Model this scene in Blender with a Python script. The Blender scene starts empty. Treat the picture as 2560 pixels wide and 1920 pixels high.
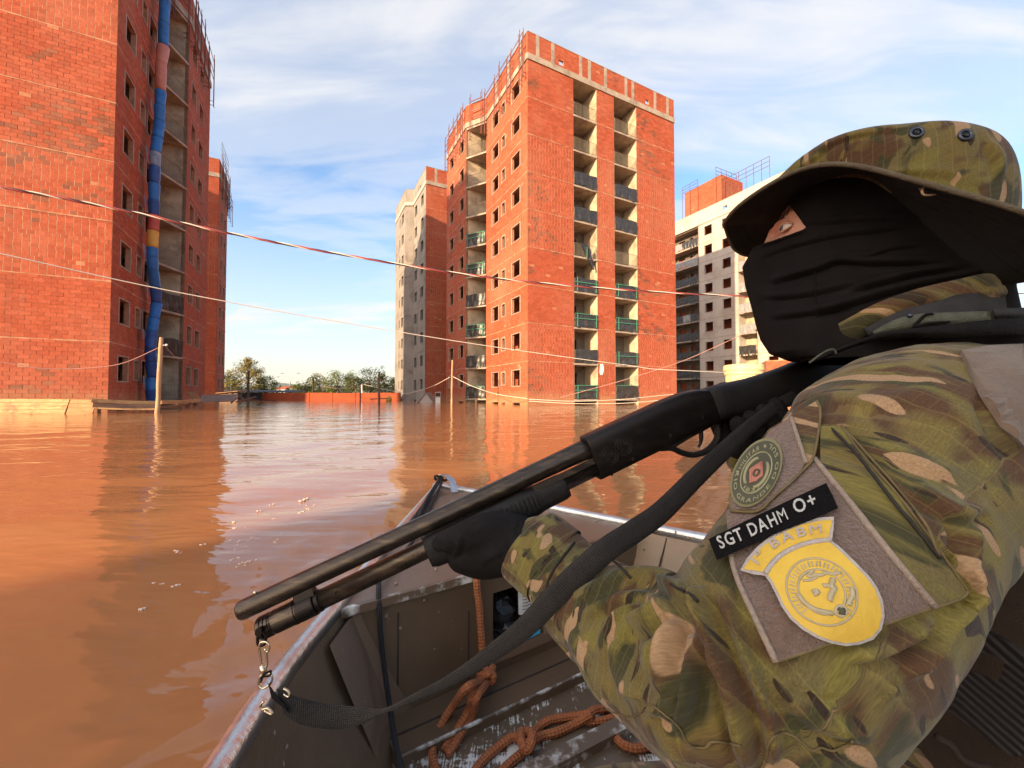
import bpy, bmesh, math, random
import numpy as np
from mathutils import Vector, Matrix
from mathutils.bvhtree import BVHTree
from mathutils.geometry import delaunay_2d_cdt
random.seed(7); rng = np.random.default_rng(7)
SC = bpy.context.scene; COL = SC.collection

# ---------------------------------------------------------------- camera, sky, sun, exposure
HC = 0.8; PITCH = math.atan(26/1000.0)
cd = bpy.data.cameras.new('camera'); cam = bpy.data.objects.new('camera', cd); COL.objects.link(cam)
cd.sensor_width = 36; cd.lens = 36*1000/2560; cd.clip_start = .02; cd.clip_end = 12000
cam.location = (0, 0, HC); cam.rotation_euler = (math.pi/2+PITCH, 0, 0); SC.camera = cam
SUN_H = Vector((-.657, -.754)).normalized(); SUN_EL = math.radians(15.5)
sd = bpy.data.lights.new('sun', 'SUN'); sun = bpy.data.objects.new('sun', sd); COL.objects.link(sun)
sd.energy = 4.6; sd.angle = math.radians(.6); sd.color = (1, .73, .45)
sdir = Vector((SUN_H.x*math.cos(SUN_EL), SUN_H.y*math.cos(SUN_EL), math.sin(SUN_EL)))
sun.rotation_euler = sdir.to_track_quat('Z', 'Y').to_euler()
SC.view_settings.view_transform = 'Standard'; SC.view_settings.look = 'None'
SC.view_settings.exposure = 1.2; SC.view_settings.gamma = 1.0
W = bpy.data.worlds.new('World'); SC.world = W; W.use_nodes = True
def nn(nt, t, **kw):
    n = nt.nodes.new(t)
    for k, val in kw.items():
        if k.startswith('_'): setattr(n, k[1:], val)
        else:
            key = int(k[1:]) if k[0] == 'i' and k[1:].isdigit() else k.replace('__', ' ')
            s = n.inputs[key]
            if isinstance(val, bpy.types.NodeSocket): nt.links.new(val, s)
            else: s.default_value = val
    return n
def ramp(nt, fac, stops, interp='LINEAR'):
    r = nn(nt, 'ShaderNodeValToRGB', Fac=fac); cr = r.color_ramp; cr.interpolation = interp
    while len(cr.elements) < len(stops): cr.elements.new(.5)
    for e, (p, c) in zip(cr.elements, stops):
        e.position = p; e.color = (*c, 1) if len(c) == 3 else c
    return r
def mth(nt, op, a, b=0.0, clamp=False):
    n = nn(nt, 'ShaderNodeMath', _operation=op, i0=a, i1=b); n.use_clamp = clamp; return n.outputs[0]
def mixc(nt, f, a, b, mode='MIX'):
    n = nn(nt, 'ShaderNodeMix', _data_type='RGBA', _blend_type=mode)
    for s, val in ((n.inputs[0], f), (n.inputs[6], a), (n.inputs[7], b)):
        if isinstance(val, bpy.types.NodeSocket): nt.links.new(val, s)
        else: s.default_value = val if s.type == 'VALUE' else (*val, 1) if len(val) == 3 else val
    return n.outputs[2]
def build_world():
    nt = W.node_tree; nt.nodes.clear()
    sky = nn(nt, 'ShaderNodeTexSky', _sky_type='NISHITA', _sun_disc=False, _sun_elevation=SUN_EL,
             _sun_rotation=math.atan2(SUN_H.x, SUN_H.y), _air_density=1.0, _dust_density=.7, _ozone_density=1.6)
    tc = nn(nt, 'ShaderNodeTexCoord'); sx = nn(nt, 'ShaderNodeSeparateXYZ', i0=tc.outputs['Generated'])
    zz = mth(nt, 'ADD', mth(nt, 'MAXIMUM', sx.outputs[2], 0.0), .16)
    px = mth(nt, 'DIVIDE', sx.outputs[0], zz); py = mth(nt, 'DIVIDE', sx.outputs[1], zz)
    cv = nn(nt, 'ShaderNodeCombineXYZ', i0=px, i1=py, i2=0.0).outputs[0]
    mp = nn(nt, 'ShaderNodeMapping', Vector=cv, Rotation=(0, 0, math.radians(-24)), Scale=(.62, 1.35, 1), Location=(3.1, 1.7, 0))
    n1 = nn(nt, 'ShaderNodeTexNoise', Vector=mp.outputs[0], Scale=.85, Detail=9.0, Roughness=.54, Distortion=.55)
    mp2 = nn(nt, 'ShaderNodeMapping', Vector=cv, Rotation=(0, 0, math.radians(14)), Scale=(.9, 3.2, 1), Location=(.4, 7.7, 0))
    n2 = nn(nt, 'ShaderNodeTexNoise', Vector=mp2.outputs[0], Scale=1.6, Detail=8.0, Roughness=.56, Distortion=.8)
    s = mth(nt, 'ADD', mth(nt, 'MULTIPLY', n1.outputs[0], .68), mth(nt, 'MULTIPLY', n2.outputs[0], .34))
    c1 = ramp(nt, s, [(.40, (0, 0, 0)), (.52, (.45, .45, .45)), (.66, (.92, .92, .92))], 'EASE')
    # more veil towards the horizon, where one looks through more of the layer
    veil = ramp(nt, sx.outputs[2], [(0, (.85, .85, .85)), (.16, (.52, .52, .52)), (.40, (.10, .10, .10)), (1, (.0, .0, .0))])
    cov = mth(nt, 'MAXIMUM', c1.outputs[0], veil.outputs[0], True)
    ccol = ramp(nt, sx.outputs[2], [(0, (1, .84, .60)), (.10, (1, .92, .78)), (.30, (.97, .95, .94)), (1, (.93, .92, .92))])
    # thin cloud glows towards the low sun behind the camera
    dt = nn(nt, 'ShaderNodeVectorMath', _operation='DOT_PRODUCT', i0=tc.outputs['Generated'], i1=tuple(sdir)).outputs['Value']
    gl = mth(nt, 'POWER', mth(nt, 'MAXIMUM', dt, 0.0), 3.0)
    warm = mixc(nt, gl, ccol.outputs[0], (1, .72, .44))
    cbr = nn(nt, 'ShaderNodeVectorMath', _operation='SCALE', i0=warm); nt.links.new(mth(nt, 'MULTIPLY', mth(nt, 'ADD', 1.0, mth(nt, 'MULTIPLY', gl, 6.0)), 3.3), cbr.inputs['Scale'])
    skb = mixc(nt, 1.0, sky.outputs[0], (.68, .93, 1.12), 'MULTIPLY')
    col = mixc(nt, cov, skb, cbr.outputs[0])
    bg = nn(nt, 'ShaderNodeBackground', Color=col, Strength=.14)
    o = nn(nt, 'ShaderNodeOutputWorld', Surface=bg.outputs[0])
build_world()

# ---------------------------------------------------------------- measuring helpers (photo pixel + distance -> place in the world)
cP, sP = math.cos(PITCH), math.sin(PITCH)
def ray(px, py):
    x = (px-1280)/1000.0; z = -(py-960)/1000.0
    return np.array([x, cP-sP*z, sP+cP*z])
def un(px, py, Y):
    r = ray(px, py); return Vector(np.array([0, 0, HC])+r*(Y/r[1]))
def atz(px, py, z):
    r = ray(px, py); return Vector(np.array([0, 0, HC])+r*((z-HC)/r[2]))
def hit(px, py, O, d):
    r = ray(px, py); A = np.array([[r[0], -d[0]], [r[1], -d[1]]]); k, t = np.linalg.solve(A, np.array([O[0], O[1]]))
    return t, HC+k*r[2]
def proj(p):
    p = np.asarray(p, float).reshape(-1, 3)-np.array([0, 0, HC])
    y = cP*p[:, 1]+sP*p[:, 2]; z = -sP*p[:, 1]+cP*p[:, 2]
    return np.stack([1280+1000*p[:, 0]/y, 960-1000*z/y], 1), y

# ---------------------------------------------------------------- object helpers
def setp(o, label=None, cat=None, group=None, kind=None):
    if label: o['label'] = label
    if cat: o['category'] = cat
    if group: o['group'] = group
    if kind: o['kind'] = kind
    return o
def link(name, me, mat=None, parent=None, smooth=False):
    o = bpy.data.objects.new(name, me); COL.objects.link(o)
    if mat is not None and len(me.materials) == 0: me.materials.append(mat)
    if parent is not None: o.parent = parent
    if smooth: me.polygons.foreach_set('use_smooth', [True]*len(me.polygons))
    return o
def thing(name, label, cat, loc=(0, 0, 0), group=None):
    o = bpy.data.objects.new(name, None); COL.objects.link(o); o.location = loc; o.empty_display_size = .1
    return setp(o, label, cat, group)
class MB:
    """collects shapes into ONE mesh"""
    def __init__(s): s.v = []; s.f = []; s.t = []
    def add(s, vs, fs, tone=None):
        b = len(s.v); s.v.extend([tuple(x) for x in vs]); s.f.extend([tuple(i+b for i in f) for f in fs])
        s.t.extend([tone]*len(fs)); return s
    def box(s, o, a, b, c, tone=None):
        o, a, b, c = Vector(o), Vector(a), Vector(b), Vector(c)
        return s.add([o, o+a, o+a+b, o+b, o+c, o+a+c, o+a+b+c, o+b+c],
                     [(0, 3, 2, 1), (4, 5, 6, 7), (0, 1, 5, 4), (1, 2, 6, 5), (2, 3, 7, 6), (3, 0, 4, 7)], tone)
    def tube(s, pts, r, n=8, cap=True, up=None, flat=1.0):
        pts = [Vector(p) for p in pts]; m = len(pts)
        rs = r if hasattr(r, '__len__') else [r]*m
        rings = []; x = None
        for i, p in enumerate(pts):
            d = (pts[min(i+1, m-1)]-pts[max(i-1, 0)])
            if d.length < 1e-9: d = Vector((0, 0, 1))
            d.normalize()
            if x is None:
                x = Vector(up) if up is not None else (Vector((0, 0, 1)) if abs(d.z) < .9 else Vector((1, 0, 0)))
            x = (x-d*x.dot(d))
            if x.length < 1e-6: x = d.orthogonal()
            x.normalize(); y = d.cross(x)
            rings.append([p+x*(math.cos(2*math.pi*k/n)*rs[i])+y*(math.sin(2*math.pi*k/n)*rs[i]*flat) for k in range(n)])
        return s.loft(rings, cap)
    def loft(s, rings, cap=True, closed=True):
        n = len(rings[0]); vs = [v for r in rings for v in r]; fs = []
        for i in range(len(rings)-1):
            for k in range(n if closed else n-1):
                a = i*n+k; b = i*n+(k+1) % n; fs.append((a, b, b+n, a+n))
        if cap and closed:
            fs.append(tuple(range(n-1, -1, -1))); fs.append(tuple((len(rings)-1)*n+k for k in range(n)))
        return s.add(vs, fs)
    def sphere(s, c, r, nu=12, nv=8, sc=(1, 1, 1)):
        c = Vector(c); rings = []
        for i in range(nv+1):
            th = math.pi*min(max(i/nv, .02), .98); rings.append([c+Vector((sc[0]*r*math.sin(th)*math.cos(2*math.pi*k/nu), sc[1]*r*math.sin(th)*math.sin(2*math.pi*k/nu), sc[2]*r*math.cos(th))) for k in range(nu)])
        return s.loft(rings)
    def torus(s, c, nrm, R, r, nu=20, nv=6, sx=1, xdir=None):
        q = Vector(nrm).to_track_quat('Z', 'Y'); c = Vector(c); rings = []
        X = q @ Vector((1, 0, 0)); Y = q @ Vector((0, 1, 0)); Z = q @ Vector((0, 0, 1))
        if xdir is not None:
            X = (Vector(xdir)-Z*Vector(xdir).dot(Z)).normalized(); Y = Z.cross(X)
        for i in range(nu+1):
            t = 2*math.pi*i/nu; d = X*math.cos(t)*sx+Y*math.sin(t); dn = d.normalized()
            rings.append([c+d*R+dn*(r*math.cos(2*math.pi*k/nv))+Z*(r*math.sin(2*math.pi*k/nv)) for k in range(nv)])
        return s.loft(rings, cap=False)
    def mesh(s, name):
        me = bpy.data.meshes.new(name); me.from_pydata(s.v, [], s.f)
        if any(t is not None for t in s.t):
            a = me.attributes.new('tone', 'FLOAT_COLOR', 'FACE')
            a.data.foreach_set('color', np.array([(*(t or (.5, .5, .5)), 1) for t in s.t], dtype=np.float32).ravel())
        me.update(); return me
    def build(s, name, mat, parent=None, smooth=False, **kw):
        o = link(name, s.mesh(name), mat, parent, smooth); return setp(o, **kw)
def catmull(pts, k=6):
    P = [Vector(p) for p in pts]; P = [P[0]*2-P[1]]+P+[P[-1]*2-P[-2]]; out = []
    for i in range(1, len(P)-2):
        a, b, c, d = P[i-1:i+3]
        for j in range(k):
            t = j/k; out.append(.5*((2*b)+(c-a)*t+(2*a-5*b+4*c-d)*t*t+(3*b-a-3*c+d)*t**3))
    out.append(P[-2]); return out

# ---------------------------------------------------------------- materials
def newmat(name):
    m = bpy.data.materials.new(name); m.use_nodes = True; nt = m.node_tree
    b = nt.nodes['Principled BSDF']; return m, nt, b
def setin(nt, b, **kw):
    for k, val in kw.items():
        s = b.inputs[k.replace('__', ' ')]
        if isinstance(val, bpy.types.NodeSocket): nt.links.new(val, s)
        else: s.default_value = (*val, 1) if hasattr(val, '__len__') and len(val) == 3 and s.type == 'RGBA' else val
def mat(name, c1, c2=None, scale=4, rough=.8, bump=0, bscale=30, metal=0, stretch=(1, 1, 1), spec=.4, lo=.35, hi=.65, c3=None, s3=1.0, coord='P', dist=.0, sheen=0):
    m, nt, b = newmat(name)
    co = nn(nt, 'ShaderNodeNewGeometry').outputs['Position'] if coord == 'P' else nn(nt, 'ShaderNodeTexCoord').outputs['Object']
    mp = nn(nt, 'ShaderNodeMapping', Vector=co, Scale=stretch).outputs[0]
    col = c1
    if c2:
        n = nn(nt, 'ShaderNodeTexNoise', Vector=mp, Scale=scale, Detail=7.0, Roughness=.62, Distortion=dist)
        f = nn(nt, 'ShaderNodeMapRange', i0=n.outputs[0], i1=lo, i2=hi).outputs[0]
        col = mixc(nt, f, c1, c2)
        if c3:
            n3 = nn(nt, 'ShaderNodeTexNoise', Vector=co, Scale=s3, Detail=6.0, Roughness=.65)
            f3 = nn(nt, 'ShaderNodeMapRange', i0=n3.outputs[0], i1=.52, i2=.66).outputs[0]
            col = mixc(nt, f3, col, c3)
    setin(nt, b, Base__Color=col, Roughness=rough, Metallic=metal)
    b.inputs['Specular IOR Level'].default_value = spec
    if sheen: b.inputs['Sheen Weight'].default_value = sheen
    if bump:
        nb = nn(nt, 'ShaderNodeTexNoise', Vector=mp, Scale=bscale, Detail=5.0, Roughness=.6)
        bp = nn(nt, 'ShaderNodeBump', Strength=bump, Distance=.01, Height=nb.outputs[0]); setin(nt, b, Normal=bp.outputs[0])
    return m
def brick_mat():
    m, nt, b = newmat('clay_brick')
    at = nn(nt, 'ShaderNodeAttribute', _attribute_name='tone')
    co = nn(nt, 'ShaderNodeNewGeometry').outputs['Position']
    n = nn(nt, 'ShaderNodeTexNoise', Vector=co, Scale=9.0, Detail=6.0, Roughness=.7)
    v1 = nn(nt, 'ShaderNodeMapRange', i0=n.outputs[0], i1=.25, i2=.75, i3=.72, i4=1.22).outputs[0]
    col = nn(nt, 'ShaderNodeVectorMath', _operation='SCALE', i0=at.outputs['Color']); nt.links.new(v1, col.inputs['Scale'])
    # pale efflorescence and mortar smears
    mp = nn(nt, 'ShaderNodeMapping', Vector=co, Scale=(1, 1, .35))
    n2 = nn(nt, 'ShaderNodeTexNoise', Vector=mp.outputs[0], Scale=1.1, Detail=8.0, Roughness=.7)
    f2 = nn(nt, 'ShaderNodeMapRange', i0=n2.outputs[0], i1=.60, i2=.78, i4=.45).outputs[0]
    c2 = mixc(nt, f2, col.outputs[0], (.36, .22, .15))
    ms = nn(nt, 'ShaderNodeMapping', Vector=co, Scale=(1.6, 1.6, .12)); n4 = nn(nt, 'ShaderNodeTexNoise', Vector=ms.outputs[0], Scale=.9, Detail=7.0, Roughness=.66)
    c2 = mixc(nt, nn(nt, 'ShaderNodeMapRange', i0=n4.outputs[0], i1=.52, i2=.74, i4=.42).outputs[0], c2, (.20, .07, .04))
    n5 = nn(nt, 'ShaderNodeTexNoise', Vector=co, Scale=.22, Detail=5.0, Roughness=.6); c2 = mixc(nt, nn(nt, 'ShaderNodeMapRange', i0=n5.outputs[0], i1=.48, i2=.68, i4=.30).outputs[0], c2, (.46, .21, .13))
    # mud splashed up from the flood line
    sz = nn(nt, 'ShaderNodeSeparateXYZ', i0=co); n6 = nn(nt, 'ShaderNodeTexNoise', Vector=co, Scale=2.2, Detail=6.0, Roughness=.65); fl_ = nn(nt, 'ShaderNodeMapRange', i0=mth(nt, 'ADD', sz.outputs[2], mth(nt, 'MULTIPLY', n6.outputs[0], -1.6)), i1=.35, i2=-.45, i4=.7).outputs[0]
    c2 = mixc(nt, fl_, c2, (.42, .22, .11))
    setin(nt, b, Base__Color=c2, Roughness=.9); b.inputs['Specular IOR Level'].default_value = .2
    bp = nn(nt, 'ShaderNodeBump', Strength=.5, Distance=.01, Height=n.outputs[0]); setin(nt, b, Normal=bp.outputs[0])
    return m
MT = {}
MT['brick'] = brick_mat()
MT['mortar'] = mat('mortar_bed', (.52, .27, .16), (.36, .15, .08), 3, .95, .4, 20)
MT['concrete'] = mat('concrete', (.42, .35, .27), (.30, .24, .19), 2.2, .9, .4, 14, c3=(.22, .17, .13), s3=.8)
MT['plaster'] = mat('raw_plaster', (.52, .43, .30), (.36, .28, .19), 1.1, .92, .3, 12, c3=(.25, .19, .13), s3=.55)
MT['dimplaster'] = mat('shaded_recess_plaster', (.19, .15, .11), (.13, .10, .075), 1.2, .95, .3, 12, c3=(.09, .07, .055), s3=.6)  # darker copy of the plaster, the recess shade is put into its colour
MT['greyplaster'] = mat('grey_plaster', (.30, .265, .23), (.22, .19, .165), .8, .92, .3, 9, stretch=(1, 1, .45), c3=(.17, .14, .12), s3=.5)
MT['paleplaster'] = mat('pale_plaster', (.50, .43, .36), (.42, .36, .31), .5, .9, .2, 9, stretch=(1, 1, .5), c3=(.36, .29, .23), s3=.3)
MT['frame'] = mat('window_mortar_frame', (.42, .33, .26), (.30, .22, .17), 4, .9, .3, 20)
MT['tarp'] = mat('black_plastic_tarp', (.022, .020, .020), (.045, .04, .036), 5, .38, .8, 6, spec=.5)
MT['tarpgrey'] = mat('grey_plastic_tarp', (.20, .20, .20), (.30, .29, .28), 5, .45, .8, 6)
MT['greentape'] = mat('green_timber', (.05, .26, .15), (.08, .31, .19), 6, .7)
MT['iron'] = mat('grey_railing_iron', (.16, .13, .10), (.22, .18, .13), 6, .7)
MT['rust'] = mat('rust_painted_steel', (.20, .05, .03), (.10, .03, .025), 5, .7)
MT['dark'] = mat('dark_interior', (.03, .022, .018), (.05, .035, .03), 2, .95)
MT['woodpale'] = mat('pale_timber', (.52, .31, .13), (.38, .20, .08), 3, .75, .4, 30, stretch=(1, 1, 6), c3=(.24, .13, .06), s3=2.0)
MT['wooddark'] = mat('wet_timber', (.22, .12, .07), (.13, .07, .045), 3, .6, .4, 30, stretch=(1, 1, 6))
MT['polewood'] = mat('pole_timber', (.50, .32, .17), (.33, .19, .10), 9, .8, .5, 40, stretch=(1, 1, .2))
MT['poledark'] = mat('dark_pole_timber', (.09, .055, .04), (.14, .09, .06), 9, .85)
MT['white'] = mat('white_plastic', (.72, .70, .66), (.60, .56, .50), 6, .5)
MT['blue'] = mat('blue_plastic', (.012, .10, .33), (.02, .16, .46), 3, .45, .5, 8)
MT['bluedark'] = mat('dark_blue_plastic', (.012, .045, .20), (.02, .08, .28), 3, .45, .5, 8)
MT['bluegrey'] = mat('faded_blue_plastic', (.12, .20, .32), (.30, .30, .34), 3, .55, .5, 8)
MT['salmon'] = mat('salmon_plastic', (.52, .20, .14), (.44, .15, .10), 3, .5, .5, 8)
MT['red'] = mat('red_plastic', (.38, .05, .035), (.48, .09, .05), 3, .5, .5, 8)
MT['yellow'] = mat('yellow_plastic', (.62, .36, .06), (.55, .28, .05), 3, .5, .5, 8)
MT['orangewall'] = mat('orange_painted_wall', (.40, .090, .032), (.30, .065, .03), .9, .9, .2, 5, c3=(.19, .065, .04), s3=.5)
MT['darkroof'] = mat('dark_metal_sheet', (.035, .035, .045), (.055, .05, .055), 2, .7)
MT['bark'] = mat('bark', (.10, .07, .045), (.06, .04, .03), 8, .95)
MT['hill'] = mat('hill_woods', (.045, .075, .03), (.08, .10, .04), .004, 1)
MT['soil'] = mat('wet_soil', (.10, .065, .035), (.07, .08, .03), .05, 1)
MT['steel'] = mat('galvanised_steel', (.35, .35, .36), (.28, .28, .29), 5, .5, metal=.6)

# ---------------------------------------------------------------- the flood water
BP = np.array([-.366, 2.033]); BE = np.array([.440, -.898]); BE /= np.linalg.norm(BE); BR = np.array([-BE[1], BE[0]]); ZG = .34
def boat(a, l, z): return Vector((BP[0]+BE[0]*a+BR[0]*l, BP[1]+BE[1]*a+BR[1]*l, z))
def boatinv(x, y):
    dx = x-BP[0]; dy = y-BP[1]; return dx*BE[0]+dy*BE[1], dx*BR[0]+dy*BR[1]
def beam(a):
    a = np.asarray(a, float); return np.where(a < 1.15, .5*a, .575+.21*(1-np.exp(-(np.maximum(a, 1.15)-1.15)*.5/.21)))
def make_water():
    nr, na = 330, 620
    rr = np.concatenate([[0.0], .12*np.exp(np.linspace(0, math.log(6000/.12), nr))])
    ang = np.linspace(0, 2*math.pi, na, endpoint=False)
    # finer steps in the quarter that carries the reflections
    R, A = np.meshgrid(rr, ang, indexing='ij'); X = R*np.sin(A); Y = R*np.cos(A)
    a, l = boatinv(X, Y); out = np.abs(l)-beam(np.maximum(a, .02)); out = np.where(a < 0, np.hypot(a, l), out)
    Z = np.zeros_like(X); r2 = np.random.default_rng(3)
    fade = np.exp(-R/38)
    for i in range(26):
        th = r2.normal(math.pi/2+.35, .55); wl = r2.uniform(.35, 1.9); k = 2*math.pi/wl
        amp = .0016*wl*np.exp(-(wl*0)/3); amp = amp*np.exp(-R/(26*wl+4))
        ph = r2.uniform(0, 6.28); wob = .7*np.sin(X*r2.uniform(.3, .9)+ph)+.7*np.sin(Y*r2.uniform(.3, .9)+2*ph)
        Z += amp*np.sin(k*(X*math.cos(th)+Y*math.sin(th))+ph+wob)
    # bow wave spreading from the left side of the boat
    env = np.exp(-np.maximum(out-.05, 0)/.42)*np.exp(-((a-1.15)/.85)**2)*(l < 0)
    d = X*.90-Y*.44
    wob = .6*np.sin(3.1*X+4.7*Y)+.5*np.sin(7.3*Y-2.2*X)+.35*np.sin(11*X+5*Y)
    Z += env*(.019*np.sin(2*math.pi*d/.30+wob)+.0035*np.sin(2*math.pi*d/.11+2.1*wob+1))
    # broken water off the bow
    t = np.exp(-(((X+.62)/.50)**2+((Y-1.95)/.52)**2))
    for i in range(14):
        th = r2.uniform(0, 6.28); wl = r2.uniform(.06, .22); ph = r2.uniform(0, 6.28)
        Z += t*.0026*(wl/.15)*np.sin(2*math.pi/wl*(X*math.cos(th)+Y*math.sin(th))+ph+1.2*np.sin(5*X+ph)+1.2*np.sin(6*Y))
    env2 = np.exp(-np.maximum(out-.05, 0)/.6)*np.exp(-((a-.9)/.9)**2)*(l > 0)
    Z += env2*.005*np.sin(2*math.pi*(X*.5+Y*.85)/.27+wob)
    Z *= np.clip(out/.10, 0, 1)
    Z = np.where(out < 0, -.03, Z); Z = np.where(R > 300, 0, Z)
    n = na; V = np.stack([X, Y, Z], -1).reshape(-1, 3)
    idx = np.arange(V.shape[0]).reshape(R.shape); j = np.roll(idx, -1, 1)
    F = np.stack([idx[:-1], idx[1:], j[1:], j[:-1]], -1)[1:].reshape(-1, 4)
    T = np.stack([np.full(na, idx[0, 0]), idx[1], j[1]], -1)
    me = bpy.data.meshes.new('water'); nf = len(F); ntri = len(T)
    me.vertices.add(len(V)); me.vertices.foreach_set('co', V.ravel().astype(np.float32))
    me.loops.add(nf*4+ntri*3); me.loops.foreach_set('vertex_index', np.concatenate([F.ravel(), T.ravel()]).astype(np.int32))
    me.polygons.add(nf+ntri); me.polygons.foreach_set('loop_start', np.concatenate([np.arange(nf)*4, nf*4+np.arange(ntri)*3]).astype(np.int32))
    me.update(calc_edges=True); me.validate()
    m, nt, b = newmat('muddy_flood_water')
    co = nn(nt, 'ShaderNodeNewGeometry').outputs['Position']
    n1 = nn(nt, 'ShaderNodeTexNoise', Vector=nn(nt, 'ShaderNodeMapping', Vector=co, Scale=(.8, 1.7, 1)).outputs[0], Scale=1.15, Detail=3.0, Roughness=.5, Distortion=.4)
    n2 = nn(nt, 'ShaderNodeTexNoise', Vector=nn(nt, 'ShaderNodeMapping', Vector=co, Scale=(1, 2.0, 1), Rotation=(0, 0, .5)).outputs[0], Scale=5.5, Detail=2.0, Roughness=.5)
    n4 = nn(nt, 'ShaderNodeTexNoise', Vector=nn(nt, 'ShaderNodeMapping', Vector=co, Scale=(.7, 1.9, 1), Rotation=(0, 0, -.12)).outputs[0], Scale=2.6, Detail=2.0, Roughness=.45, Distortion=.3)
    h = mth(nt, 'ADD', mth(nt, 'ADD', mth(nt, 'MULTIPLY', n1.outputs[0], 1.0), mth(nt, 'MULTIPLY', n2.outputs[0], .16)), mth(nt, 'MULTIPLY', n4.outputs[0], .55))
    bp = nn(nt, 'ShaderNodeBump', Strength=1.0, Distance=.018, Height=h)
    n3 = nn(nt, 'ShaderNodeTexNoise', Vector=co, Scale=.35, Detail=5.0, Roughness=.6, Distortion=.6)
    col = mixc(nt, n3.outputs[0], (.32, .130, .048), (.39, .165, .065))
    setin(nt, b, Base__Color=col, Roughness=.035, IOR=1.33, Normal=bp.outputs[0]); b.inputs['Specular IOR Level'].default_value = .5
    o = link('water', me, m, smooth=True); setp(o, kind='structure'); return o
water = make_water()

# foam bubbles left by the bow
mb = MB()
for i in range(46):
    t = rng.random(); px = 320+t*480+rng.normal(0, 26); py = 1470-t*190+rng.normal(0, 26)
    p0 = atz(px, py, .002); al, aa = boatinv(p0.x, p0.y)
    if al > .0 and abs(aa) < beam(max(al, 0))+.08: continue
    big = abs(rng.normal(0, 1))*.006+.002; th = rng.normal(.9, .35)
    for j in range(rng.integers(2, 9)):
        u_ = rng.normal(0, 1)*big*2.0; w_ = rng.normal(0, 1)*big*.6; p = p0+Vector((math.cos(th)*u_-math.sin(th)*w_, math.sin(th)*u_+math.cos(th)*w_, rng.random()*.0012)); r = abs(rng.normal(0, .0016))+.0008+big*.25
        ring = lambda q, z: [p+Vector((math.cos(k*1.0472)*r*q*1.4, math.sin(k*1.0472)*r*q, z)) for k in range(6)]
        mb.loft([ring(1, -.008), ring(1, .0004), ring(.65, r*.22), ring(.1, r*.28)])
foam = mb.build('foam', mat('foam', (.62, .44, .34), rough=.35), smooth=True, kind='stuff', label='small foam bubbles drifting off the bow on the brown water', cat='foam')

# ---------------------------------------------------------------- land beyond, hills, trees
mb = MB(); q = 40
xs = np.linspace(-2600, 2600, 66)
mb.loft([[Vector((x, 58+.0*abs(x), .05)) for x in xs], [Vector((x, 64, .42)) for x in xs], [Vector((x, 300, .6)) for x in xs], [Vector((x, 1500, 1.0)) for x in xs], [Vector((x, 6000, 2)) for x in xs]], closed=False)
setp(mb.build('ground', MT['soil']), kind='structure')
mb = MB(); rows = []
hx = np.linspace(-4200, 4200, 161)
def ridge(x, s): return 40+46*math.sin(x/700+s)+30*math.sin(x/310+2.1*s)+14*math.sin(x/120+s*3)
for d, f in ((3600, 0), (3900, .55), (4300, 1.0), (5200, .4)):
    rows.append([Vector((x, d, max(1.0, f*(max(0, ridge(x, 1.3))+82)))) for x in hx])
mb.loft(rows, closed=False); setp(mb.build('hills', MT['hill'], smooth=True), kind='structure')

def leafmat(name, a, b_, c):
    m, nt, b = newmat(name)
    at = nn(nt, 'ShaderNodeAttribute', _attribute_name='tone')
    setin(nt, b, Base__Color=at.outputs['Color'], Roughness=.75); b.inputs['Specular IOR Level'].default_value = .25
    b.inputs['Subsurface Weight'].default_value = 0
    return m
MT['leaf'] = leafmat('leaves', 0, 0, 0)
def tree(name, label, x, y, h, w, tones, n=900, leaf=.28, seed=1, group='trees beyond the orange wall', top=None):
    r = np.random.default_rng(seed); root = thing(name, label, 'tree', (x, y, .4), group)
    t = MB(); t.tube(catmull([(0, 0, -.3), (.1, 0, h*.2), (-.1, .1, h*.42), (.05, 0, h*.75)], 3), np.linspace(.05*h*.6+.06, .04, 10), 7)
    cl = []
    for i in range(24):
        th = r.uniform(0, 6.28); zz = h*r.uniform(.06, .92); rad = w*.5*(1-((zz/h-.38)/.62)**2)**.5 if abs(zz/h-.38) < .6 else .2
        rad = rad*r.uniform(.35, .85); c = Vector((math.cos(th)*rad, math.sin(th)*rad, zz)); cl.append((c, r.uniform(.13, .24)*w))
        t.tube([(0, 0, h*.22+.3*zz), c*.6+Vector((0, 0, .2*zz)), c], [.05, .03, .015], 5)
    if top:
        for k in range(5): cl.append((Vector((top*.2*r.normal(), top*.2*r.normal(), h*(.78+.05*k))), w*.11))
    t.build('trunk', MT['bark'], root)
    tones = [tuple(min(v*1.9, .5) for v in t_) for t_ in tones]
    c_ = MB()
    for i in range(int(n*2.6)):
        c, rad = cl[r.integers(len(cl))]; d = Vector(r.normal(size=3)); d.normalize()
        p = c+d*rad*(r.random()**.4); p.z = c.z+(p.z-c.z)*.8
        nrm = (d+Vector(r.normal(size=3))*.7).normalized(); a = nrm.orthogonal().normalized(); b = nrm.cross(a)
        s = leaf*.58*r.uniform(.5, 1.3); tn = tones[r.integers(len(tones))]; q = r.uniform(.7, 1.3); tn = tuple(v*q for v in tn)
        c_.add([p-a*s, p-b*s*.45, p+a*s, p+b*s*.45], [(0, 1, 2), (0, 2, 3)], tn)
    c_.build('crown', MT['leaf'], root); return root
G1 = [(.055, .075, .018), (.075, .095, .022), (.04, .055, .015), (.10, .10, .03)]
G2 = [(.15, .11, .03), (.11, .10, .03), (.17, .12, .04), (.07, .07, .02)]
def at_px(px, Y): return (px-1280)/1000*Y
tree('sunlit_tree', 'tallest tree left of the gap, thin golden crown with a ragged tip', at_px(618, 68), 68, 6.4, 6.4, G2, 1500, .26, 3, top=1)
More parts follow.
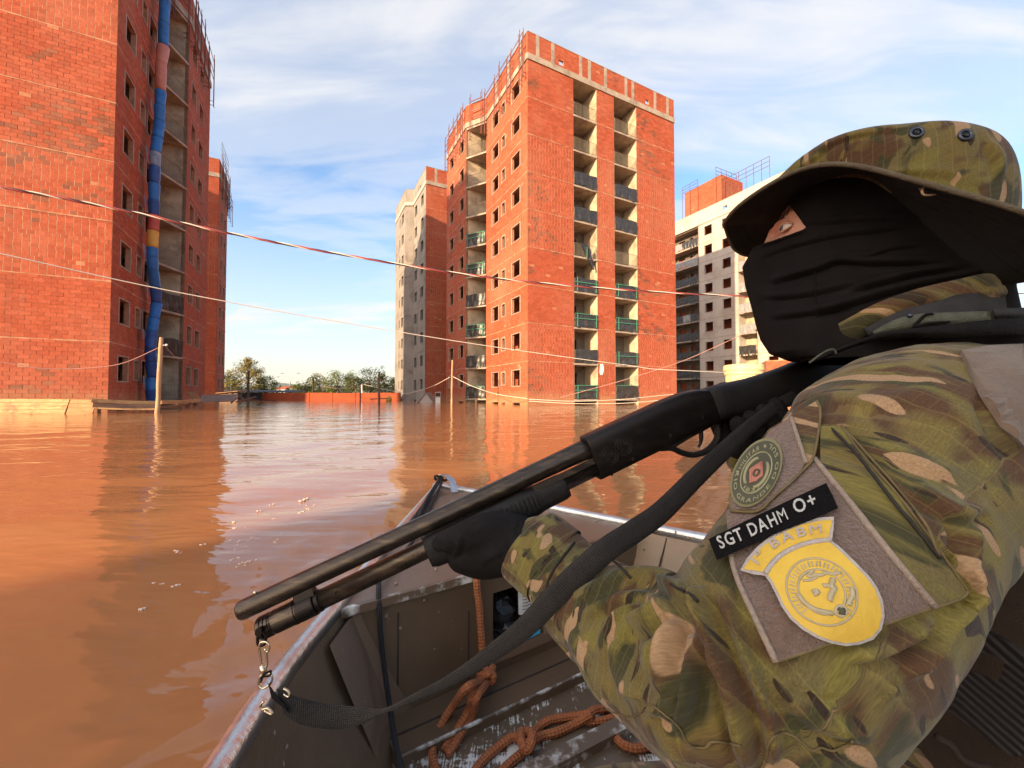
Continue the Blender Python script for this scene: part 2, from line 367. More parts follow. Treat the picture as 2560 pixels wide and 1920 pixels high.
tree('bushy_tree', 'low bushy tree at the far left, against the left brick tower', at_px(566, 66), 66, 4.1, 6.2, G2+G1, 1100, .24, 4)
tree('bushy_tree', 'small green tree just right of the tall golden tree', at_px(662, 70), 70, 3.5, 5.0, G1, 900, .24, 5)
for i, (px, Y, h, w, lab) in enumerate([(762, 72, 2.9, 5.5, 'low dark shrub tree right of the double street lamp'), (800, 76, 4.4, 5.6, 'ragged tree near the left end of the right hand grove'),
        (845, 74, 4.5, 5.8, 'mid green tree in the middle of the right hand grove'), (885, 77, 4.7, 5.4, 'feathery tree left of the big round crowned tree'), (925, 72, 5.5, 7.2, 'big round crowned tree, tallest of the right hand grove'),
        (962, 76, 4.6, 5.6, 'tree sloping down right of the big round crowned tree'), (1000, 80, 3.5, 5.6, 'low tree beside the grey plastered block')]):
    tree('leafy_tree', lab, at_px(px, Y), Y, h, w, G1+(G2 if i in (1, 4) else []), 1000, .25, 20+i)
def palm(px, Y, h):
    root = thing('palm_tree', 'small palm rising at the left end of the right hand grove', 'palm tree', (at_px(px, Y), Y, .4))
    MB().tube([(0, 0, -.3), (.1, 0, h*.5), (.05, 0, h)], [.16, .12, .09], 7).build('trunk', MT['bark'], root)
    r = np.random.default_rng(5)
    for k in range(13):
        th = k*2.4; m = MB(); L = 1.15
        for j in range(6):
            t0, t1 = j/6, (j+1)/6
            f = lambda t: Vector((math.cos(th)*L*t, math.sin(th)*L*t, h+.55*L*t-1.0*L*t*t))
            s = Vector((-math.sin(th), math.cos(th), -.3))*(.16*(1-t0*.8)); s1 = Vector((-math.sin(th), math.cos(th), -.3))*(.16*(1-t1*.8))
            m.add([f(t0)-s, f(t0)+s, f(t1)+s1, f(t1)-s1], [(0, 1, 2, 3)], (.09, .09, .025))
        m.build('frond', MT['leaf'], root)
palm(781, 70, 3.3)
# far wood along the horizon
mb = MB()
for i in range(5200):
    x = rng.uniform(-420, 420); y = rng.uniform(240, 420); h = 7+2.2*math.sin(x/23)+2.2*math.sin(x/9+1)+rng.normal(0, .6)
    z = rng.uniform(.3, 1)**.5*h; s = rng.uniform(.5, 1.3); a = Vector(rng.normal(size=3)).normalized()*s; b = Vector(rng.normal(size=3)).normalized()*s
    t = G1[rng.integers(4)]; mb.add([Vector((x, y, z))-a, Vector((x, y, z))+b, Vector((x, y, z))+a, Vector((x, y, z))-b], [(0, 1, 2, 3)], t)
mb.build('distant_wood', MT['leaf'], kind='stuff', label='line of distant woods below the hills', cat='wood')
# houses far below the hills
for k, (px, Y, w, h, c) in enumerate([(700, 200, 5, 2.8, 'white'), (712, 215, 4, 3.6, 'concrete'), (734, 190, 4, 3.2, 'white')]):
    root = thing('far_house', ['small white house far off, left of the double street lamp', 'small grey house far off, behind the double street lamp', 'small white house far off, right of the double street lamp'][k], 'house', (at_px(px, Y), Y, .5))
    MB().box((-w/2, 0, 0), (w, 0, 0), (0, 4, 0), (0, 0, h)).build('wall', MT[c], root)
    MB().add([(-w/2-.2, -.2, h), (w/2+.2, -.2, h), (w/2+.2, 4.2, h), (-w/2-.2, 4.2, h), (-w/2-.2, 2, h+1.1), (w/2+.2, 2, h+1.1)], [(0, 1, 5, 4), (2, 3, 4, 5), (0, 4, 3), (1, 2, 5), (0, 3, 2, 1)]).build('roof', MT['orangewall'], root)
    for j in range(2): MB().box((-w/2+.7+j*w*.5, -.03, .9), (.9, 0, 0), (0, .05, 0), (0, 0, 1.0)).build('window', MT['dark'], root)

# ---------------------------------------------------------------- site wall, shed, posts, lamps
def site_wall(name, label, p0, p1, h, m, t=.18, z0=-.6):
    p0 = Vector((*p0, 0)); p1 = Vector((*p1, 0)); d = p1-p0; n = Vector((-d.y, d.x, 0)).normalized()*t
    root = thing(name, label, 'wall', p0); L = d.length; dn = d.normalized(); k = int(L/2.6)
    for i in range(k):
        a = dn*(L*i/k+.02); MB().box(a+Vector((0, 0, z0)), dn*(L/k-.04), n, (0, 0, h+.025*((i*7) % 3)-z0)).build('panel', m, root)
        MB().box(a-dn*.13-n*.25+Vector((0, 0, z0)), dn*.18, n*1.5, (0, 0, h+.07-z0)).build('pillar', m, root)
    return root
site_wall('boundary_wall', 'long orange brick boundary wall across the water between the towers', (at_px(657, 53), 53), (at_px(1002, 53.5), 53.5), .98, MT['orangewall'])
sh = thing('site_shed', 'long dark sheet metal shed left of the orange boundary wall', 'shed', (at_px(548, 56), 56, 0))
L = at_px(738, 56)-at_px(548, 56)
for i in range(9): MB().box((i*L/9+.02, 0, -.5), (L/9-.04, 0, 0), (0, .08, 0), (0, 0, 1.55)).build('panel', MT['darkroof'], sh)
MB().box((-.3, -.25, 1.08), (L+.6, 0, 0), (0, 3.0, .25), (0, 0, .10)).build('roof', MT['darkroof'], sh)
MB().box((.02, 3, -.5), (L-.04, 0, 0), (0, .08, 0), (0, 0, 1.55)).build('rear_wall', MT['darkroof'], sh)
sh = thing('plank_hut', 'small leaning plank hut at the foot of the left tower', 'hut', (at_px(548, 46), 46, 0))
for i in range(6): MB().box((i*.34, 0, -.4), (.31, 0, 0), (.12, .05, 0), (0, 0, 1.25+.08*(i % 2))).build('plank', MT['wooddark'], sh)
MB().box((-.3, -.3, .9), (2.6, 0, .25), (0, 1.6, 0), (0, 0, .06)).build('roof', MT['woodpale'], sh)
def post(name, label, px, Y, ytop, r=.06, m='poledark', lean=0, group=None, lamp=False):
    ztop = HC+(986-ytop)/1000*Y; x = at_px(px, Y)
    root = thing(name, label, 'pole', (x, Y, 0), group); k = 8
    pts = [Vector((lean*i/k+rng.normal(0, .1)*r, rng.normal(0, .1)*r, -.8+(ztop+.8)*i/k)) for i in range(k+1)]
    MB().tube(pts, [r*(1.12-.25*i/k)*(1+rng.normal(0, .05)) for i in range(k+1)], 9).build('shaft', MT[m], root, smooth=True)
    if lamp:
        MB().tube([(lean+.02, 0, ztop-.36), (lean+.2, 0, ztop-.32)], .012, 6).build('arm', MT['steel'], root)
        b = MB().sphere((lean+.24, 0, ztop-.33), .05, 10, 7).build('bulb', MT['white'], root, smooth=True)
    return root
post('wooden_pole', 'pale peeled timber pole with a bulb, standing in front of the left tower', 393, 17.2, 843, .085, 'polewood', .12, lamp=True)
post('wooden_pole', 'dark thick timber pole beside the floating boards left of the gap', 621, 34, 926, .09, 'poledark', 0)
post('wooden_pole', 'short thin pole in front of the orange wall, left of the tall black pole', 901, 34, 962, .06)
post('wooden_pole', 'tall black pole in front of the right part of the orange wall', 948, 33, 929, .085)
post('wooden_pole', 'pale straight pole in front of the tower balconies', 1129, 30.5, 900, .075, 'polewood', .05)
post('wooden_pole', 'dark short stake in the water below the lowest tower balcony', 1191, 33, 995, .11)
post('white_post', 'white post on the shed side, left of the thick dark pole', 576, 52, 961, .10, 'white')
post('white_post', 'white post behind the orange wall, beside the short thin pole', 905, 55, 961, .13, 'white')
post('white_post', 'pair of slim white posts standing together behind the dark shed', 698, 62, 960, .09, 'white')
post('leaning_stake', 'thin leaning stake behind the orange wall, left of the wall cables', 802, 55, 955, .07, 'polewood', .35)
def street_lamp(px, Y, ytop, arms, lab):
    z = HC+(986-ytop)/1000*Y; root = thing('street_lamp', lab, 'street lamp', (at_px(px, Y), Y, .4), 'street lamps beyond the wall')
    zl = z-.4; MB().tube([(0, 0, -.2), (0, 0, zl*.62)], .13, 8).build('shaft', MT['steel'], root)
    for s in arms:
        MB().tube(catmull([(0, 0, zl*.60), (s*.55, 0, zl*.78), (s*1.25, 0, zl*.97), (s*1.9, 0, zl)], 4), .07, 6).build('arm', MT['steel'], root)
        MB().sphere((s*2.2, 0, zl-.02), .3, 10, 6, (1.6, .7, .4)).build('lamp_head', MT['steel'], root)
street_lamp(725, 110, 933, (-1, 1), 'street lamp with two arms above the hills')
street_lamp(676, 118, 942, (1,), 'single arm street lamp just right of the tall golden tree')
street_lamp(988, 116, 945, (-1, 1), 'street lamp with two arms beside the grey plastered block')
b = thing('buoy', 'round yellow float in front of the orange wall near its right end', 'buoy', (at_px(972, 47), 47, .12))
MB().sphere((0, 0, .1), .36, 16, 10).build('ball', MT['yellow'], b, smooth=True); MB().torus((0, 0, .44), (0, 1, 0), .08, .025).build('ring', MT['steel'], b)
# submerged gable roof, cabinet
g = thing('submerged_roof', 'pale triangular gable end of a drowned roof at the foot of the grey plastered block', 'roof', (at_px(1065, 40), 40, 0))
gp = [(-.82, 0, -.15), (.82, 0, -.15), (0, 0, .86)]
MB().add(gp+[(x, 2.2, z) for x, _, z in gp], [(0, 1, 2), (5, 4, 3), (0, 3, 4, 1), (1, 4, 5, 2), (2, 5, 3, 0)]).build('gable', MT['paleplaster'], g)
for s in (-1, 1): MB().box((s*.95, -.12, -.24), (-s*.95, 0, 1.17), (0, 2.5, 0), (0, 0, .06)).build('roof_sheet', MT['frame'], g)
g = thing('site_cabinet', 'tall narrow grey cabinet standing in the water between the brick blocks', 'cabinet', (at_px(1095, 39), 39, 0))
MB().box((-.28, 0, -.4), (.56, 0, 0), (0, .5, 0), (0, 0, 1.45)).build('body', MT['frame'], g)
MB().box((-.22, -.03, .62), (.44, 0, 0), (0, .03, 0), (0, 0, .32)).build('panel', MT['dark'], g); MB().box((-.22, -.03, -.2), (.44, 0, 0), (0, .03, 0), (0, 0, .7)).build('door', MT['white'], g)
# water tank on the right
T = thing('water_tank', 'round pale cream water tank with a lid and a circular emblem, above the gun', 'tank', (at_px(1859, 34), 34, 0))
m = MB(); rs = [(1.36, -1), (1.36, 2.42), (1.42, 2.45), (1.46, 2.5), (1.46, 2.78), (1.53, 2.8), (1.55, 2.95), (1.50, 3.0), (1.50, 3.22), (1.40, 3.3), (.3, 3.42)]
ring = lambda r, z, k=48: [Vector((r*math.cos(2*math.pi*i/k), r*math.sin(2*math.pi*i/k), z)) for i in range(k)]
MT['tank'] = mat('cream_fibreglass', (.72, .58, .30), (.62, .48, .24), 1.5, .55)
m.loft([ring(*x) for x in rs[:6]]).build('body', MT['tank'], T, smooth=False)
MB().loft([ring(r+.012, z) for r, z in rs[5:]]).build('lid', MT['tank'], T)
ink = mat('brown_ink', (.16, .10, .04))
def on_tank(a, z, k=0): rr = 1.36+.012+k; th = math.radians(-90-28)+a; return Vector((rr*math.cos(th), rr*math.sin(th), z))
em = MB(); c = 1.72
for (R0, w) in ((.62, .03), (.52, .018)):
    k = 40; rings = []
    for i in range(k+1):
        t = 2*math.pi*i/k; rings.append([on_tank((R0+w*q)*math.cos(t)*1.1/1.36, c+(R0+w*q)*math.sin(t)*.95, h) for q, h in ((-.5, 0), (.5, 0), (.5, .01), (-.5, .01))])
    em.loft(rings, cap=False)
for pts in ([(-.3, -.1), (-.12, .22), (.1, .2), (.05, .0), (-.12, -.05)], [(.05, 0), (.22, .2), (.3, .05), (.22, -.15), (0, -.22)]):
    em.tube([on_tank(p.x/1.36, c+p.y, .004) for p in catmull([(a, b, 0) for a, b in pts], 4)], .022, 5)
em.build('emblem', ink, T)

# ---------------------------------------------------------------- the brick towers
U2 = Vector((.889, .458)).normalized(); V2 = Vector((-.458, .889)).normalized()
ZS = lambda k: .42+2.88*k
ZC, ZCT, ZT = 26.34, 26.80, 28.5
V3 = lambda p, z: Vector((p.x, p.y, z))
class Face:
    """a vertical wall plane: origin, direction along, outward normal (2D)"""
    def __init__(s, O, d, n, w): s.O, s.d, s.n, s.w = Vector(O), Vector(d), Vector(n), w
    def P(s, t, z, k=0.0): q = s.O+s.d*t+s.n*k; return Vector((q.x, q.y, z))
    def box(s, mb, t0, t1, z0, z1, k0, k1, tone=None):
        D = V3(s.d, 0)*(t1-t0); N = V3(s.n, 0)*(k1-k0); mb.box(s.P(t0, z0, k0), D, N, (0, 0, z1-z0), tone)
def free(w, ops, za, zb):
    iv = [(0, w)]
    for (a, b, c, d) in ops:
        if c < zb-.04 and d > za+.04:
            nx = []
            for p, q in iv:
                if b <= p or a >= q: nx.append((p, q)); continue
                if a > p: nx.append((p, a))
                if b < q: nx.append((b, q))
            iv = nx
    return iv
def backing(face, ops, z0, z1, m, parent, name='wall', thick=.2):
    mb = MB(); ts = sorted({0, face.w} | {x for o in ops for x in o[:2]})
    for a, b in zip(ts, ts[1:]):
        zz = [(z0, z1)]
        for (p, q, c, d) in ops:
            if p <= a+1e-6 and q >= b-1e-6:
                nz = []
                for e, f in zz:
                    if d <= e or c >= f: nz.append((e, f)); continue
                    if c > e: nz.append((e, c))
                    if d < f: nz.append((d, f))
                zz = nz
        for e, f in zz: face.box(mb, a, b, e, f, -thick, 0)
    return mb.build(name, m, parent)
def tone_for(r, x, z, seed):
    base = [(.40, .092, .043), (.38, .084, .039), (.42, .100, .049), (.36, .078, .036)][r.integers(4)]
    d = math.sin(x*.55+seed)+math.sin(z*.43+1.7*seed+x*.21)+.6*math.sin(z*1.7+x*.9+seed*3)
    q = r.uniform(.91, 1.09)
    if d > 1.35 and r.random() < .34: base = [(.25, .080, .042), (.29, .10, .055), (.21, .075, .045)][r.integers(3)]
    if r.random() < .006: base = (.46, .19, .10)
    return tuple(b*q for b in base)
def lay(face, ops, z0, z1, seed, out, styles):
    """courses of clay blocks, appended to out as (P, D, N, H, tone)"""
    r = np.random.default_rng(seed); h = .192; k = 0; z = z0
    while z < z1-.05:
        zt = min(z+h, z1); st = styles[int(max(0, (z-.42)//2.88)) % len(styles)]
        L, jv, jh = (.40, .010, .012) if st == 0 else (.27, .030, .006) if st == 1 else (.40, .020, .010)
        off = (k % 2)*L*.5 if st != 1 else (.010*math.sin(k*2.3) if k % 6 else L*.5)
        for p, q in free(face.w, ops, z, zt):
            t = p; first = True
            n0 = math.floor((p-off)/L)
            e = off+L*(n0+1)
            while t < q-.02:
                e2 = min(e, q)
                if q-e2 < .06: e2 = q
                if e2-t > .05:
                    pr = (.0035 if st == 1 else .012)+r.normal(0, .0010 if st == 1 else .0022)
                    out.append((face, t+jv/2, e2-jv/2, z+jh/2, zt-jh/2, pr, tone_for(r, t+face.O.x, z, seed)))
                t = e2; e += L
                if e <= t: e = t+L
        z = zt; k += 1
def flush_bricks(out, parent, single=300):
    """the bricks that show largest become objects of their own, the rest one mesh"""
    if single:
        key = []
        for i, (f, a, b, z0, z1, pr, tn) in enumerate(out):
            c = f.P((a+b)/2, (z0+z1)/2); q, y = proj(c)
            vis = y[0] > 0 and -20 < q[0, 0] < 2580 and -20 < q[0, 1] < 1015 and z0 > .15
            # apparent area
            n = V3(f.n, 0); vd = Vector((0, 0, HC))-c; dist = vd.length
            ar = (b-a)*max(0, n.dot(vd)/dist)/dist**2 if vis else -1
            key.append(ar)
        order = sorted(range(len(out)), key=lambda i: -key[i]); pick = [i for i in order[:single] if key[i] > 0]
    else: pick = []
    ps = set(pick); protos = {}
    for i in pick:
        f, a, b, z0, z1, pr, tn = out[i]; kk = (int(tn[0]*22), int(tn[1]*60))
        if kk not in protos:
            protos[kk] = MB().box((0, 0, 0), (1, 0, 0), (0, 1, 0), (0, 0, 1), tn).mesh('brick'); protos[kk].materials.append(MT['brick'])
        o = bpy.data.objects.new('brick', protos[kk]); COL.objects.link(o); o.parent = parent
        D = V3(f.d, 0)*(b-a); N = V3(f.n, 0)*(pr+.002); M = Matrix((D, N, Vector((0, 0, z1-z0)))).transposed().to_4x4(); M.translation = f.P(a, z0, -.002)-Vector(parent.location)
        o.matrix_local = M
    mb = MB()
    for i, (f, a, b, z0, z1, pr, tn) in enumerate(out):
        if i in ps: continue
        c0 = 0 if pr else 0; f.box(mb, a, b, z0, z1, -.002, pr, tn)
    o = mb.build('bricks', MT['brick'], parent, kind='stuff')
    return o
def window(face, o, parent, frame=.11, m='frame', post=False, sill=True):
    a, b, c, d = o; mb = MB(); k = .02
    face.box(mb, a-frame, a, c-frame*.6, d+frame*.6, -.03, k); face.box(mb, b, b+frame, c-frame*.6, d+frame*.6, -.03, k)
    face.box(mb, a, b, d, d+frame*.6, -.03, k-.002); face.box(mb, a, b, c-frame*.6, c, -.12, k+.02)
    w = mb.build('window', MT[m], parent)
    if post:
        mb = MB(); face.box(mb, a+.12, a+.22, c+.001, d-.001, -.16, -.09); mb.build('mullion', MT['greyplaster'], w)
    return w
def railing(p0, p1, z, parent, h=1.05):
    mb = MB(); d = p1-p0; L = d.length; n = int(L/.125)
    for i in range(n+1):
        q = p0+d*(i/n); mb.tube([V3(q, z+.10), V3(q, z+h)], .011 if i % n else .022, 4)
    for zz in (z+.10, z+h): mb.tube([V3(p0, zz), V3(p1, zz)], .02, 4)
    return mb.build('railing', MT['iron'], parent)
def tarp(p0, p1, z, h, nrm, parent, seed, m='tarp', drape=.05, z0=.04):
    r = np.random.default_rng(seed); d = p1-p0; n = V3(nrm, 0); nu, nv = 22, 9; g = []
    ph = r.uniform(0, 6, 6)
    for j in range(nv):
        t = j/(nv-1); row = []
        for i in range(nu):
            s = i/(nu-1)
            zz = z+h+.03*math.sin(9*s+ph[0])-t*(h-z0)+ (.05*math.sin(6*s+ph[1]) if t > .9 else 0)
            k = .05+drape*(.5*math.sin(17*s+ph[2]+2*t)+.5*math.sin(31*s+ph[3]-3*t)+.35*math.sin(11*t+4*s+ph[4]))*(.3+t)
            row.append(V3(p0+d*s, zz)+n*k)
        g.append(row)
    back = [[p-n*.012 for p in row] for row in g]
    mb = MB(); mb.loft(g, closed=False); mb.loft(back, closed=False)
    for row, brow in ((g[0], back[0]), (g[-1], back[-1])): mb.loft([row, brow], closed=False)
    return mb.build('tarp_cover', MT[m], parent, smooth=True)
def tape(p0, p1, z, h, nrm, parent, lines):
    n = V3(nrm, 0)*.10; d = p1-p0
    for kind, v in lines:
        if kind == 'h': a, b, w = V3(p0-d*.02, z+h*v), V3(p1+d*.02, z+h*v+.02), Vector((0, 0, .045))
        else: q = p0+d*v; a, b, w = V3(q, z+.06), V3(q, z+h*1.04), V3(d.normalized()*.045, 0)
        MB().box(a+n, b-a, w, V3(nrm, 0)*.03).build('timber_strip', MT['greentape'], parent)
def slab(pts, z, t, m, name, parent):
    mb = MB(); mb.loft([[V3(p, z-t) for p in pts], [V3(p, z) for p in pts]]); return mb.build(name, MT[m], parent)
def deco(b, p0, p1, z, nrm, style, seed):
    """what hangs on one balcony"""
    d = p1-p0; a, e = p0+d*.02, p1-d*.02
    if style != 'bare_slab': railing(a, e, z, b)
    if style in ('tarp', 'tape', 'tape2', 'tape3'): tarp(p0+d*.01, p1-d*.01, z, 1.12, nrm, b, seed)
    if style == 'grey': tarp(p0+d*.01, p1-d*.01, z, 1.12, nrm, b, seed, 'tarpgrey')
    if style == 'tape': tape(a, e, z, 1.1, nrm, b, [('h', .97), ('h', .62), ('v', .08), ('v', .93)])
    if style == 'tape2': tape(a, e, z, 1.1, nrm, b, [('h', .66), ('v', .08), ('v', .93)])
    if style == 'tape3': tape(a, e, z, 1.1, nrm, b, [('h', 1.0)])
    if style == 'torn':
        n = V3(nrm, 0); mb = MB(); r = np.random.default_rng(seed); rows = []
        for j in range(10):
            t = j/9; c = p0+d*(.38+.42*t**.8); w = .38*(1-t)**.7+.10+.12*math.sin(7*t)**2
            rows.append([V3(c+d.normalized()*(w*(i/6-.5)*1.6), z+1.08-2.0*t*(.8+.2*t))+n*(.06+.07*math.sin(i*1.9+j)) for i in range(7)])
        mb.loft(rows, closed=False); mb.loft([[p-n*.012 for p in r_] for r_ in rows], closed=False); mb.build('tarp_cover', MT['tarp'], b, smooth=True)
        tape(p0+d*.45, p0+d*.6, z-.1, .9, nrm, b, [('v', .4)])
def recess(parent, p0, dn, inn, w, depth, styles, side=('plaster', 'plaster'), doors=((.10, .34), (.44, .62)), seed=0, nst=9):
    """a vertical bay of balconies between two wall corners p0 and p0+dn*w, going inn-wards"""
    p1 = p0+dn*w; nrm = -inn
    f = Face(p0+dn*.0, inn, dn, depth); mb = MB(); f.box(mb, 0, depth, -.6, ZC, -.14, .012); mb.build('side_wall', MT[side[0]], parent)
    f = Face(p1, inn, -dn, depth); mb = MB(); f.box(mb, 0, depth, -.6, ZC, -.14, .012); mb.build('side_wall', MT[side[1]], parent)
    bf = Face(p0+inn*depth, dn, nrm, w); ops = []
    for k in range(nst):
        for a, b in doors: ops.append((w*a, w*b, ZS(k)+.05, ZS(k)+2.15))
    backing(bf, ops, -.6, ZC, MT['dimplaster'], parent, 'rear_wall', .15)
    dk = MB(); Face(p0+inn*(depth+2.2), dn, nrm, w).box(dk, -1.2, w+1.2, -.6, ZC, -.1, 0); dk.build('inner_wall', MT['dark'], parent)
    for k in range(nst):
        z = ZS(k); o = .03; pts = [p0+dn*.014-inn*o, p1-dn*.014-inn*o, p1-dn*.014+inn*depth, p0+dn*.014+inn*depth]
        b = slab(pts, z, .14, 'concrete', 'balcony', parent)
        deco(b, p0+dn*.03-inn*.0, p1-dn*.03, z, nrm, styles[k], seed+k)
def parapet(face, parent, out, strips, holes, seed, ends=(0, 0), m='brick'):
    ops = [(t-.22, t+.22, ZCT+.22, ZCT+.62) for t in holes]
    mb = MB(); face.box(mb, -.02-ends[0], face.w+.02+ends[1], ZC, ZCT, -.3, .09); mb.build('cornice', MT['concrete' if m == 'brick' else 'paleplaster'], parent)
    backing(face, ops, ZCT, ZT, MT['mortar'] if m == 'brick' else MT[m], parent, 'parapet', .16)
    if m == 'brick':
        lay(face, ops+[(t-.16, t+.16, ZCT, ZT) for t in strips], ZCT+.01, ZT-.02, seed, out, [2])
        for t in strips: mb = MB(); face.box(mb, t-.15, t+.15, ZCT+.01, ZT, -.05, .02); mb.build('pilaster', MT['concrete'], parent)
    mb = MB(); face.box(mb, 0, face.w, ZT, ZT+.05, -.18, .03); mb.build('coping', MT['frame'], parent)
def bands(face, ops, parent, ks=range(1, 9), seed=0, m='mortar'):
    r = np.random.default_rng(seed)
    for k in ks:
        z = ZS(k)
        for p, q in free(face.w, ops, z-.03, z+.03):
            t = p; lo_, hi_ = [], []
            while t < q+.3:
                w_ = min(t, q); k_ = .016+r.random()*.008; pale = .03*r.random()**2
                lo_.append((w_, z-.018-r.random()*.018-pale, k_)); hi_.append((w_, z+.004+r.random()*.012+pale, k_)); t += r.uniform(.18, .5)
            mb = MB(); mb.loft([[face.P(a, b, -.01), face.P(a, b, k_), face.P(a, c, k_), face.P(a, c, -.01)] for (a, b, k_), (_, c, _) in zip(lo_, hi_)]); mb.build('floor_band', MT[m], parent)
def guard(face, parent, ts, seed):
    """climbing brackets and boards of the edge scaffold"""
    r = np.random.default_rng(seed); k = .28
    for t in ts:
        mb = MB(); up = ZT+.35+r.uniform(-.2, .55); lo = ZC-1.35+r.uniform(-.2, .2)
        for dt in (0, .13): mb.tube([face.P(t+dt, lo, k), face.P(t+dt, up-dt*2, k)], .028, 5)
        for z in np.arange(lo+.1, up-.2, .42): mb.tube([face.P(t, z, k), face.P(t+.13, z+.06, k)], .018, 4)
        for z in (lo, lo+.35): mb.tube([face.P(t, z, k), face.P(t, z, .0)], .025, 4)
        mb.tube([face.P(t-.05, lo, k), face.P(t+.3, lo, k)], .03, 4)
        mb.build('scaffold_bracket', MT['rust'], parent)
    for z in (ZCT+.15, ZCT+.75, ZT-.05):
        for a, b in zip(ts, ts[1:]):
            mb = MB(); mb.box(face.P(a, z+r.uniform(-.05, .05), k-.03), V3(face.d, 0)*(b-a), V3(face.n, 0)*.025, (0, 0, .10)); mb.build('guard_board', MT['wooddark'] if r.random() < .6 else MT['rust'], parent)
def tower(name, label, C, a, wf, L1, out_, dv, L2, win1, win2, rec=(), recstyles=(), diag=(), singles=300, seed=1, side_m=None, holes=(), strips=(), zn=(1.05, 2.28), upper_post=False, front_styles=(1, 1, 2, 2, 1), side_styles=(2, 2, 2, 1, 1), group=None, guards=True):
    a = Vector(a); o = -a; v = V2; C = Vector(C)
    R = thing(name, label, 'building', (C.x, C.y, 0), group); R.location = (0, 0, 0)
    out = []
    # front
    F = Face(C, a, -v, wf); fops = [(r0, r1, -1, ZC) for r0, r1 in rec]
    backing(F, fops, -.6, ZC, MT['mortar'], R); lay(F, fops, -.12, ZC-.01, seed, out, front_styles); bands(F, fops, R, seed=seed+1)
    for i, (r0, r1) in enumerate(rec): recess(R, F.P(r0, 0).to_2d(), a, v, r1-r0, 1.75, recstyles[i], seed=seed*50+20*i, doors=((.06, .34), (.46, .64)) if i == 0 else ((.02, .30), (.5, .51)))
    parapet(F, R, out, strips, holes, seed+2)
    # first side wing
    S1 = Face(C, v, o, L1); wops = [(p, q, ZS(k)+zlo, ZS(k)+zhi) for k in range(9) for p, q, zlo, zhi in win1]
    sm = MT[side_m] if side_m else MT['mortar']
    backing(S1, wops+[(p, q, -.4, .13) for p, q, _, _ in win1], -.6, ZC, sm, R)
    if not side_m: lay(S1, wops+[(p, q, -.4, .13) for p, q, _, _ in win1], -.12, ZC-.01, seed+3, out, side_styles)
    bands(S1, wops, R, seed=seed+4, m='mortar' if not side_m else side_m)
    for p_ in wops: window(S1, p_, R, .10, 'frame' if not side_m else 'greyplaster', post=upper_post and p_[2] > 13)
    parapet(S1, R, out, [1.1, 3.2, 5.6], [L1*.42], seed+5, m='brick' if not side_m else side_m)
    A = C+v*L1; B = A+v*dv+o*out_
    # diagonal bay of balconies between the wings
    depth = 2.1; dd = (B-A); nd = Vector((-dd.y, dd.x)).normalized(); nd = nd if nd.dot(o) > 0 else -nd
    S2 = Face(B, v, o, L2); w2 = [(p, q, ZS(k)+zlo, ZS(k)+zhi) for k in range(9) for p, q, zlo, zhi in win2]
    fb = Face(B, a, -v, depth+out_); mb = MB(); fb.box(mb, 0, depth+out_, -.6, ZC, -.15, 0); mb.build('side_wall', MT['plaster'], R)
    fa = Face(A, a, v, depth); mb = MB(); fa.box(mb, 0, depth, -.6, ZC, -.15, 0); mb.build('side_wall', MT['mortar' if not side_m else side_m], R)
    fr = Face(A+a*depth, v, o, dv); backing(fr, [(dv*.25, dv*.75, ZS(k)+.05, ZS(k)+2.1) for k in range(9)], -.6, ZC, MT['plaster'], R, 'rear_wall', .12)
    slab([A, B, B+a*(depth+out_), A+a*depth], ZC+.02, .2, 'concrete', 'bay_roof', R)
    if diag is None: backing(Face(A, dd.normalized(), nd, dd.length), [], -.6, ZC, sm, R)
    for k in range(9 if diag else 0):
        b = slab([A+nd*.03+dd*.01, B+nd*.03-dd*.01, B+a*(depth+out_)-v*.002, A+a*depth+v*.002], ZS(k), .14, 'concrete', 'balcony', R)
        deco(b, A+dd*.03, B-dd*.03, ZS(k), nd, diag[k], seed*70+k)
    parapet(Face(A, dd.normalized(), nd, dd.length), R, out, [], [], seed+6, m='brick' if not side_m else side_m)
    # second wing
    bo = w2+[(p, q, -.4, .13) for p, q, _, _ in win2]
    backing(S2, bo, -.6, ZC, sm, R)
    if not side_m: lay(S2, bo, -.12, ZC-.01, seed+7, out, side_styles)
    bands(S2, w2, R, seed=seed+8, m='mortar' if not side_m else side_m)
    for p_ in w2: window(S2, p_, R, .10, 'frame' if not side_m else 'greyplaster')
    parapet(S2, R, out, [.9, 2.9], [], seed+9, m='brick' if not side_m else side_m)
    # rooms behind: partitions, floors, far walls, roof
    mb = MB(); Face(C, v, o, L1).box(mb, .4, L1-.2, -.6, ZC, -1.75, -1.6); Face(B, v, o, L2).box(mb, .2, L2-.2, -.6, ZC, -1.75, -1.6)
    mb.build('partition_wall', MT['orangewall'] if not side_m else MT['dark'], R)
    back = C+v*(L1+dv+L2); far = C+a*wf
    for k in range(0, 10):
        mb = MB(); z = ZS(k)
        for face, w in ((Face(C, v, o, L1), L1), (S2, L2)): face.box(mb, .21, w-.01, z-.14, z, -1.59, -.21)
        mb.build('floor_slab', MT['concrete'], R)
    fw = Face(far+v*.21, v, a, (back-C).length-.4); mb = MB(); fw.box(mb, 0, fw.w, -.6, ZT-.3, -.2, 0); mb.build('far_wall', MT['mortar'], R)
    bw = Face(B+v*L2+a*.0, a, v, wf+out_); mb = MB(); bw.box(mb, .21, bw.w, -.6, ZT-.3, -.2, 0); mb.build('rear_facade', MT['mortar'], R)
    slab([C+a*.21+v*.21, far-a*.02+v*.21, far+v*(L1+dv+L2-.25)-a*.02, B+v*(L2-.25)+a*.21, B+a*.21+v*.1, B+a*(out_+depth), A+a*depth, A+a*.21], ZC+.30, .2, 'concrete', 'roof_slab', R)
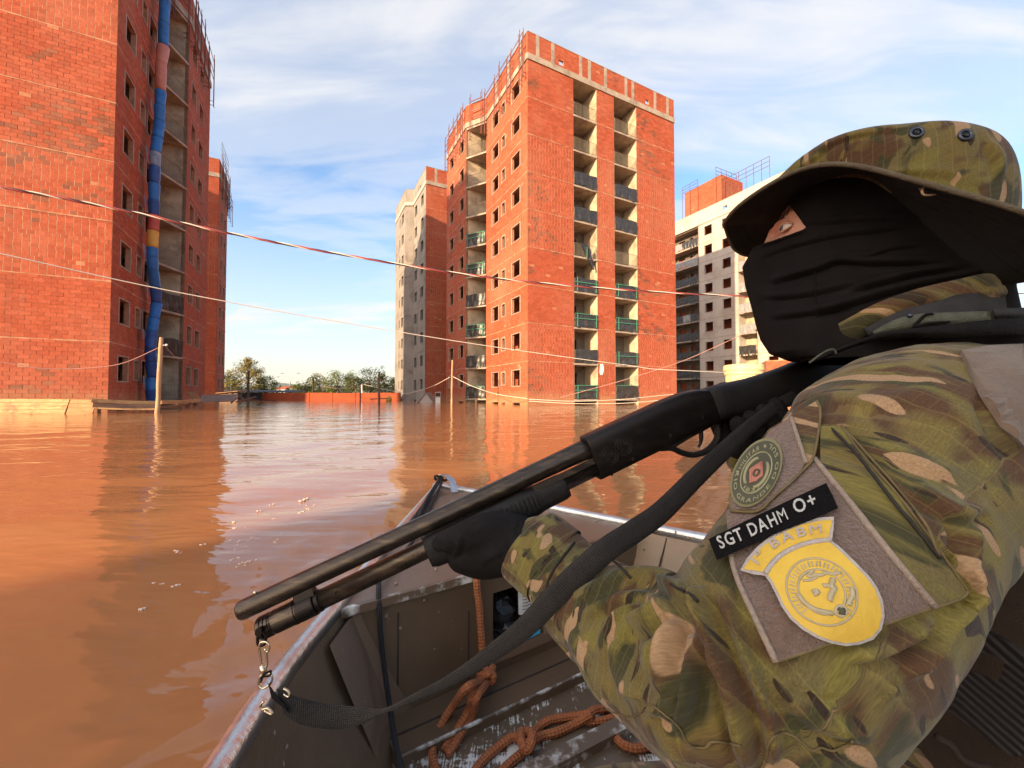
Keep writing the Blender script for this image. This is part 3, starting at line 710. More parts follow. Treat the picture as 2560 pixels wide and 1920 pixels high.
    if guards: guard(S1, R, [.15, .75, 2.2, 2.9, 4.4, 5.4, L1-.25], seed+10); guard(S2, R, [.2, .8, 1.8, 3.0, 4.4, L2-.25], seed+11); guard(Face(A, dd.normalized(), nd, dd.length), R, [.35, 1.6], seed+12)
    flush_bricks(out, R, singles)
    return R, A, B
CT = (1.175, 29.8)
WB, WS = (1.05, 2.28), (1.18, 2.20)
st1 = ['tape', 'tarp', 'tape', 'tape2', 'torn', 'tarp', 'tarp', 'rail', 'rail']
st2 = ['tape3', 'tape2', 'tape', 'tape', 'rail', 'tarp', 'tarp', 'rail', 'rail']
TW, TA, TB = tower('apartment_tower', 'unfinished orange brick tower in the middle, with two columns of recessed balconies on its front', CT, U2, 15.85, 7.75, 1.30, 1.88, 5.9,
    [(1.22, 2.58, *WB), (3.86, 4.48, *WS), (5.12, 6.42, *WB)], [(.62, 1.86, *WB), (3.6, 4.95, *WB)],
    rec=[(4.25, 6.62), (8.5, 11.07)], recstyles=[st1, st2],
    diag=['tape3', 'tarp', 'tape', 'tarp', 'tape', 'tape', 'rail', 'rail', 'rail'], seed=1, holes=[3.1, 12.4], strips=[.9, 2.3, 5.0, 5.9, 7.6, 9.9, 10.7, 13.4, 15.0])
CTL = (-19.07, 18.9)
LT, LA, LB = tower('apartment_tower', 'tall brick tower at the left edge, blue debris chute hanging down its shaded side', CTL, -U2, 15.85, 6.6, .9, 1.9, 6.6,
    [(.97, 2.2, *WB), (3.08, 3.75, *WS), (4.2, 5.4, *WB)], [(.9, 2.1, *WB), (3.1, 4.4, *WB)],
    diag=['rail', 'tarp', 'tarp', 'rail', 'rail', 'rail', 'rail', 'rail', 'rail'], seed=11, strips=[1.4, 4.6], upper_post=True, front_styles=(2, 0, 1, 1, 2, 2, 1), side_styles=(2, 0, 2, 2))
C3 = (-10.41, 47.9)
T3, A3, B3 = tower('apartment_block', 'block behind the middle tower with grey plastered side and brick end wall', C3, U2, 12, 6.3, 1.0, .5, 6.4,
    [(1.2, 2.4, *WB), (4.4, 5.6, *WB)], [(1.0, 2.2, *WB), (3.2, 3.7, *WS)], diag=None, seed=21, singles=0, side_m='greyplaster', strips=[1.2], guards=False)
C4 = (-34.5, 46.5)
T4, A4, B4 = tower('apartment_block', 'narrow brick block in shade behind the left tower, scaffold poles on its roof', C4, -U2, 8, 5.6, -.6, 1.9, 2.0,
    [(1.4, 2.4, *WB), (3.6, 4.6, *WB)], [(.5, 1.4, *WB)], diag=['rail']*9, seed=31, singles=0, strips=[1.2])
# roof ladder cage of the middle tower
def cage(parent, face, t, k, z, s=.55, n=4, name='ladder_cage'):
    mb = MB(); c = face.P(t, z, k); d = V3(face.d, 0)*s; e = V3(face.n, 0)*s
    for i in (0, 1):
        for j in (0, 1): mb.tube([c+d*i+e*j, c+d*i+e*j+Vector((0, 0, n*.75))], .03, 4)
    for q in range(n+1):
        zz = Vector((0, 0, q*.75)); P = [c+zz, c+d+zz, c+d+e+zz, c+e+zz]
        for i in range(4): mb.tube([P[i], P[(i+1) % 4]], .026, 4)
        mb.tube([P[0], P[2]], .02, 4)
    mb.build(name, MT['steel'], parent)
cage(TW, Face(TB, V2, -U2, 5.9), 1.6, -1.4, ZC+.4, n=4)
mb = MB(); f4 = Face(Vector(C4), V2, U2, 6.3)
for t in (0, 2.2, 4.4): mb.tube([f4.P(t, ZT, .2), f4.P(t, ZT+2.2, .2)], .03, 4)
for z in (.7, 1.4, 2.1): mb.tube([f4.P(0, ZT+z, .2), f4.P(4.4, ZT+z, .2)], .03, 4)
mb.build('guard_rail', MT['steel'], T4)

# pale plastered tower at the right
def right_tower():
    R = thing('apartment_tower', 'pale plastered tower behind the soldier\'s hat, dark windows and long balconies hung with plastic', 'building')
    O = Vector((26.2, 64.0))-(-V2)*3.0; d = -V2; n = -U2; w = hit(2075, 800, O, d)[0]
    F = Face(O, d, n, w)
    T = lambda px, py=800: hit(px, py, O, d)[0]
    b0, b1 = T(1672), T(1748); c0, c1 = T(1849), T(1893)
    cols = [(T(1763), T(1782.5)), (T(1808), T(1829)), (T(1920), T(1945)), (T(1956), T(1966)), (T(2010), T(2040))]
    ops = [(a, b, ZS(k)+1.0, ZS(k)+2.35) for k in range(9) for a, b in cols]
    bay = [(b0, b1, -1, ZC), (c0, c1, -1, ZC)]
    backing(F, ops+bay, -.6, ZC, MT['paleplaster'], R)
    for o in ops: window(F, o, R, .08, 'paleplaster')
    for k in range(1, 9):
        for p, q in free(w, ops+bay, ZS(k)-.05, ZS(k)+.03): mb = MB(); F.box(mb, p, q, ZS(k)-.05, ZS(k)+.03, -.01, .02); mb.build('floor_band', MT['frame'], R)
    mb = MB(); F.box(mb, 0, w, ZC, ZCT-.1, -.3, .12); mb.build('cornice', MT['paleplaster'], R)
    backing(F, [(T(1811), T(1822), ZCT+.3, ZCT+.8)], ZCT-.1, ZT, MT['paleplaster'], R, 'parapet', .2)
    mb = MB(); F.box(mb, 0, w, ZT, ZT+.06, -.22, .04); mb.build('coping', MT['paleplaster'], R)
    mb = MB(); F.box(mb, 0, w, -.6, ZC, -2.1, -1.95); mb.build('partition_wall', MT['orangewall'], R)
    for k in range(10): mb = MB(); F.box(mb, .05, w-.05, ZS(k)-.14, ZS(k), -1.94, -.21); mb.build('floor_slab', MT['concrete'], R)
    Face(O+d*w, -n, d, 14); mb = MB(); Face(O, -n, -d, 14).box(mb, 0, 14, -.6, ZT-.1, -.2, 0); Face(O+d*w, -n, d, 14).box(mb, 0, 14, -.6, ZT-.1, -.2, 0); Face(O-n*14, d, -n, w).box(mb, 0, w, -.6, ZT-.1, -.2, 0); mb.build('far_wall', MT['paleplaster'], R)
    slab([O-n*.2, O+d*w-n*.2, O+d*w-n*14, O-n*14], ZC+.2, .2, 'concrete', 'roof_slab', R)
    inn = -n; st = 'rail'
    for (r0, r1, dep, wid) in ((b0, b1, 1.6, 0), (c0, c1, 1.4, 1)):
        p0 = F.P(r0, 0).to_2d(); W_ = r1-r0
        for q, s in ((p0, 1), (p0+d*W_, -1)): mb = MB(); Face(q, inn, d*s, dep).box(mb, 0, dep, -.6, ZC, -.12, .01); mb.build('side_wall', MT['paleplaster'], R)
        dr = ((.14, .36), (.52, .62), (.76, .95)) if not wid else ((.62, .92),)
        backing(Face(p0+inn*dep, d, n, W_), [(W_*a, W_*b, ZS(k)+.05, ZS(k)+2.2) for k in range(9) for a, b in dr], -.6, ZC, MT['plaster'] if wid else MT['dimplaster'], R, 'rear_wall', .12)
        for k in range(9):
            o = .12 if not wid else .25; e = .014
            b = slab([p0+d*e+n*o, p0+d*(W_-e)+n*o, p0+d*(W_-e)+inn*dep, p0+d*e+inn*dep], ZS(k), .2, 'concrete', 'balcony', R)
            railing(p0+d*.05+n*(o-.05), p0+d*(W_-.05)+n*(o-.05), ZS(k), b)
            m = 4 if not wid else 1
            for i in range(m):
                mm = 'tarp'
                if not wid and ((k == 7) or (k == 8 and i < 2) or (k == 4 and i == 2)): mm = 'tarpgrey'
                if wid: mm = 'tarpgrey' if k > 2 else 'tarp'
                s0 = .03+i*(W_-.06)/m
                tarp(p0+d*s0+n*(o-.04), p0+d*(s0+(W_-.06)/m-.04)+n*(o-.04), ZS(k), 1.15, n, b, 900+k*10+i, mm, .05, z0=.1-.3*((k*3+i) % 3 == 0))
    # brick lift house with scaffold on the roof
    t0, t1 = T(1711, 500), T(1823, 500); f = Face(O-n*.35, d, n, w); lo = []
    zt0, zt1 = ZT+2.7, ZT+3.9
    t1 = hit(1803, 470, f.O, d)[0]; t0 = hit(1712, 500, f.O, d)[0]
    mb = MB(); f.box(mb, t0, t1, ZT-.3, ZT+4.1, -.2, 0); Face(f.P(t1, 0).to_2d(), -n, d, 5).box(mb, .21, 5, ZT-.3, ZT+4.1, -.2, 0); mb.build('lift_house', MT['mortar'], R)
    ff = Face(f.P(t0, 0).to_2d(), d, n, t1-t0); lay(ff, [], ZT+.1, ZT+4.1, 77, lo, [2]); lay(Face(f.P(t1, 0).to_2d(), -n, d, 5), [], ZT+.1, ZT+4.1, 78, lo, [2]); flush_bricks(lo, R, 0)
    def rails(P0, P1, z, hh, n_):
        mb = MB(); D = P1-P0
        for i in range(n_+1): mb.tube([V3(P0+D*(i/n_), ZT), V3(P0+D*(i/n_), z+hh)], .04, 4)
        for q in (0, .5, 1.0): mb.tube([V3(P0, z+q*hh), V3(P1, z+q*hh)], .035, 4)
        mb.build('guard_rail', MT['rust'], R)
    rails(f.P(t0-.2, 0, .3).to_2d(), f.P(t0+2.6, 0, .3).to_2d(), ZT+4.1, .9, 2)
    rails(f.P(t1-.6, 0, .3).to_2d(), f.P(t1-.6, 0, -4.5).to_2d(), ZT+4.3, 1.1, 4)
    rails(f.P(t1+.2, 0, -.5).to_2d(), f.P(t1+6.5, 0, -.5).to_2d(), ZT+2.2, 1.2, 6)
    # brick building glimpsed at its foot
    return R
right_tower()
g = thing('brick_annex', 'low orange brick annex behind the gun stock, right of the pale tower windows', 'building', (0, 0, 0))
fx = Face(Vector((25.5, 40)), Vector((.9, -.43)).normalized(), Vector((-.43, -.9)).normalized(), 8); mb = MB(); fx.box(mb, 0, 8, -.5, 4.2, -4, 0); mb.build('wall', MT['mortar'], g)
lo = []; lay(fx, [(1.5, 2.7, 1.2, 2.4)], -.1, 4.15, 5, lo, [2]); flush_bricks(lo, g, 0); window(fx, (1.5, 2.7, 1.2, 2.4), g)

g = thing('shade_block', 'added plain brick block out of sight behind the left tower, shading the rear block', 'building', (-47.5, 33.5, 0))  # unseen block added so that the narrow rear block falls in shade
MB().box((-3.5, -3.5, -.6), V3(U2, 0)*7, V3(V2, 0)*7, (0, 0, 29)).build('wall', MT['mortar'], g); MB().box((-3.7, -3.8, 28.4), V3(U2, 0)*7.5, V3(V2, 0)*7.5, (0, 0, .3)).build('roof_slab', MT['concrete'], g)
for z in np.arange(1.5, 27, 2.88): MB().box(Vector((-3.5, -3.5, z))+V3(U2, 0)*2.8-V3(V2, 0)*.03, V3(U2, 0)*1.3, V3(V2, 0)*.05, (0, 0, 1.2)).build('window', MT['dark'], g)
# added unseen brick tower, placed against the low sun to shade the boat
g = thing('shade_tower', 'added brick tower out of view behind the boat, keeping the sun off it', 'tower', (-19.5, -21.6, 0))
q = Vector((SUN_H.y, -SUN_H.x, 0)); hN = Vector((-SUN_H.x, -SUN_H.y, 0))
MB().box(Vector((0, 0, -.6))-q*2.2, q*4.4, -hN*3.2, (0, 0, 10.4)).build('wall', MT['mortar'], g)
MB().box(Vector((0, 0, 9.8))-q*2.4+hN*.2, q*4.8, -hN*3.6, (0, 0, .25)).build('roof_slab', MT['concrete'], g)
for z in (1.4, 4.2, 7.0): MB().box(Vector((0, 0, z))-q*.5+hN*.005, q*1.0, hN*.04, (0, 0, 1.2)).build('window', MT['dark'], g)

# ---------------------------------------------------------------- debris chute on the left tower
def chute():
    R = thing('debris_chute', 'blue sleeve debris chute with salmon, red and yellow lengths hanging down the left tower', 'chute')
    s3 = 1002/640.; f = Face(LA-V2*.0, V2, U2, 1); O = Vector(CTL)+U2*.55
    path = [(648, -140), (646, -60), (645, 15), (641, 100), (640, 186), (630, 255), (629, 360), (625, 420), (624, 480), (616, 545), (608, 600), (606, 655), (604, 722), (602, 790), (602, 845), (599, 908), (597, 972), (596, 1010), (598, 1060), (609, 1130), (613, 1190), (602, 1250), (595, 1300), (588, 1372), (591, 1420), (596, 1480), (592, 1530), (594, 1590)]
    cols = ['blue', 'blue', 'blue', 'blue', 'salmon', 'salmon', 'blue', 'blue', 'blue', 'blue', 'bluegrey', 'bluedark', 'blue', 'bluedark', 'red', 'yellow', 'blue', 'blue', 'blue', 'bluedark', 'blue', 'blue', 'bluedark', 'bluedark', 'bluedark', 'blue', 'bluedark']
    P = []
    for x, y in path:
        t, z = hit(x/s3, y/s3, O, V2); P.append(Vector((O.x+V2.x*t, O.y+V2.y*t, z)))
    r2 = np.random.default_rng(8)
    for i, c in enumerate(cols):
        a, b = P[i], P[i+1]; mb = MB(); d = b-a; a2 = a-d*.04
        r0 = .30 if c == 'salmon' and cols[i-1] != 'salmon' else .265
        n = 14; rings = []
        for j in range(6):
            t = j/5; rr = (r0+(.235-r0)*t)*(1+.03*math.sin(7*t+i)); c_ = a2+(b-a2)*t
            rings.append([c_+V3(U2, 0)*(rr*math.cos(2*math.pi*k/n)*(1+.05*math.sin(3*k+i)))+V3(V2, 0)*(rr*math.sin(2*math.pi*k/n)) for k in range(n)])
        rings += [[v*1.0 for v in [(p-rings[-1][0])*1+rings[-1][0] for p in rings[-1]]]]
        s = mb.loft(rings, cap=False).build('chute_section', MT[c], R, smooth=True)
        if i % 3 == 1:
            k = MB(); top = rings[0]; base = a2-V3(U2, 0)*.27-V3(V2, 0)*.18
            k.add([base, base-V3(V2, 0)*.34+Vector((0, 0, .10)), base-V3(V2, 0)*.2-Vector((0, 0, .5)), base-Vector((0, 0, .75))], [(0, 1, 2), (0, 2, 3)]); k.build('loose_flap', MT['bluegrey' if c.startswith('blue') else c], s)
    return R
chute()

# ---------------------------------------------------------------- timber afloat
def plank(label, pts, w, t, m='wooddark', name='plank', group=None, tilt=(0, .3, 1)):
    P = [Vector(p) for p in pts]; c = P[0]; root = MB(); up = Vector(tilt).normalized()
    rings = []
    for i, p in enumerate(P):
        d = (P[min(i+1, len(P)-1)]-P[max(i-1, 0)]).normalized(); s = (up-d*up.dot(d)).normalized(); k = d.cross(s)
        rings.append([p-c-s*w/2-k*t/2, p-c+s*w/2-k*t/2, p-c+s*w/2+k*t/2, p-c-s*w/2+k*t/2])
    o = root.loft(rings).build(name, MT[m]); o.location = c; return setp(o, label, 'plank', group)
def formwork(label, x0, x1, Y0, Y1, yt0, yt1, n):
    R = thing('formwork_panel', label, 'formwork panel', (at_px(x0, Y0), Y0, 0), 'sunlit formwork panels afloat')
    L = Vector((at_px(x1, Y1)-at_px(x0, Y0), Y1-Y0, 0)); h0, h1 = HC+(986-yt0)/1000*Y0, HC+(986-yt1)/1000*Y1
    for i in range(n):
        z = lambda h: -.12+(h+.12)*i/n+.006; lean = Vector((0, .22*i/n, 0))
        MB().add([Vector((0, 0, z(h0)))+lean, L+Vector((0, 0, z(h1)))+lean, L+Vector((0, .2/n, z(h1)+(h1+.12)/n-.012))+lean, Vector((0, .2/n, z(h0)+(h0+.12)/n-.012))+lean] +
                 [q+Vector((0, .035, 0)) for q in (Vector((0, 0, z(h0)))+lean, L+Vector((0, 0, z(h1)))+lean, L+Vector((0, .2/n, z(h1)+(h1+.12)/n-.012))+lean, Vector((0, .2/n, z(h0)+(h0+.12)/n-.012))+lean)],
                 [(0, 1, 2, 3), (7, 6, 5, 4), (0, 4, 5, 1), (1, 5, 6, 2), (2, 6, 7, 3), (3, 7, 4, 0)]).build('board', MT['woodpale'], R)
    for s in np.linspace(.06, .94, 4): MB().box(L*s+Vector((0, .30, -.1)), L.normalized()*.08, (0, .06, 0), (0, 0, h0)).build('batten', MT['wooddark'], R)
formwork('long pale formwork panel at the left edge of the photo, afloat before the left tower', -160, 160, 16.0, 16.6, 996, 998, 5)
formwork('short pale formwork panel with a dark strap, right of the long one', 164, 230, 16.6, 16.9, 998, 1000, 4)
def fl(px0, py0, px1, py1, Y0, Y1, n=6, sag=0.0):
    a, b = un(px0, py0, Y0), un(px1, py1, Y1)
    return [a+(b-a)*(i/n)+Vector((0, 0, -sag*math.sin(math.pi*i/n))) for i in range(n+1)]
for i, (args, w, m, lab) in enumerate([
    ((228, 1001, 402, 1007, 16.8, 18.6), .16, 'woodpale', 'long pale plank, uppermost of the floating pile left of the peeled pole'),
    ((232, 1012, 396, 1017, 16.9, 18.4), .20, 'wooddark', 'dark wet plank in the middle of the floating pile'),
    ((236, 1020, 394, 1023, 16.6, 17.8), .07, 'woodpale', 'thin pale plank lying lowest along the water'),
    ((402, 1006, 500, 1001, 18.4, 22), .16, 'woodpale', 'plank just right of the peeled pole, rising to the right'),
    ((396, 1018, 470, 1010, 18.2, 21), .10, 'wooddark', 'dark plank right of the peeled pole, close to the water'),
    ((440, 1012, 505, 1001, 20, 23), .12, 'wooddark', 'warped dark plank under the broad tilted board')]):
    plank(lab, fl(*args, sag=.03), w, .06, m, group='planks floating by the left tower')
bd = MB(); q0, q1, q2, q3 = un(492, 1007, 22), un(583, 1004, 24), un(595, 987, 25.5), un(505, 990, 23.5)
up = Vector((0, .05, .05)); bd.add([q0, q1, q2, q3, q0+up, q1+up, q2+up, q3+up], [(0, 1, 2, 3), (4, 7, 6, 5), (0, 4, 5, 1), (1, 5, 6, 2), (2, 6, 7, 3), (3, 7, 4, 0)])
setp(bd.build('board', MT['wooddark']), 'broad brown board tilted out of the water left of the thick dark pole', 'board')
for i, (args, lab) in enumerate([((578, 1007, 605, 985, 25, 27), 'slanting stick crossing the right end of the broad tilted board'), ((590, 1005, 640, 992, 27, 29), 'splintered batten lying across the foot of the thick dark pole'),
        ((600, 998, 648, 1002, 29, 30), 'low grey batten right of the broad board'), ((612, 1004, 600, 988, 28, 29), 'short upright splinter beside the thick dark pole'),
        ((655, 1001, 690, 1003, 38, 39), 'dark batten afloat at the left end of the orange wall'), ((925, 998, 970, 996, 40, 42), 'dark batten afloat near the yellow float')]):
    plank(lab, fl(*args, n=2), .09, .05, 'wooddark' if i % 2 else 'poledark', 'batten', 'loose battens afloat in the gap')
R = thing('plank_ladder', 'small pale timber ladder leaning out of the water at the left tower\'s foot', 'ladder')
a, b = un(466, 980, 27), un(488, 1001, 25.5)
for s in (0, 1): o = Vector((.25*s, .12*s, 0)); MB().tube([a+o, b+o], .035, 5).build('rail', MT['polewood'], R)
for i in range(5): p = a+(b-a)*((i+.5)/5); MB().box(p-Vector((.06, .02, 0)), (.38, .16, 0), (0, .05, 0), (0, 0, .06)).build('rung', MT['woodpale'], R)

# ---------------------------------------------------------------- wires
def wire(name, label, pts, r, m, group=None, k=10):
    P = catmull(pts, k); c = P[0].copy(); o = MB().tube([p-c for p in P], r, 5).build(name, MT[m], smooth=True); o.location = c
    return setp(o, label, 'cable', group)
MT['wirewhite'] = mat('white_wire', (.72, .62, .50), rough=.6); MT['wirered'] = mat('red_wire', (.36, .06, .06), rough=.55); MT['wireblack'] = mat('black_wire', (.03, .025, .03), rough=.5); MT['wirepink'] = mat('faded_wire', (.42, .22, .18), rough=.6)
R = thing('twisted_cable', 'thick twisted red, white and black cable slung across the whole scene', 'cable')
cp = [un(*p) for p in [(-420, 405, 3.2), (0, 468, 3.6), (300, 524, 4.0), (560, 580, 4.4), (830, 632, 4.8), (1150, 684, 5.3), (1400, 712, 5.7), (1700, 733, 6.2), (2000, 742, 6.8), (2500, 735, 7.8), (3400, 700, 10), (5200, 600, 15)]]
cp = catmull(cp, 16)
for j, (m, r) in enumerate([('wirered', .0085), ('wirewhite', .007), ('wireblack', .007)]):
    pts = []
    for i, p in enumerate(cp):
        d = (cp[min(i+1, len(cp)-1)]-cp[max(i-1, 0)]).normalized(); x = Vector((0, 0, 1)); x = (x-d*x.dot(d)).normalized(); y = d.cross(x); t = i*.85+j*2.094
        pts.append(p+(x*math.cos(t)+y*math.sin(t))*.0075)
    MB().tube(pts, r, 6).build('strand', MT[m], R, smooth=True)
wire('wire', 'thin white wire falling from the left edge to the middle tower', [un(*p) for p in [(-300, 570, 4.6), (0, 634, 5.2), (400, 722, 6.3), (800, 796, 7.6), (1200, 862, 9.2), (1560, 912, 10.5), (1700, 926, 11), (2100, 935, 13), (3000, 930, 17), (4600, 880, 26)]], .0085, 'wirewhite')
wire('wire', 'dark wire sagging across the left tower front to the bulb on the peeled pole', [un(*p) for p in [(-200, 880, 14), (0, 905, 15), (90, 920, 15.5), (180, 922, 16), (300, 910, 16.6), (404, 866, 17.2)]], .016, 'wirepink')
wire('wire', 'short wire hanging from the peeled pole to the left tower balcony', [un(*p) for p in [(410, 862, 17.3), (435, 890, 20), (452, 903, 24)]], .014, 'wirepink')
wire('wire', 'white wire drooping left from the pale straight pole', [un(*p) for p in [(1125, 943, 30.5), (1080, 966, 34), (1030, 981, 38), (1000, 982, 42), (905, 960, 55)]], .022, 'wirewhite')
wire('wire', 'white wire drooping right from the pale straight pole to the tower corner', [un(*p) for p in [(1131, 941, 30.5), (1180, 965, 30), (1240, 985, 29.5), (1320, 997, 29.2)]], .02, 'wirewhite')
wire('wire', 'upper pale wire stretched low along the tower front', [un(*p) for p in [(1322, 998, 29.2), (1440, 1003, 29.2), (1560, 998, 30), (1660, 988, 31), (1900, 965, 33)]], .02, 'wirewhite')
wire('wire', 'lower pale wire stretched low along the tower front', [un(*p) for p in [(1322, 1003, 29.2), (1440, 1009, 29.0), (1560, 1008, 29.5), (1660, 1000, 30), (1900, 980, 32)]], .02, 'wirewhite')
wire('wire', 'pink wire climbing right across the tower\'s lower floors to the pale tower', [un(*p) for p in [(1400, 994, 24), (1470, 975, 24), (1560, 950, 24), (1700, 905, 24), (1800, 862, 24), (1894, 820, 24), (2100, 740, 24)]], .018, 'wirepink')
wire('wire', 'thin wire between the wall stake and the tall black pole', [un(*p) for p in [(805, 965, 50), (850, 972, 46), (900, 963, 34), (948, 945, 33)]], .02, 'wirepink')
wire('wire', 'thin wire falling from the tall black pole to the grey plastered block', [un(*p) for p in [(949, 945, 33), (975, 968, 38), (1004, 983, 46)]], .02, 'wirepink')
wire('wire', 'wire strung from the white shed post to the thick dark pole', [un(*p) for p in [(576, 978, 52), (600, 958, 44), (621, 950, 34)]], .02, 'wirepink')
def rag():
    a, b = TW, None
    p = un(1504, 910, 31.5); mb = MB(); rows = []
    for j in range(6): t = j/5; rows.append([p+Vector((.10*(i-1.5)*(.6+.5*math.sin(3*t)), -.04*math.sin(i*2+j), -.85*t)) for i in range(4)])
    mb.loft(rows, closed=False); mb.loft([[q+Vector((0, .015, 0)) for q in r] for r in rows], closed=False)
    c = p.copy(); o = mb.build('rag', MT['wirewhite']); return setp(o, 'pale rag hanging on the wire between the two balcony columns', 'rag')
rag()

# ---------------------------------------------------------------- the aluminium boat
MT['alu'] = mat('worn_aluminium', (.62, .61, .60), (.50, .47, .45), 9, .28, .25, 60, metal=.85, c3=(.40, .33, .28), s3=6)
def boat_paint(name, a, b_, wear, wcol=(.62, .60, .56), scale=3.0, lo=.60, hi=.66):
    m, nt, b = newmat(name); co = nn(nt, 'ShaderNodeNewGeometry').outputs['Position']
    n = nn(nt, 'ShaderNodeTexNoise', Vector=co, Scale=scale, Detail=8.0, Roughness=.62)
    col = mixc(nt, nn(nt, 'ShaderNodeMapRange', i0=n.outputs[0], i1=.35, i2=.65).outputs[0], a, b_)
    # flecks, mud splashes
    n2 = nn(nt, 'ShaderNodeTexNoise', Vector=co, Scale=60.0, Detail=3.0, Roughness=.6)
    col = mixc(nt, nn(nt, 'ShaderNodeMapRange', i0=n2.outputs[0], i1=.70, i2=.73, i4=.8).outputs[0], col, (.34, .26, .20))
    w = nn(nt, 'ShaderNodeTexNoise', Vector=nn(nt, 'ShaderNodeMapping', Vector=co, Rotation=(0, 0, .45), Scale=(1.0, 1.3, 1)).outputs[0], Scale=4.2, Detail=10.0, Roughness=.74, Distortion=.3)
    w2 = nn(nt, 'ShaderNodeTexNoise', Vector=nn(nt, 'ShaderNodeMapping', Vector=co, Rotation=(0, 0, .9), Scale=(10, 1, 1)).outputs[0], Scale=22.0, Detail=4.0, Roughness=.7)
    wf = mth(nt, 'ADD', w.outputs[0], mth(nt, 'MULTIPLY', mth(nt, 'SUBTRACT', w2.outputs[0], .5), .35))
    f = nn(nt, 'ShaderNodeMapRange', i0=wf, i1=wear, i2=wear+.035).outputs[0]
    col = mixc(nt, f, col, wcol)
    bp = nn(nt, 'ShaderNodeBump', Strength=.35, Distance=.003, Height=n2.outputs[0])
    setin(nt, b, Base__Color=col, Roughness=.42, Normal=bp.outputs[0]); b.inputs['Specular IOR Level'].default_value = .5
    return m
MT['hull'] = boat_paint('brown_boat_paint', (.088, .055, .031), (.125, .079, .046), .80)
MT['deck'] = boat_paint('brown_deck_paint', (.14, .088, .054), (.17, .11, .072), .72)
MT['hullside'] = boat_paint('tan_lit_hull_paint', (.19, .12, .070), (.24, .155, .095), .77)  # right inner side: light falling there is put into this paler paint
MT['floor'] = boat_paint('worn_floor_paint', (.10, .068, .042), (.13, .088, .055), .505)
BO = thing('aluminium_boat', 'brown aluminium boat with bare metal gunwales that carries the soldier', 'boat', (0, 0, 0))
def bpar(): return BO
AS = np.concatenate([np.linspace(0, .1, 4), np.linspace(.16, 3.6, 40)])
FL = .03
def fbeam(a): return float(beam(a))*np.clip(.745+.09*np.clip((a-1.2), 0, 1), 0, .84)
def hw(a): return max(float(beam(a)), .012)
for s, nm in ((-1, 0), (1, 0)):
    # inner skin, outer skin, gunwale
    mb = MB(); rings = []
    for a in AS: rings.append([boat(a, s*(hw(a)-.004), ZG-.012), boat(a, s*(hw(a)*.94), ZG-.10), boat(a, s*(hw(a)*.5+fbeam(a)*.5), .16), boat(a, s*fbeam(a), FL), boat(a, s*fbeam(a)*.9, -.02)])
    outer = [[boat(max(a, 0), s*(hw(a)+.012), ZG-.012), boat(max(a, 0), s*(hw(a)*.95+.014), ZG-.10), boat(a, s*(hw(a)*.5+fbeam(a)*.5+.02), .12), boat(a, s*(fbeam(a)*.8+.01), -.06), boat(a, s*.0, -.14)] for a in AS]
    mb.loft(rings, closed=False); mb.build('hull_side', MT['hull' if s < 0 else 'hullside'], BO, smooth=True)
    MB().loft(outer, closed=False).build('hull_plate', MT['hullside'], BO, smooth=True)
    g = MB(); rr = []
    for a in AS:
        c = boat(a-.012, s*(hw(a)+.004), ZG); o = V3(Vector(BR*s), 0); k = .0175
        rr.append([c+o*(k*x)+Vector((0, 0, k*z)) for x, z in ((-1, -.9), (-1, .35), (-.55, .75), (.2, .85), (.8, .55), (1.15, -.1), (1.0, -.9))])
    g.loft(rr).build('gunwale', MT['alu'], BO, smooth=True)
# floor
mb = MB(); mb.loft([[boat(a, l*fbeam(a), FL+.0) for l in np.linspace(-1, 1, 7)] for a in AS], closed=False); mb.build('floor', MT['floor'], BO)
# foredeck and bulkhead
Lp, Rp = atz(845, 1516, ZG), atz(1611, 1314, ZG); la, ll = boatinv(Lp.x, Lp.y); ra, rl = boatinv(Rp.x, Rp.y)
def edge(t, z, back=0.0, sh=1.0):
    a = la+(ra-la)*t+back; l = ll*sh+(rl*sh-ll*sh)*t; return boat(a, l, z)
mb = MB(); rows = []
for q in np.linspace(0, 1, 8):
    rows.append([boat((la+(ra-la)*t)*q+.02*(1-q), (ll*.985+(rl-ll)*.985*t)*max(q, .03), ZG-.006-.0*q) for t in np.linspace(0, 1, 9)])
mb.loft(rows, closed=False); mb.build('foredeck', MT['deck'], BO)
lip = MB(); lip.box(edge(0, ZG-.022, .0, .99), edge(1, 0, 0, .99)-edge(0, 0, 0, .99), V3(Vector(BE), 0)*.012, (0, 0, .0185)); lip.build('deck_edge', mat('scuffed_deck_edge', (.60, .57, .53), (.11, .07, .045), 16, .4, lo=.34, hi=.50), BO)
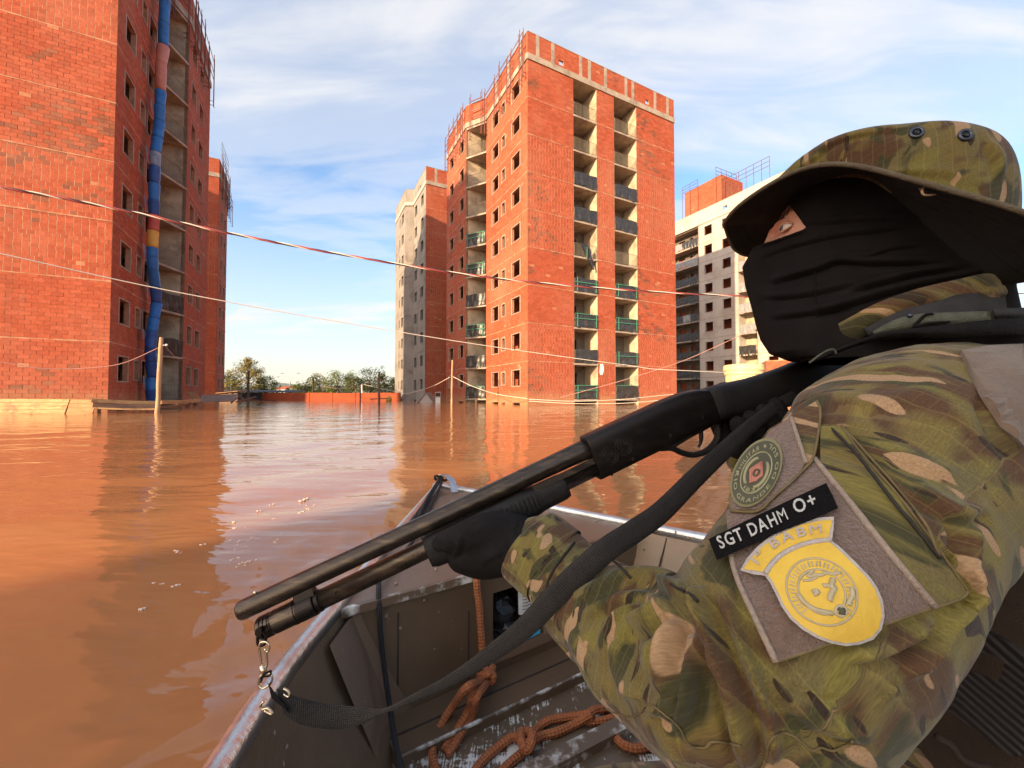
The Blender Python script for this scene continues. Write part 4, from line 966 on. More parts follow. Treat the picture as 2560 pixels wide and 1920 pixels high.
# bulkhead with the cubby opening
e0, e1 = edge(0, 0, -.004, .99), edge(1, 0, -.004, .99); ed = (e1-e0).to_2d(); EL = ed.length; ed.normalize()
en = Vector(BE); en = (en-ed*en.dot(ed)).normalized(); bf = Face(e0.to_2d(), ed, en, EL)
ct0 = (hit(1228, 1482, e0, ed)[0]+hit(1237, 1619, e0, ed)[0])/2; ct1 = (hit(1337, 1454, e0, ed)[0]+hit(1362, 1582, e0, ed)[0])/2
cz1 = (hit(1228, 1482, e0, ed)[1]+hit(1337, 1454, e0, ed)[1])/2; cz0 = (hit(1237, 1619, e0, ed)[1]+hit(1360, 1582, e0, ed)[1])/2
mb = MB()
def quadp(t0, t1, z0, z1, k=0):
    ins = lambda t, z: t+((EL/2-t)*.255*(ZG-z)/ZG if True else 0)
    P = [bf.P(ins(t0, z0) if t0 in (0,) else t0, z0, k), bf.P(ins(t1, z0) if t1 == EL else t1, z0, k), bf.P(t1, z1, k), bf.P(t0, z1, k)]
    Q = [p-V3(en, 0)*.004 for p in P]; mb.add(P+Q, [(0, 1, 2, 3), (7, 6, 5, 4), (0, 4, 5, 1), (1, 5, 6, 2), (2, 6, 7, 3), (3, 7, 4, 0)])
zt = ZG-.022
quadp(0, ct0, FL, zt); quadp(ct0, ct1, cz1, zt); quadp(ct0, ct1, FL, cz0); quadp(ct1, EL, FL, zt)
mb.build('bulkhead', MT['hull'], BO)
mb = MB(); d_ = .30
bf.box(mb, ct0-.01, ct1+.01, cz0-.012, cz1+.012, -d_, -d_+.004); bf.box(mb, ct0-.012, ct0, cz0-.01, cz1+.01, -d_, -.006); bf.box(mb, ct1, ct1+.012, cz0-.01, cz1+.01, -d_, -.006)
bf.box(mb, ct0, ct1, cz0-.012, cz0, -d_, -.006); bf.box(mb, ct0, ct1, cz1, cz1+.012, -d_, -.006); mb.build('locker_box', MT['hull'], BO)
mb = MB(); bf.box(mb, ct0-.01, ct1+.12, cz0-.030, cz0-.004, 0, .010); mb.build('locker_sill', MT['deck'], BO)
mb = MB(); bf.box(mb, ct1+.012, ct1+.05, cz0-.004, cz1+.05, .0005, .006); mb.build('locker_jamb', MT['hullside'], BO)
# overlapping plates, knee flange in the corner, seams
mb = MB(); bf.box(mb, .125, .128, .10, zt-.03, .001, .003); bf.box(mb, ct0-.075, ct0-.072, .06, zt-.08, .001, .003); mb.build('plate_seam', MT['dark'], BO, kind='stuff')
kn = MB(); rows = []
for z in np.linspace(ZG-.03, FL+.004, 9):
    q = (ZG-z)/ZG; hl = lambda a_: -((hw(a_)-.004)*(1-q)+fbeam(a_)*q)+.006; t = EL/2*.255*q; w = .030+.035*q**2
    rows.append([boat(la+.085+.03*q, hl(la+.085+.03*q), z), boat(la+.016, hl(la+.016), z), bf.P(t+.012, z, .004), bf.P(t+w, z, .003)])
kn.loft(rows, closed=False); kn.build('corner_flange', MT['deck'], BO)
# steps before the bulkhead and ribs across the floor
def rib(px0, py0, px1, py1, z, w, h, m, t_ext=(.0, .0), name='floor_rib'):
    a, b = atz(px0, py0, z), atz(px1, py1, z); d = (b-a); d.z = 0; n = Vector((d.y, -d.x, 0)).normalized()
    if n.dot(V3(Vector(BE), 0)) < 0: n = -n
    a -= d*t_ext[0]; b += d*t_ext[1]; L = b-a
    mb = MB(); mb.loft([[a+Vector((0, 0, -h)), a, a+n*w, a+n*w+Vector((0, 0, -h))], [b+Vector((0, 0, -h)), b, b+n*w, b+n*w+Vector((0, 0, -h))]]); return mb.build(name, m, BO)
s_edge = (.60, .58, .54)
MT['edge'] = mat('scraped_edge', s_edge, (.12, .08, .052), 22, .4, lo=.36, hi=.52)
mb = MB(); a0, a1 = atz(1170, 1814, .055), atz(1434, 1693, .055)
dirx = (a1-a0).normalized(); A0 = a0-dirx*.16; A1 = a1+dirx*.45; n_ = V3(en, 0)
bk = lambda p: bf.P((p.to_2d()-bf.O).dot(bf.d), p.z, .002)
mb.loft([[A0, bk(A0), bk(A0)-Vector((0, 0, .04)), A0-Vector((0, 0, .04))], [A1, bk(A1), bk(A1)-Vector((0, 0, .04)), A1-Vector((0, 0, .04))]]); mb.build('step', MT['hull'], BO)
MB().tube([A0+Vector((0, 0, -.001)), A1+Vector((0, 0, -.001))], .0045, 6).build('step_edge', MT['edge'], BO)
MB().box(A0*.5+bk(A0)*.5+Vector((0, 0, -.001)), (A1*.5+bk(A1)*.5)-(A0*.5+bk(A0)*.5), n_*.004, (0, 0, .003)).build('seam_strip', MT['dark'], BO)
rib(1275, 1925, 1505, 1810, .05, .035, .03, MT['edge'], (.5, .8))
rib(1700, 1893, 1620, 1940, .05, .03, .03, MT['edge'], (.2, .6))
rib(640, 1925, 700, 1790, .045, .05, .02, MT['hull'], (.1, 0), 'side_frame')
rib(905, 1940, 960, 1800, .045, .035, .02, MT['deck'], (.1, 0), 'floor_stringer')
# right inner side: seam with rivets
riv = MB()
def rivet(p, n): riv.sphere(p, .0045, 8, 4, (1, 1, 1))
for px, py in [(1623, 1370), (1615, 1440), (1611, 1330), (1722, 1344), (1690, 1330), (1760, 1362), (1636, 1310)]:
    h_ = None
    for a in np.linspace(.6, 1.7, 400):
        for zz in (ZG-.03,): pass
    # meet the ray with the right inner side (vertical-ish plane through the gunwale)
    g0, g1 = boat(.9, hw(.9), 0), boat(1.3, hw(1.3), 0); t, z = hit(px, py, g0, (g1-g0).to_2d().normalized())
    q = (ZG-z)/ZG; a_ = .9+t/((g1-g0).length)*.4; rivet(boat(a_, (hw(a_)*(1-q*.24))-.006, z), None)
for px, py in [(1000, 1570), (1060, 1500), (965, 1540), (930, 1690), (1064, 1760), (1030, 1410), (1310, 1660), (880, 1600)]:
    t, z = hit(px, py, e0, ed)
    if 0 < t < EL and z < ZG: rivet(bf.P(t, z, .001), None)
for px, py in [(845, 1480), (1090, 1420), (990, 1455), (1130, 1250), (1105, 1270), (1490, 1300)]:
    p = atz(px, py, ZG); rivet(Vector((p.x, p.y, ZG-.004)), None)
riv.build('rivet', mat('painted_rivet', (.22, .16, .11), rough=.35), BO, kind='stuff')
sm = MB(); g0 = boat(1.0, hw(1.0)-.005, ZG-.02); sm.tube([g0, boat(1.0, hw(1.0)*.5+fbeam(1.0)*.5-.004, .16), boat(1.0, fbeam(1.0)-.002, FL+.005)], .0025, 5); sm.build('hull_seam', MT['dark'], BO)
pf = MB(); pf.loft([[boat(a, hw(a)-.0055, ZG-.025), boat(a, hw(a)*.94-.003, ZG-.10), boat(a, hw(a)*.5+fbeam(a)*.5-.003, .16), boat(a, fbeam(a)-.003, FL+.01)] for a in (.945, .97, .995)], closed=False); pf.build('side_frame', MT['hullside'], BO)
# thwart the soldier sits on, transom
mb = MB(); mb.loft([[boat(1.62, l, z) for l, z in ((-hw(1.6)*.80, .20), (hw(1.6)*.80, .20), (hw(1.6)*.80, .23), (-hw(1.6)*.80, .23))], [boat(1.92, l, z) for l, z in ((-hw(1.6)*.80, .20), (hw(1.6)*.80, .20), (hw(1.6)*.80, .23), (-hw(1.6)*.80, .23))]])
# (the thwart runs on the soldier's side only)
mb = MB(); mb.loft([[boat(1.60, l, z) for l, z in ((.02, .19), (hw(1.6)*.92, .19), (hw(1.6)*.92, .225), (.02, .225))], [boat(1.95, l, z) for l, z in ((.02, .19), (hw(1.9)*.92, .19), (hw(1.9)*.92, .225), (.02, .225))]]); mb.build('thwart', MT['hullside'], BO)
MB().loft([[boat(3.59, s*hw(3.6)*k, z) for s, k, z in ((-1, .84, -.06), (1, .84, -.06), (1, 1, ZG), (-1, 1, ZG))], [boat(3.62, s*hw(3.6)*k, z) for s, k, z in ((-1, .84, -.06), (1, .84, -.06), (1, 1, ZG), (-1, 1, ZG))]]).build('transom', MT['hull'], BO)
# bow cleat: bent clear-grey bracket
mb = MB(); bp0 = boat(.05, 0, ZG)
mb.loft([[q+V3(Vector(BR), 0)*w for w in (-.016, .016)] for q in catmull([bp0+Vector((-.012, 0, .015)), bp0+Vector((-.005, -.01, .06)), bp0+Vector((.02, -.03, .065)), bp0+Vector((.055, -.06, .045)), bp0+Vector((.075, -.10, .0))], 4)], closed=False)
c_ = mb.build('bow_bracket', MT['alu'], BO); md = c_.modifiers.new('s', 'SOLIDIFY'); md.thickness = .004
# things in the locker
bag = MB(); r2 = np.random.default_rng(4); cc = bf.P((ct0+ct1)/2-.025, cz0+.055, -.07); rings = []
for i in range(13):
    th = math.pi*i/12; rings.append([cc+Vector((.055*math.sin(th)*math.cos(f)*(1+.16*r2.normal()), .05*math.sin(th)*math.sin(f)*(1+.16*r2.normal()), .062*math.cos(th)*(1+.08*r2.normal()))) for f in np.linspace(0, 2*math.pi, 16, endpoint=False)])
setp(bag.loft(rings).build('plastic_bag', mat('shiny_black_plastic', (.012, .012, .013), rough=.18, bump=.6, bscale=40)), 'crumpled shiny black plastic bag stuffed in the bow locker', 'bag')
lb = MB(); p = lambda t, z, k: bf.P(ct0+(ct1-ct0)*t, cz0+(cz1-cz0)*z, k)
lb.loft([[p(.58, .42, -.012), p(.64, .86, -.03), p(.70, .93, -.035)], [p(.80, .34, -.008), p(.86, .70, -.016), p(.90, .88, -.03)], [p(.93, .42, -.008), p(.97, .72, -.018), p(.98, .92, -.03)]], closed=False)
lab = setp(lb.build('paper_label', mat('crumpled_white_paper', (.66, .64, .60), (.52, .50, .46), 20, .7)), 'crumpled white printed label on the black bag in the locker', 'label')
tx = MB()
for i in range(6):
    for t0, t1 in ((.66, .76), (.78, .92)):
        z = .80-.06*i-.02; a, b = p(t0+.0, z-.03*(t0-.7), -.012+.0), p(t1, z-.03*(t1-.7), -.008)
        a += V3(en, 0)*.0; tx.box(a+Vector((0, 0, 0)), b-a, V3(en, 0)*.001, (0, 0, .0022))
tx.build('print_line', mat('grey_print', (.16, .16, .16)), lab, kind='stuff')
bl = MB(); bl.loft([[p(.55, -.02, -.002), p(.97, .02, -.002), p(1.0, .26, -.01), p(.80, .12, -.008)], [p(.55, -.02, .008), p(.97, .02, .008), p(1.0, .26, .0), p(.80, .12, .0)]]); setp(bl.build('blue_cloth', mat('cyan_cloth', (.02, .28, .46), rough=.7)), 'bright blue cloth corner showing at the locker sill', 'cloth')

# ---------------------------------------------------------------- ropes in the boat
def rope_mat(name, a, b_, freq):
    m, nt, b = newmat(name); at = nn(nt, 'ShaderNodeAttribute', _attribute_name='rp'); sx = nn(nt, 'ShaderNodeSeparateXYZ', i0=at.outputs['Vector'])
    ang = mth(nt, 'ARCTAN2', sx.outputs[2], sx.outputs[1]); s1 = mth(nt, 'SINE', mth(nt, 'ADD', mth(nt, 'MULTIPLY', sx.outputs[0], freq), mth(nt, 'MULTIPLY', ang, 4)))
    s2 = mth(nt, 'SINE', mth(nt, 'SUBTRACT', mth(nt, 'MULTIPLY', sx.outputs[0], freq), mth(nt, 'MULTIPLY', ang, 4)))
    h = mth(nt, 'ADD', mth(nt, 'MULTIPLY', mth(nt, 'MULTIPLY', s1, s2), .5), .5)
    n = nn(nt, 'ShaderNodeTexNoise', Vector=nn(nt, 'ShaderNodeNewGeometry').outputs['Position'], Scale=40.0, Detail=4.0)
    f = mth(nt, 'MULTIPLY', h, n.outputs[0]); col = mixc(nt, nn(nt, 'ShaderNodeMapRange', i0=f, i1=.0, i2=.75).outputs[0], a, b_)
    bp = nn(nt, 'ShaderNodeBump', Strength=.9, Distance=.003, Height=h); setin(nt, b, Base__Color=col, Roughness=.85, Normal=bp.outputs[0]); return m
MT['rope'] = rope_mat('orange_brown_rope', (.24, .072, .024), (.46, .15, .05), 380.0)
MT['cord'] = rope_mat('black_cord', (.008, .007, .008), (.022, .019, .02), 900.0)
def cable_mesh(pts, r, n=9):
    m = MB(); m.tube(pts, r, n); return m, pts, n
def rope(name, label, cat, paths, r, m, group=None, k=6):
    V = []; 
    mb = MB(); att = []
    for pts in paths:
        P = catmull(pts, k); s = 0; mb.tube(P, r, 9); 
        for i, p in enumerate(P):
            if i: s += (p-P[i-1]).length
            att += [(s, math.cos(2*math.pi*j/9), math.sin(2*math.pi*j/9)) for j in range(9)]
    me = mb.mesh(name); a = me.attributes.new('rp', 'FLOAT_VECTOR', 'POINT'); a.data.foreach_set('vector', np.array(att, np.float32).ravel())
    o = link(name, me, MT[m], smooth=True); return setp(o, label, cat, group)
def q2(x, y): return (520+x/2.154, 1150+y/2.154)          # crop -> photo pixel
def q5(x, y): return (1260+x/2.476, 1250+y/2.476)
r = .0092
onb = lambda x, y, k: (lambda t_z: bf.P(t_z[0], t_z[1], k))(hit(*q2(x, y), e0+V3(en, 0)*k, ed))
fz = lambda P, z=.0: atz(*P, FL+r+z)
hang = [edge(.43, ZG+.03, -.16), edge(.43, ZG+.02, -.03), onb(1455, 600, .022), onb(1462, 800, .022), onb(1472, 950, .024), onb(1478, 1060, .03), onb(1492, 1120, .035)]
kx = onb(1500, 1150, .04)
knot = [kx+Vector(v)*.013 for v in [(-.5, -.5, 1.2), (1.2, -1, .6), (1, -1, -.8), (-1, -1, -.9), (-1.2, -1, .3), (.2, -1.6, .9), (1.2, .2, 1), (.6, 1, -.6), (-.8, .4, -1.4)]]
str1 = [kx+Vector((-.006, -.01, -.012)), atz(*q2(1400, 1220), .15), atz(*q2(1330, 1310), .09), fz(q2(1270, 1400), .02), fz(q2(1225, 1500)), fz(q2(1208, 1590)), fz(q2(1235, 1680)), fz(q2(1300, 1740))]
str2 = [kx+Vector((.0, -.01, -.014)), atz(*q2(1425, 1260), .12), atz(*q2(1405, 1340), .075), fz(q2(1350, 1440), .012), fz(q2(1300, 1510)), fz(q2(1275, 1560))]
str3 = [kx+Vector((.004, -.01, -.014)), atz(*q2(1450, 1270), .12), atz(*q2(1425, 1370), .06), fz(q2(1375, 1450), .008), fz(q2(1310, 1560)), fz(q2(1280, 1580))]
rope('rope', 'orange brown rope hanging over the deck edge, knotted and looped down to the floor', 'rope', [hang, hang_knot := knot, str1, str2, str3], r, 'rope')
k2 = fz(q2(1715, 1525), .012)
kn2 = [k2+Vector(v)*.014 for v in [(-.4, 1.2, .4), (.6, 1, .9), (.8, -.8, .9), (0, -1.4, .2), (-.8, -.8, .9), (-.8, .9, .9), (.2, 1.4, .3), (1, .2, 1), (.2, -1.3, .7)]]
A = [fz(q2(1420, 1700)), fz(q2(1480, 1620)), fz(q2(1570, 1540)), fz(q2(1650, 1490), .004), k2, fz(q2(1760, 1460)), fz(q2(1830, 1405)), fz(q2(1930, 1385)), fz(q2(2040, 1370), .012), fz(q5(560, 1300), .012), fz(q5(640, 1290)), fz(q5(720, 1270))]
B = [fz(q2(1540, 1720)), fz(q2(1620, 1640)), fz(q2(1690, 1580)), k2+Vector((.004, -.004, 0)), fz(q2(1790, 1490)), fz(q2(1880, 1465)), fz(q2(1980, 1420)), fz(q2(2060, 1375), .014), fz(q5(520, 1370)), fz(q5(620, 1365)), fz(q5(700, 1340))]
C_ = [fz(q5(740, 1330)), fz(q5(700, 1385)), fz(q5(690, 1450)), fz(q5(730, 1510)), fz(q5(810, 1540)), fz(q5(890, 1520)), fz(q5(950, 1470)), fz(q5(1010, 1420))]
rope('rope', 'orange brown rope knotted in a bight and lying along the worn boat floor', 'rope', [A, B, kn2, C_], r, 'rope')
# black painter cord from the bow bracket
b0 = bp0+Vector((-.01, -.01, .045)); G = lambda a, l, z=.008: boat(a, l, ZG+z)
c1 = [b0, G(.12, -.045, .03), G(.26, -.12), G(.5, -.21), G(.75, -.30), atz(*q2(930, 640), ZG+.008), atz(*q2(921, 668), ZG+.006), onb(920, 760, .012), onb(935, 1000, .02), onb(960, 1200, .05), atz(*q2(985, 1370), .12), atz(*q2(1010, 1530), .13), atz(*q2(1040, 1659), .15), atz(*q2(1080, 1800), .18)]
c2 = [b0, G(.10, -.02, .035), G(.2, -.07), G(.36, -.14), G(.6, -.22), G(.74, -.26), G(.8, -.2), G(.74, -.12)]
c3 = [b0, G(.13, -.06, .03), G(.3, -.14, .02), G(.52, -.225, .016)]
loop = [bp0+Vector((.03*math.cos(t)-.005, .012*math.sin(t)-.01, .05+.012*math.sin(t*2))) for t in np.linspace(0, 9, 14)]
rope('cord', 'black cord knotted on the bow bracket, running over the foredeck and down into the boat', 'cord', [c1, c2, c3, loop], .0058, 'cord')

# ================================================================ the soldier
DG = bpy.context.evaluated_depsgraph_get
def evalmesh(o, name):
    DG().update(); e = o.evaluated_get(DG()); me = bpy.data.meshes.new_from_object(e); me.name = name; return me
def fuse(mbs, voxel, smooth=6, name='fused', fac=.5):
    """grow several closed shapes together into one continuous surface"""
    m = MB()
    for b in mbs: m.add(b.v, b.f)
    me = m.mesh('tmp'); o = bpy.data.objects.new('tmp', me); COL.objects.link(o)
    bm = bmesh.new(); bm.from_mesh(me); bmesh.ops.recalc_face_normals(bm, faces=bm.faces); bm.to_mesh(me); bm.free()
    r = o.modifiers.new('r', 'REMESH'); r.mode = 'VOXEL'; r.voxel_size = voxel; r.use_smooth_shade = True
    if smooth: s = o.modifiers.new('s', 'SMOOTH'); s.factor = fac; s.iterations = smooth
    out = evalmesh(o, name); bpy.data.objects.remove(o); return out
def coords(me): a = np.empty(len(me.vertices)*3, np.float32); me.vertices.foreach_get('co', a); return a.reshape(-1, 3).astype(float)
def normals(me): a = np.empty(len(me.vertices)*3, np.float32); me.vertices.foreach_get('normal', a); return a.reshape(-1, 3).astype(float)
def setco(me, V): me.vertices.foreach_set('co', V.astype(np.float32).ravel()); me.update()
def bvh(me): return BVHTree.FromPolygons([v.co for v in me.vertices], [p.vertices[:] for p in me.polygons])
EYE = Vector((0, 0, HC))
def cast(T, px, py): d = Vector(ray(px, py)).normalized(); h = T.ray_cast(EYE, d); return (h[0], h[1]) if h[0] is not None else (None, None)
def polydist(P, L):
    """distance of 2D points P to the polyline L and signed side"""
    best = np.full(len(P), 1e9); side = np.zeros(len(P)); par = np.zeros(len(P)); n = len(L)-1
    for i in range(n):
        a, b = np.array(L[i], float), np.array(L[i+1], float); d = b-a; t = np.clip(((P-a)@d)/(d@d), 0, 1); q = a+t[:, None]*d; r = P-q; D = np.hypot(r[:, 0], r[:, 1])
        m = D < best; best[m] = D[m]; side[m] = np.sign(d[0]*r[:, 1]-d[1]*r[:, 0])[m]; par[m] = (i+t[m])/n
    return best*side, par
def emboss(me, folds):
    """press folds into cloth: (polyline as measured on the photo, height, half width px); a crest with a valley beside it"""
    V = coords(me); N = normals(me); px, y = proj(V); toward = ((np.array([0, 0, HC])-V)*N).sum(1) > 0; D = np.zeros(len(V))
    for L, h, w in folds:
        if len(L) > 2: c = catmull([(a, b, 0) for a, b in L], 4); L = [(p.x, p.y) for p in c]
        s, t = polydist(px, L); tap = np.clip(np.minimum(t, 1-t)*5, 0, 1)**.7; x = s/w
        prof = np.exp(-(x/.75)**2)-.75*np.exp(-((x-1.25)/.6)**2)
        D += h*prof*tap*toward
    setco(me, V+N*D[:, None])
def loft_sec(st, n=28):
    """closed loft through (center, radius) or (center, ax, ay) stations"""
    m = MB(); rings = []; P = [Vector(s[0]) for s in st]; x = None
    for i, s in enumerate(st):
        d = (P[min(i+1, len(P)-1)]-P[max(i-1, 0)]).normalized()
        if x is None: x = d.orthogonal()
        x = (x-d*x.dot(d)).normalized(); y = d.cross(x); rings.append([P[i]+x*(math.cos(2*math.pi*k/n)*s[1])+y*(math.sin(2*math.pi*k/n)*s[1]) for k in range(n)])
    return m.loft(rings)
def capsule(st, n=14, k=3):
    """chain of round stations, rounded ends"""
    P = [(*Vector(s[0]), s[1]) for s in st]; out = []
    P = [P[0]]+P+[P[-1]]
    for i in range(1, len(P)-2):
        a, b, c, d = [np.array(q) for q in P[i-1:i+3]]
        for j in range(k): t = j/k; out.append(.5*((2*b)+(c-a)*t+(2*a-5*b+4*c-d)*t*t+(3*b-a-3*c+d)*t**3))
    out.append(np.array(P[-2])); f, g = out[0], out[1]; e, h = out[-1], out[-2]
    d0 = (f-g)[:3]; d0 /= np.linalg.norm(d0); d1 = (e-h)[:3]; d1 /= np.linalg.norm(d1)
    pre = [np.array([*(f[:3]+d0*f[3]*q), f[3]*math.sqrt(max(1-q*q, .02))]) for q in (.95, .75, .4)]; post = [np.array([*(e[:3]+d1*e[3]*q), e[3]*math.sqrt(max(1-q*q, .02))]) for q in (.4, .75, .95)]
    return loft_sec([(Vector(q[:3]), q[3]) for q in pre+out+post], n)
FD = Vector((-.74, .67)).normalized(); LD = Vector((-FD.y, FD.x)); LD = LD if LD.y < 0 else -LD
F3, L3 = V3(FD, 0), V3(LD, 0); HCn = Vector((.46, .55)); H3 = lambda f, l, z: Vector((HCn.x+FD.x*f+LD.x*l, HCn.y+FD.y*f+LD.y*l, z))
S = thing('person', 'soldier in camouflage, black face mask and brimmed hat, holding a shotgun in the boat', 'person', (0, 0, 0))

# camouflage cloth: blotches and ripstop threads follow the cloth's own length / girth
def camo_mat(name, k=1.5, dim=.95, rip=True):
    m, nt, b = newmat(name); at = nn(nt, 'ShaderNodeAttribute', _attribute_name='cloth').outputs['Vector']
    sx = nn(nt, 'ShaderNodeSeparateXYZ', i0=at)
    def blot(scale, st, loc, lo, hi, dist=.6, det=2.0):
        mp = nn(nt, 'ShaderNodeMapping', Vector=at, Scale=(st[0]*k, st[1]*k, 1), Location=loc)
        n = nn(nt, 'ShaderNodeTexNoise', Vector=mp.outputs[0], Scale=scale, Detail=det, Roughness=.45, Distortion=dist)
        return nn(nt, 'ShaderNodeMapRange', i0=n.outputs[0], i1=lo, i2=hi).outputs[0]
    d = lambda c: (c[0]*dim*1.07, c[1]*dim, c[2]*dim*.74)
    c = mixc(nt, blot(11, (1.5, .9), (1, 2, 3), .42, .60), d((.150, .115, .040)), d((.125, .108, .055)))
    c = mixc(nt, blot(14, (1.5, .8), (7, 1, 0), .50, .56), c, d((.082, .043, .024)))
    c = mixc(nt, blot(15, (1.6, .75), (3, 9, 4), .55, .59), c, d((.046, .044, .020)))
    c = mixc(nt, blot(13, (1.5, .8), (12, 4, 6), .56, .64), c, d((.160, .138, .042)))
    c = mixc(nt, blot(17, (2.2, .62), (5, 5, 9), .635, .648, .3, 1.0), c, d((.34, .225, .165)))
    c = mixc(nt, blot(26, (2.4, .6), (2, 8, 1), .665, .678, .3, 1.0), c, d((.030, .018, .012)))
    wv = nn(nt, 'ShaderNodeTexNoise', Vector=nn(nt, 'ShaderNodeMapping', Vector=at, Scale=(1, 1, 1)).outputs[0], Scale=700.0, Detail=2.0)
    c = mixc(nt, nn(nt, 'ShaderNodeMapRange', i0=wv.outputs[0], i1=.3, i2=.7).outputs[0], c, mixc(nt, 1.0, c, (.66, .64, .60), 'MULTIPLY'))
    h = wv.outputs[0]
    if rip:
        wob = nn(nt, 'ShaderNodeTexNoise', Vector=at, Scale=30.0, Detail=2.0).outputs[0]
        fa = mth(nt, 'FRACT', mth(nt, 'ADD', mth(nt, 'MULTIPLY', sx.outputs[0], 105.0), mth(nt, 'MULTIPLY', wob, .6))); fb = mth(nt, 'FRACT', mth(nt, 'ADD', mth(nt, 'MULTIPLY', sx.outputs[1], 125.0), mth(nt, 'MULTIPLY', wob, .6)))
        la = nn(nt, 'ShaderNodeMapRange', i0=fa, i1=.12, i2=.03).outputs[0]; lb_ = mth(nt, 'MULTIPLY', nn(nt, 'ShaderNodeMapRange', i0=fb, i1=.12, i2=.03).outputs[0], .5)
        ln = mth(nt, 'MAXIMUM', la, lb_, True)
        c = mixc(nt, mth(nt, 'MULTIPLY', ln, .12), c, d((.42, .34, .15))); h = mth(nt, 'ADD', h, mth(nt, 'MULTIPLY', ln, .8))
    bp = nn(nt, 'ShaderNodeBump', Strength=.30, Distance=.0012, Height=h); setin(nt, b, Base__Color=c, Roughness=.85, Normal=bp.outputs[0])
    b.inputs['Specular IOR Level'].default_value = .25; b.inputs['Sheen Weight'].default_value = .12; return m
MT['camo'] = camo_mat('camouflage_ripstop'); MT['camohat'] = camo_mat('camouflage_hat_cloth', 1.45, .85, True)
MT['skin'] = mat('skin', (.60, .29, .20), (.66, .35, .25), 30, .5, .25, 300, spec=.4, c3=(.58, .21, .145), s3=18)
MT['mask'] = mat('black_mask_knit', (.0060, .0045, .0043), (.0090, .0070, .0066), 40, .85, .25, 900, spec=.12)
MT['glove'] = mat('black_glove_knit', (.0075, .006, .0058), (.0125, .0105, .010), 60, .8, .5, 500, spec=.15)
MT['vest'] = mat('dark_brown_nylon', (.024, .015, .010), (.034, .022, .014), 25, .8, .4, 600, spec=.3)
MT['velcro'] = mat('brown_loop_velcro', (.165, .088, .055), (.22, .125, .082), 260, .95, .9, 420, spec=.15, sheen=.3)
MT['velcroedge'] = mat('grey_stitched_edge', (.34, .26, .20), (.27, .20, .155), 300, .9, .5, 600)
def cloth_attr(me, bones):
    """length along and girth around the nearest limb axis, stored on the cloth"""
    V = coords(me); best = np.full(len(V), 1e9); A = np.zeros((len(V), 3))
    for pts, rad, s0, upv in bones:
        s = s0; Ds, Ss, Cs, Sn = [], [], [], []
        for i in range(len(pts)-1):
            a, b = np.array(pts[i]), np.array(pts[i+1]); d = b-a; L = np.linalg.norm(d); u = d/L; w = V-a; t = w@u; tc = np.clip(t, 0 if i else -.2, L if i < len(pts)-2 else L+.2); q = w-tc[:, None]*u
            x = np.array(upv)-u*(np.array(upv)@u); x /= np.linalg.norm(x); y = np.cross(u, x); c_, s_ = q@x, q@y; h = np.hypot(c_, s_)+1e-9
            Ds.append(np.linalg.norm(q, axis=1)/rad); Ss.append(s+tc); Cs.append(c_/h); Sn.append(s_/h); s += L
        Ds, Ss, Cs, Sn = map(np.array, (Ds, Ss, Cs, Sn)); dm = Ds.min(0); w = np.exp(-(Ds-dm)*9); w /= w.sum(0)
        S_ = (w*Ss).sum(0); th = np.arctan2((w*Sn).sum(0), (w*Cs).sum(0)); m = dm < best; best[m] = dm[m]
        A[m] = np.stack([S_, th*rad, np.full(len(V), s0)], 1)[m]
    at = me.attributes.new('cloth', 'FLOAT_VECTOR', 'POINT'); at.data.foreach_set('vector', A.astype(np.float32).ravel())

# limb stations
LARM = [(un(2480, 1060, .50), .10), (un(2292, 1115, .400), .099), (un(2175, 1250, .360), .091), (un(2062, 1440, .320), .081), (un(1948, 1600, .300), .078), (un(1835, 1690, .303), .075),
        (un(1695, 1668, .345), .063), (un(1562, 1575, .392), .0565), (un(1455, 1490, .435), .050), (un(1392, 1420, .462), .0455), (un(1352, 1388, .477), .0445)]
RSH, REL, RWR = Vector((.70, .70, .765)), Vector((.60, .85, .56)), Vector((.42, .70, .69))
RARM = [(Vector((.62, .60, .75)), .09), (RSH, .085), (RSH*.5+REL*.5, .07), (REL, .062), (REL*.5+RWR*.5, .052), (RWR, .044)]
def torso(scale=1.0, z0=.24, z1=.86):
    m = MB(); rings = []; n = 40
    for z, cx, cy, hw_, hd in [(.20, .66, .43, .165, .13), (.30, .655, .435, .17, .135), (.42, .645, .44, .175, .135), (.55, .63, .455, .170, .14), (.66, .615, .47, .175, .14), (.73, .60, .49, .185, .13), (.78, .59, .51, .180, .115), (.82, .58, .53, .13, .095), (.86, .575, .545, .085, .075), (.90, .572, .55, .07, .068)]:
        if not (z0-.001 <= z <= z1+.001): continue
        rings.append([Vector((cx, cy, z))+L3*(math.cos(2*math.pi*k/n)*hw_*scale)+F3*(math.sin(2*math.pi*k/n)*hd*scale) for k in range(n)])
    return m.loft(rings)
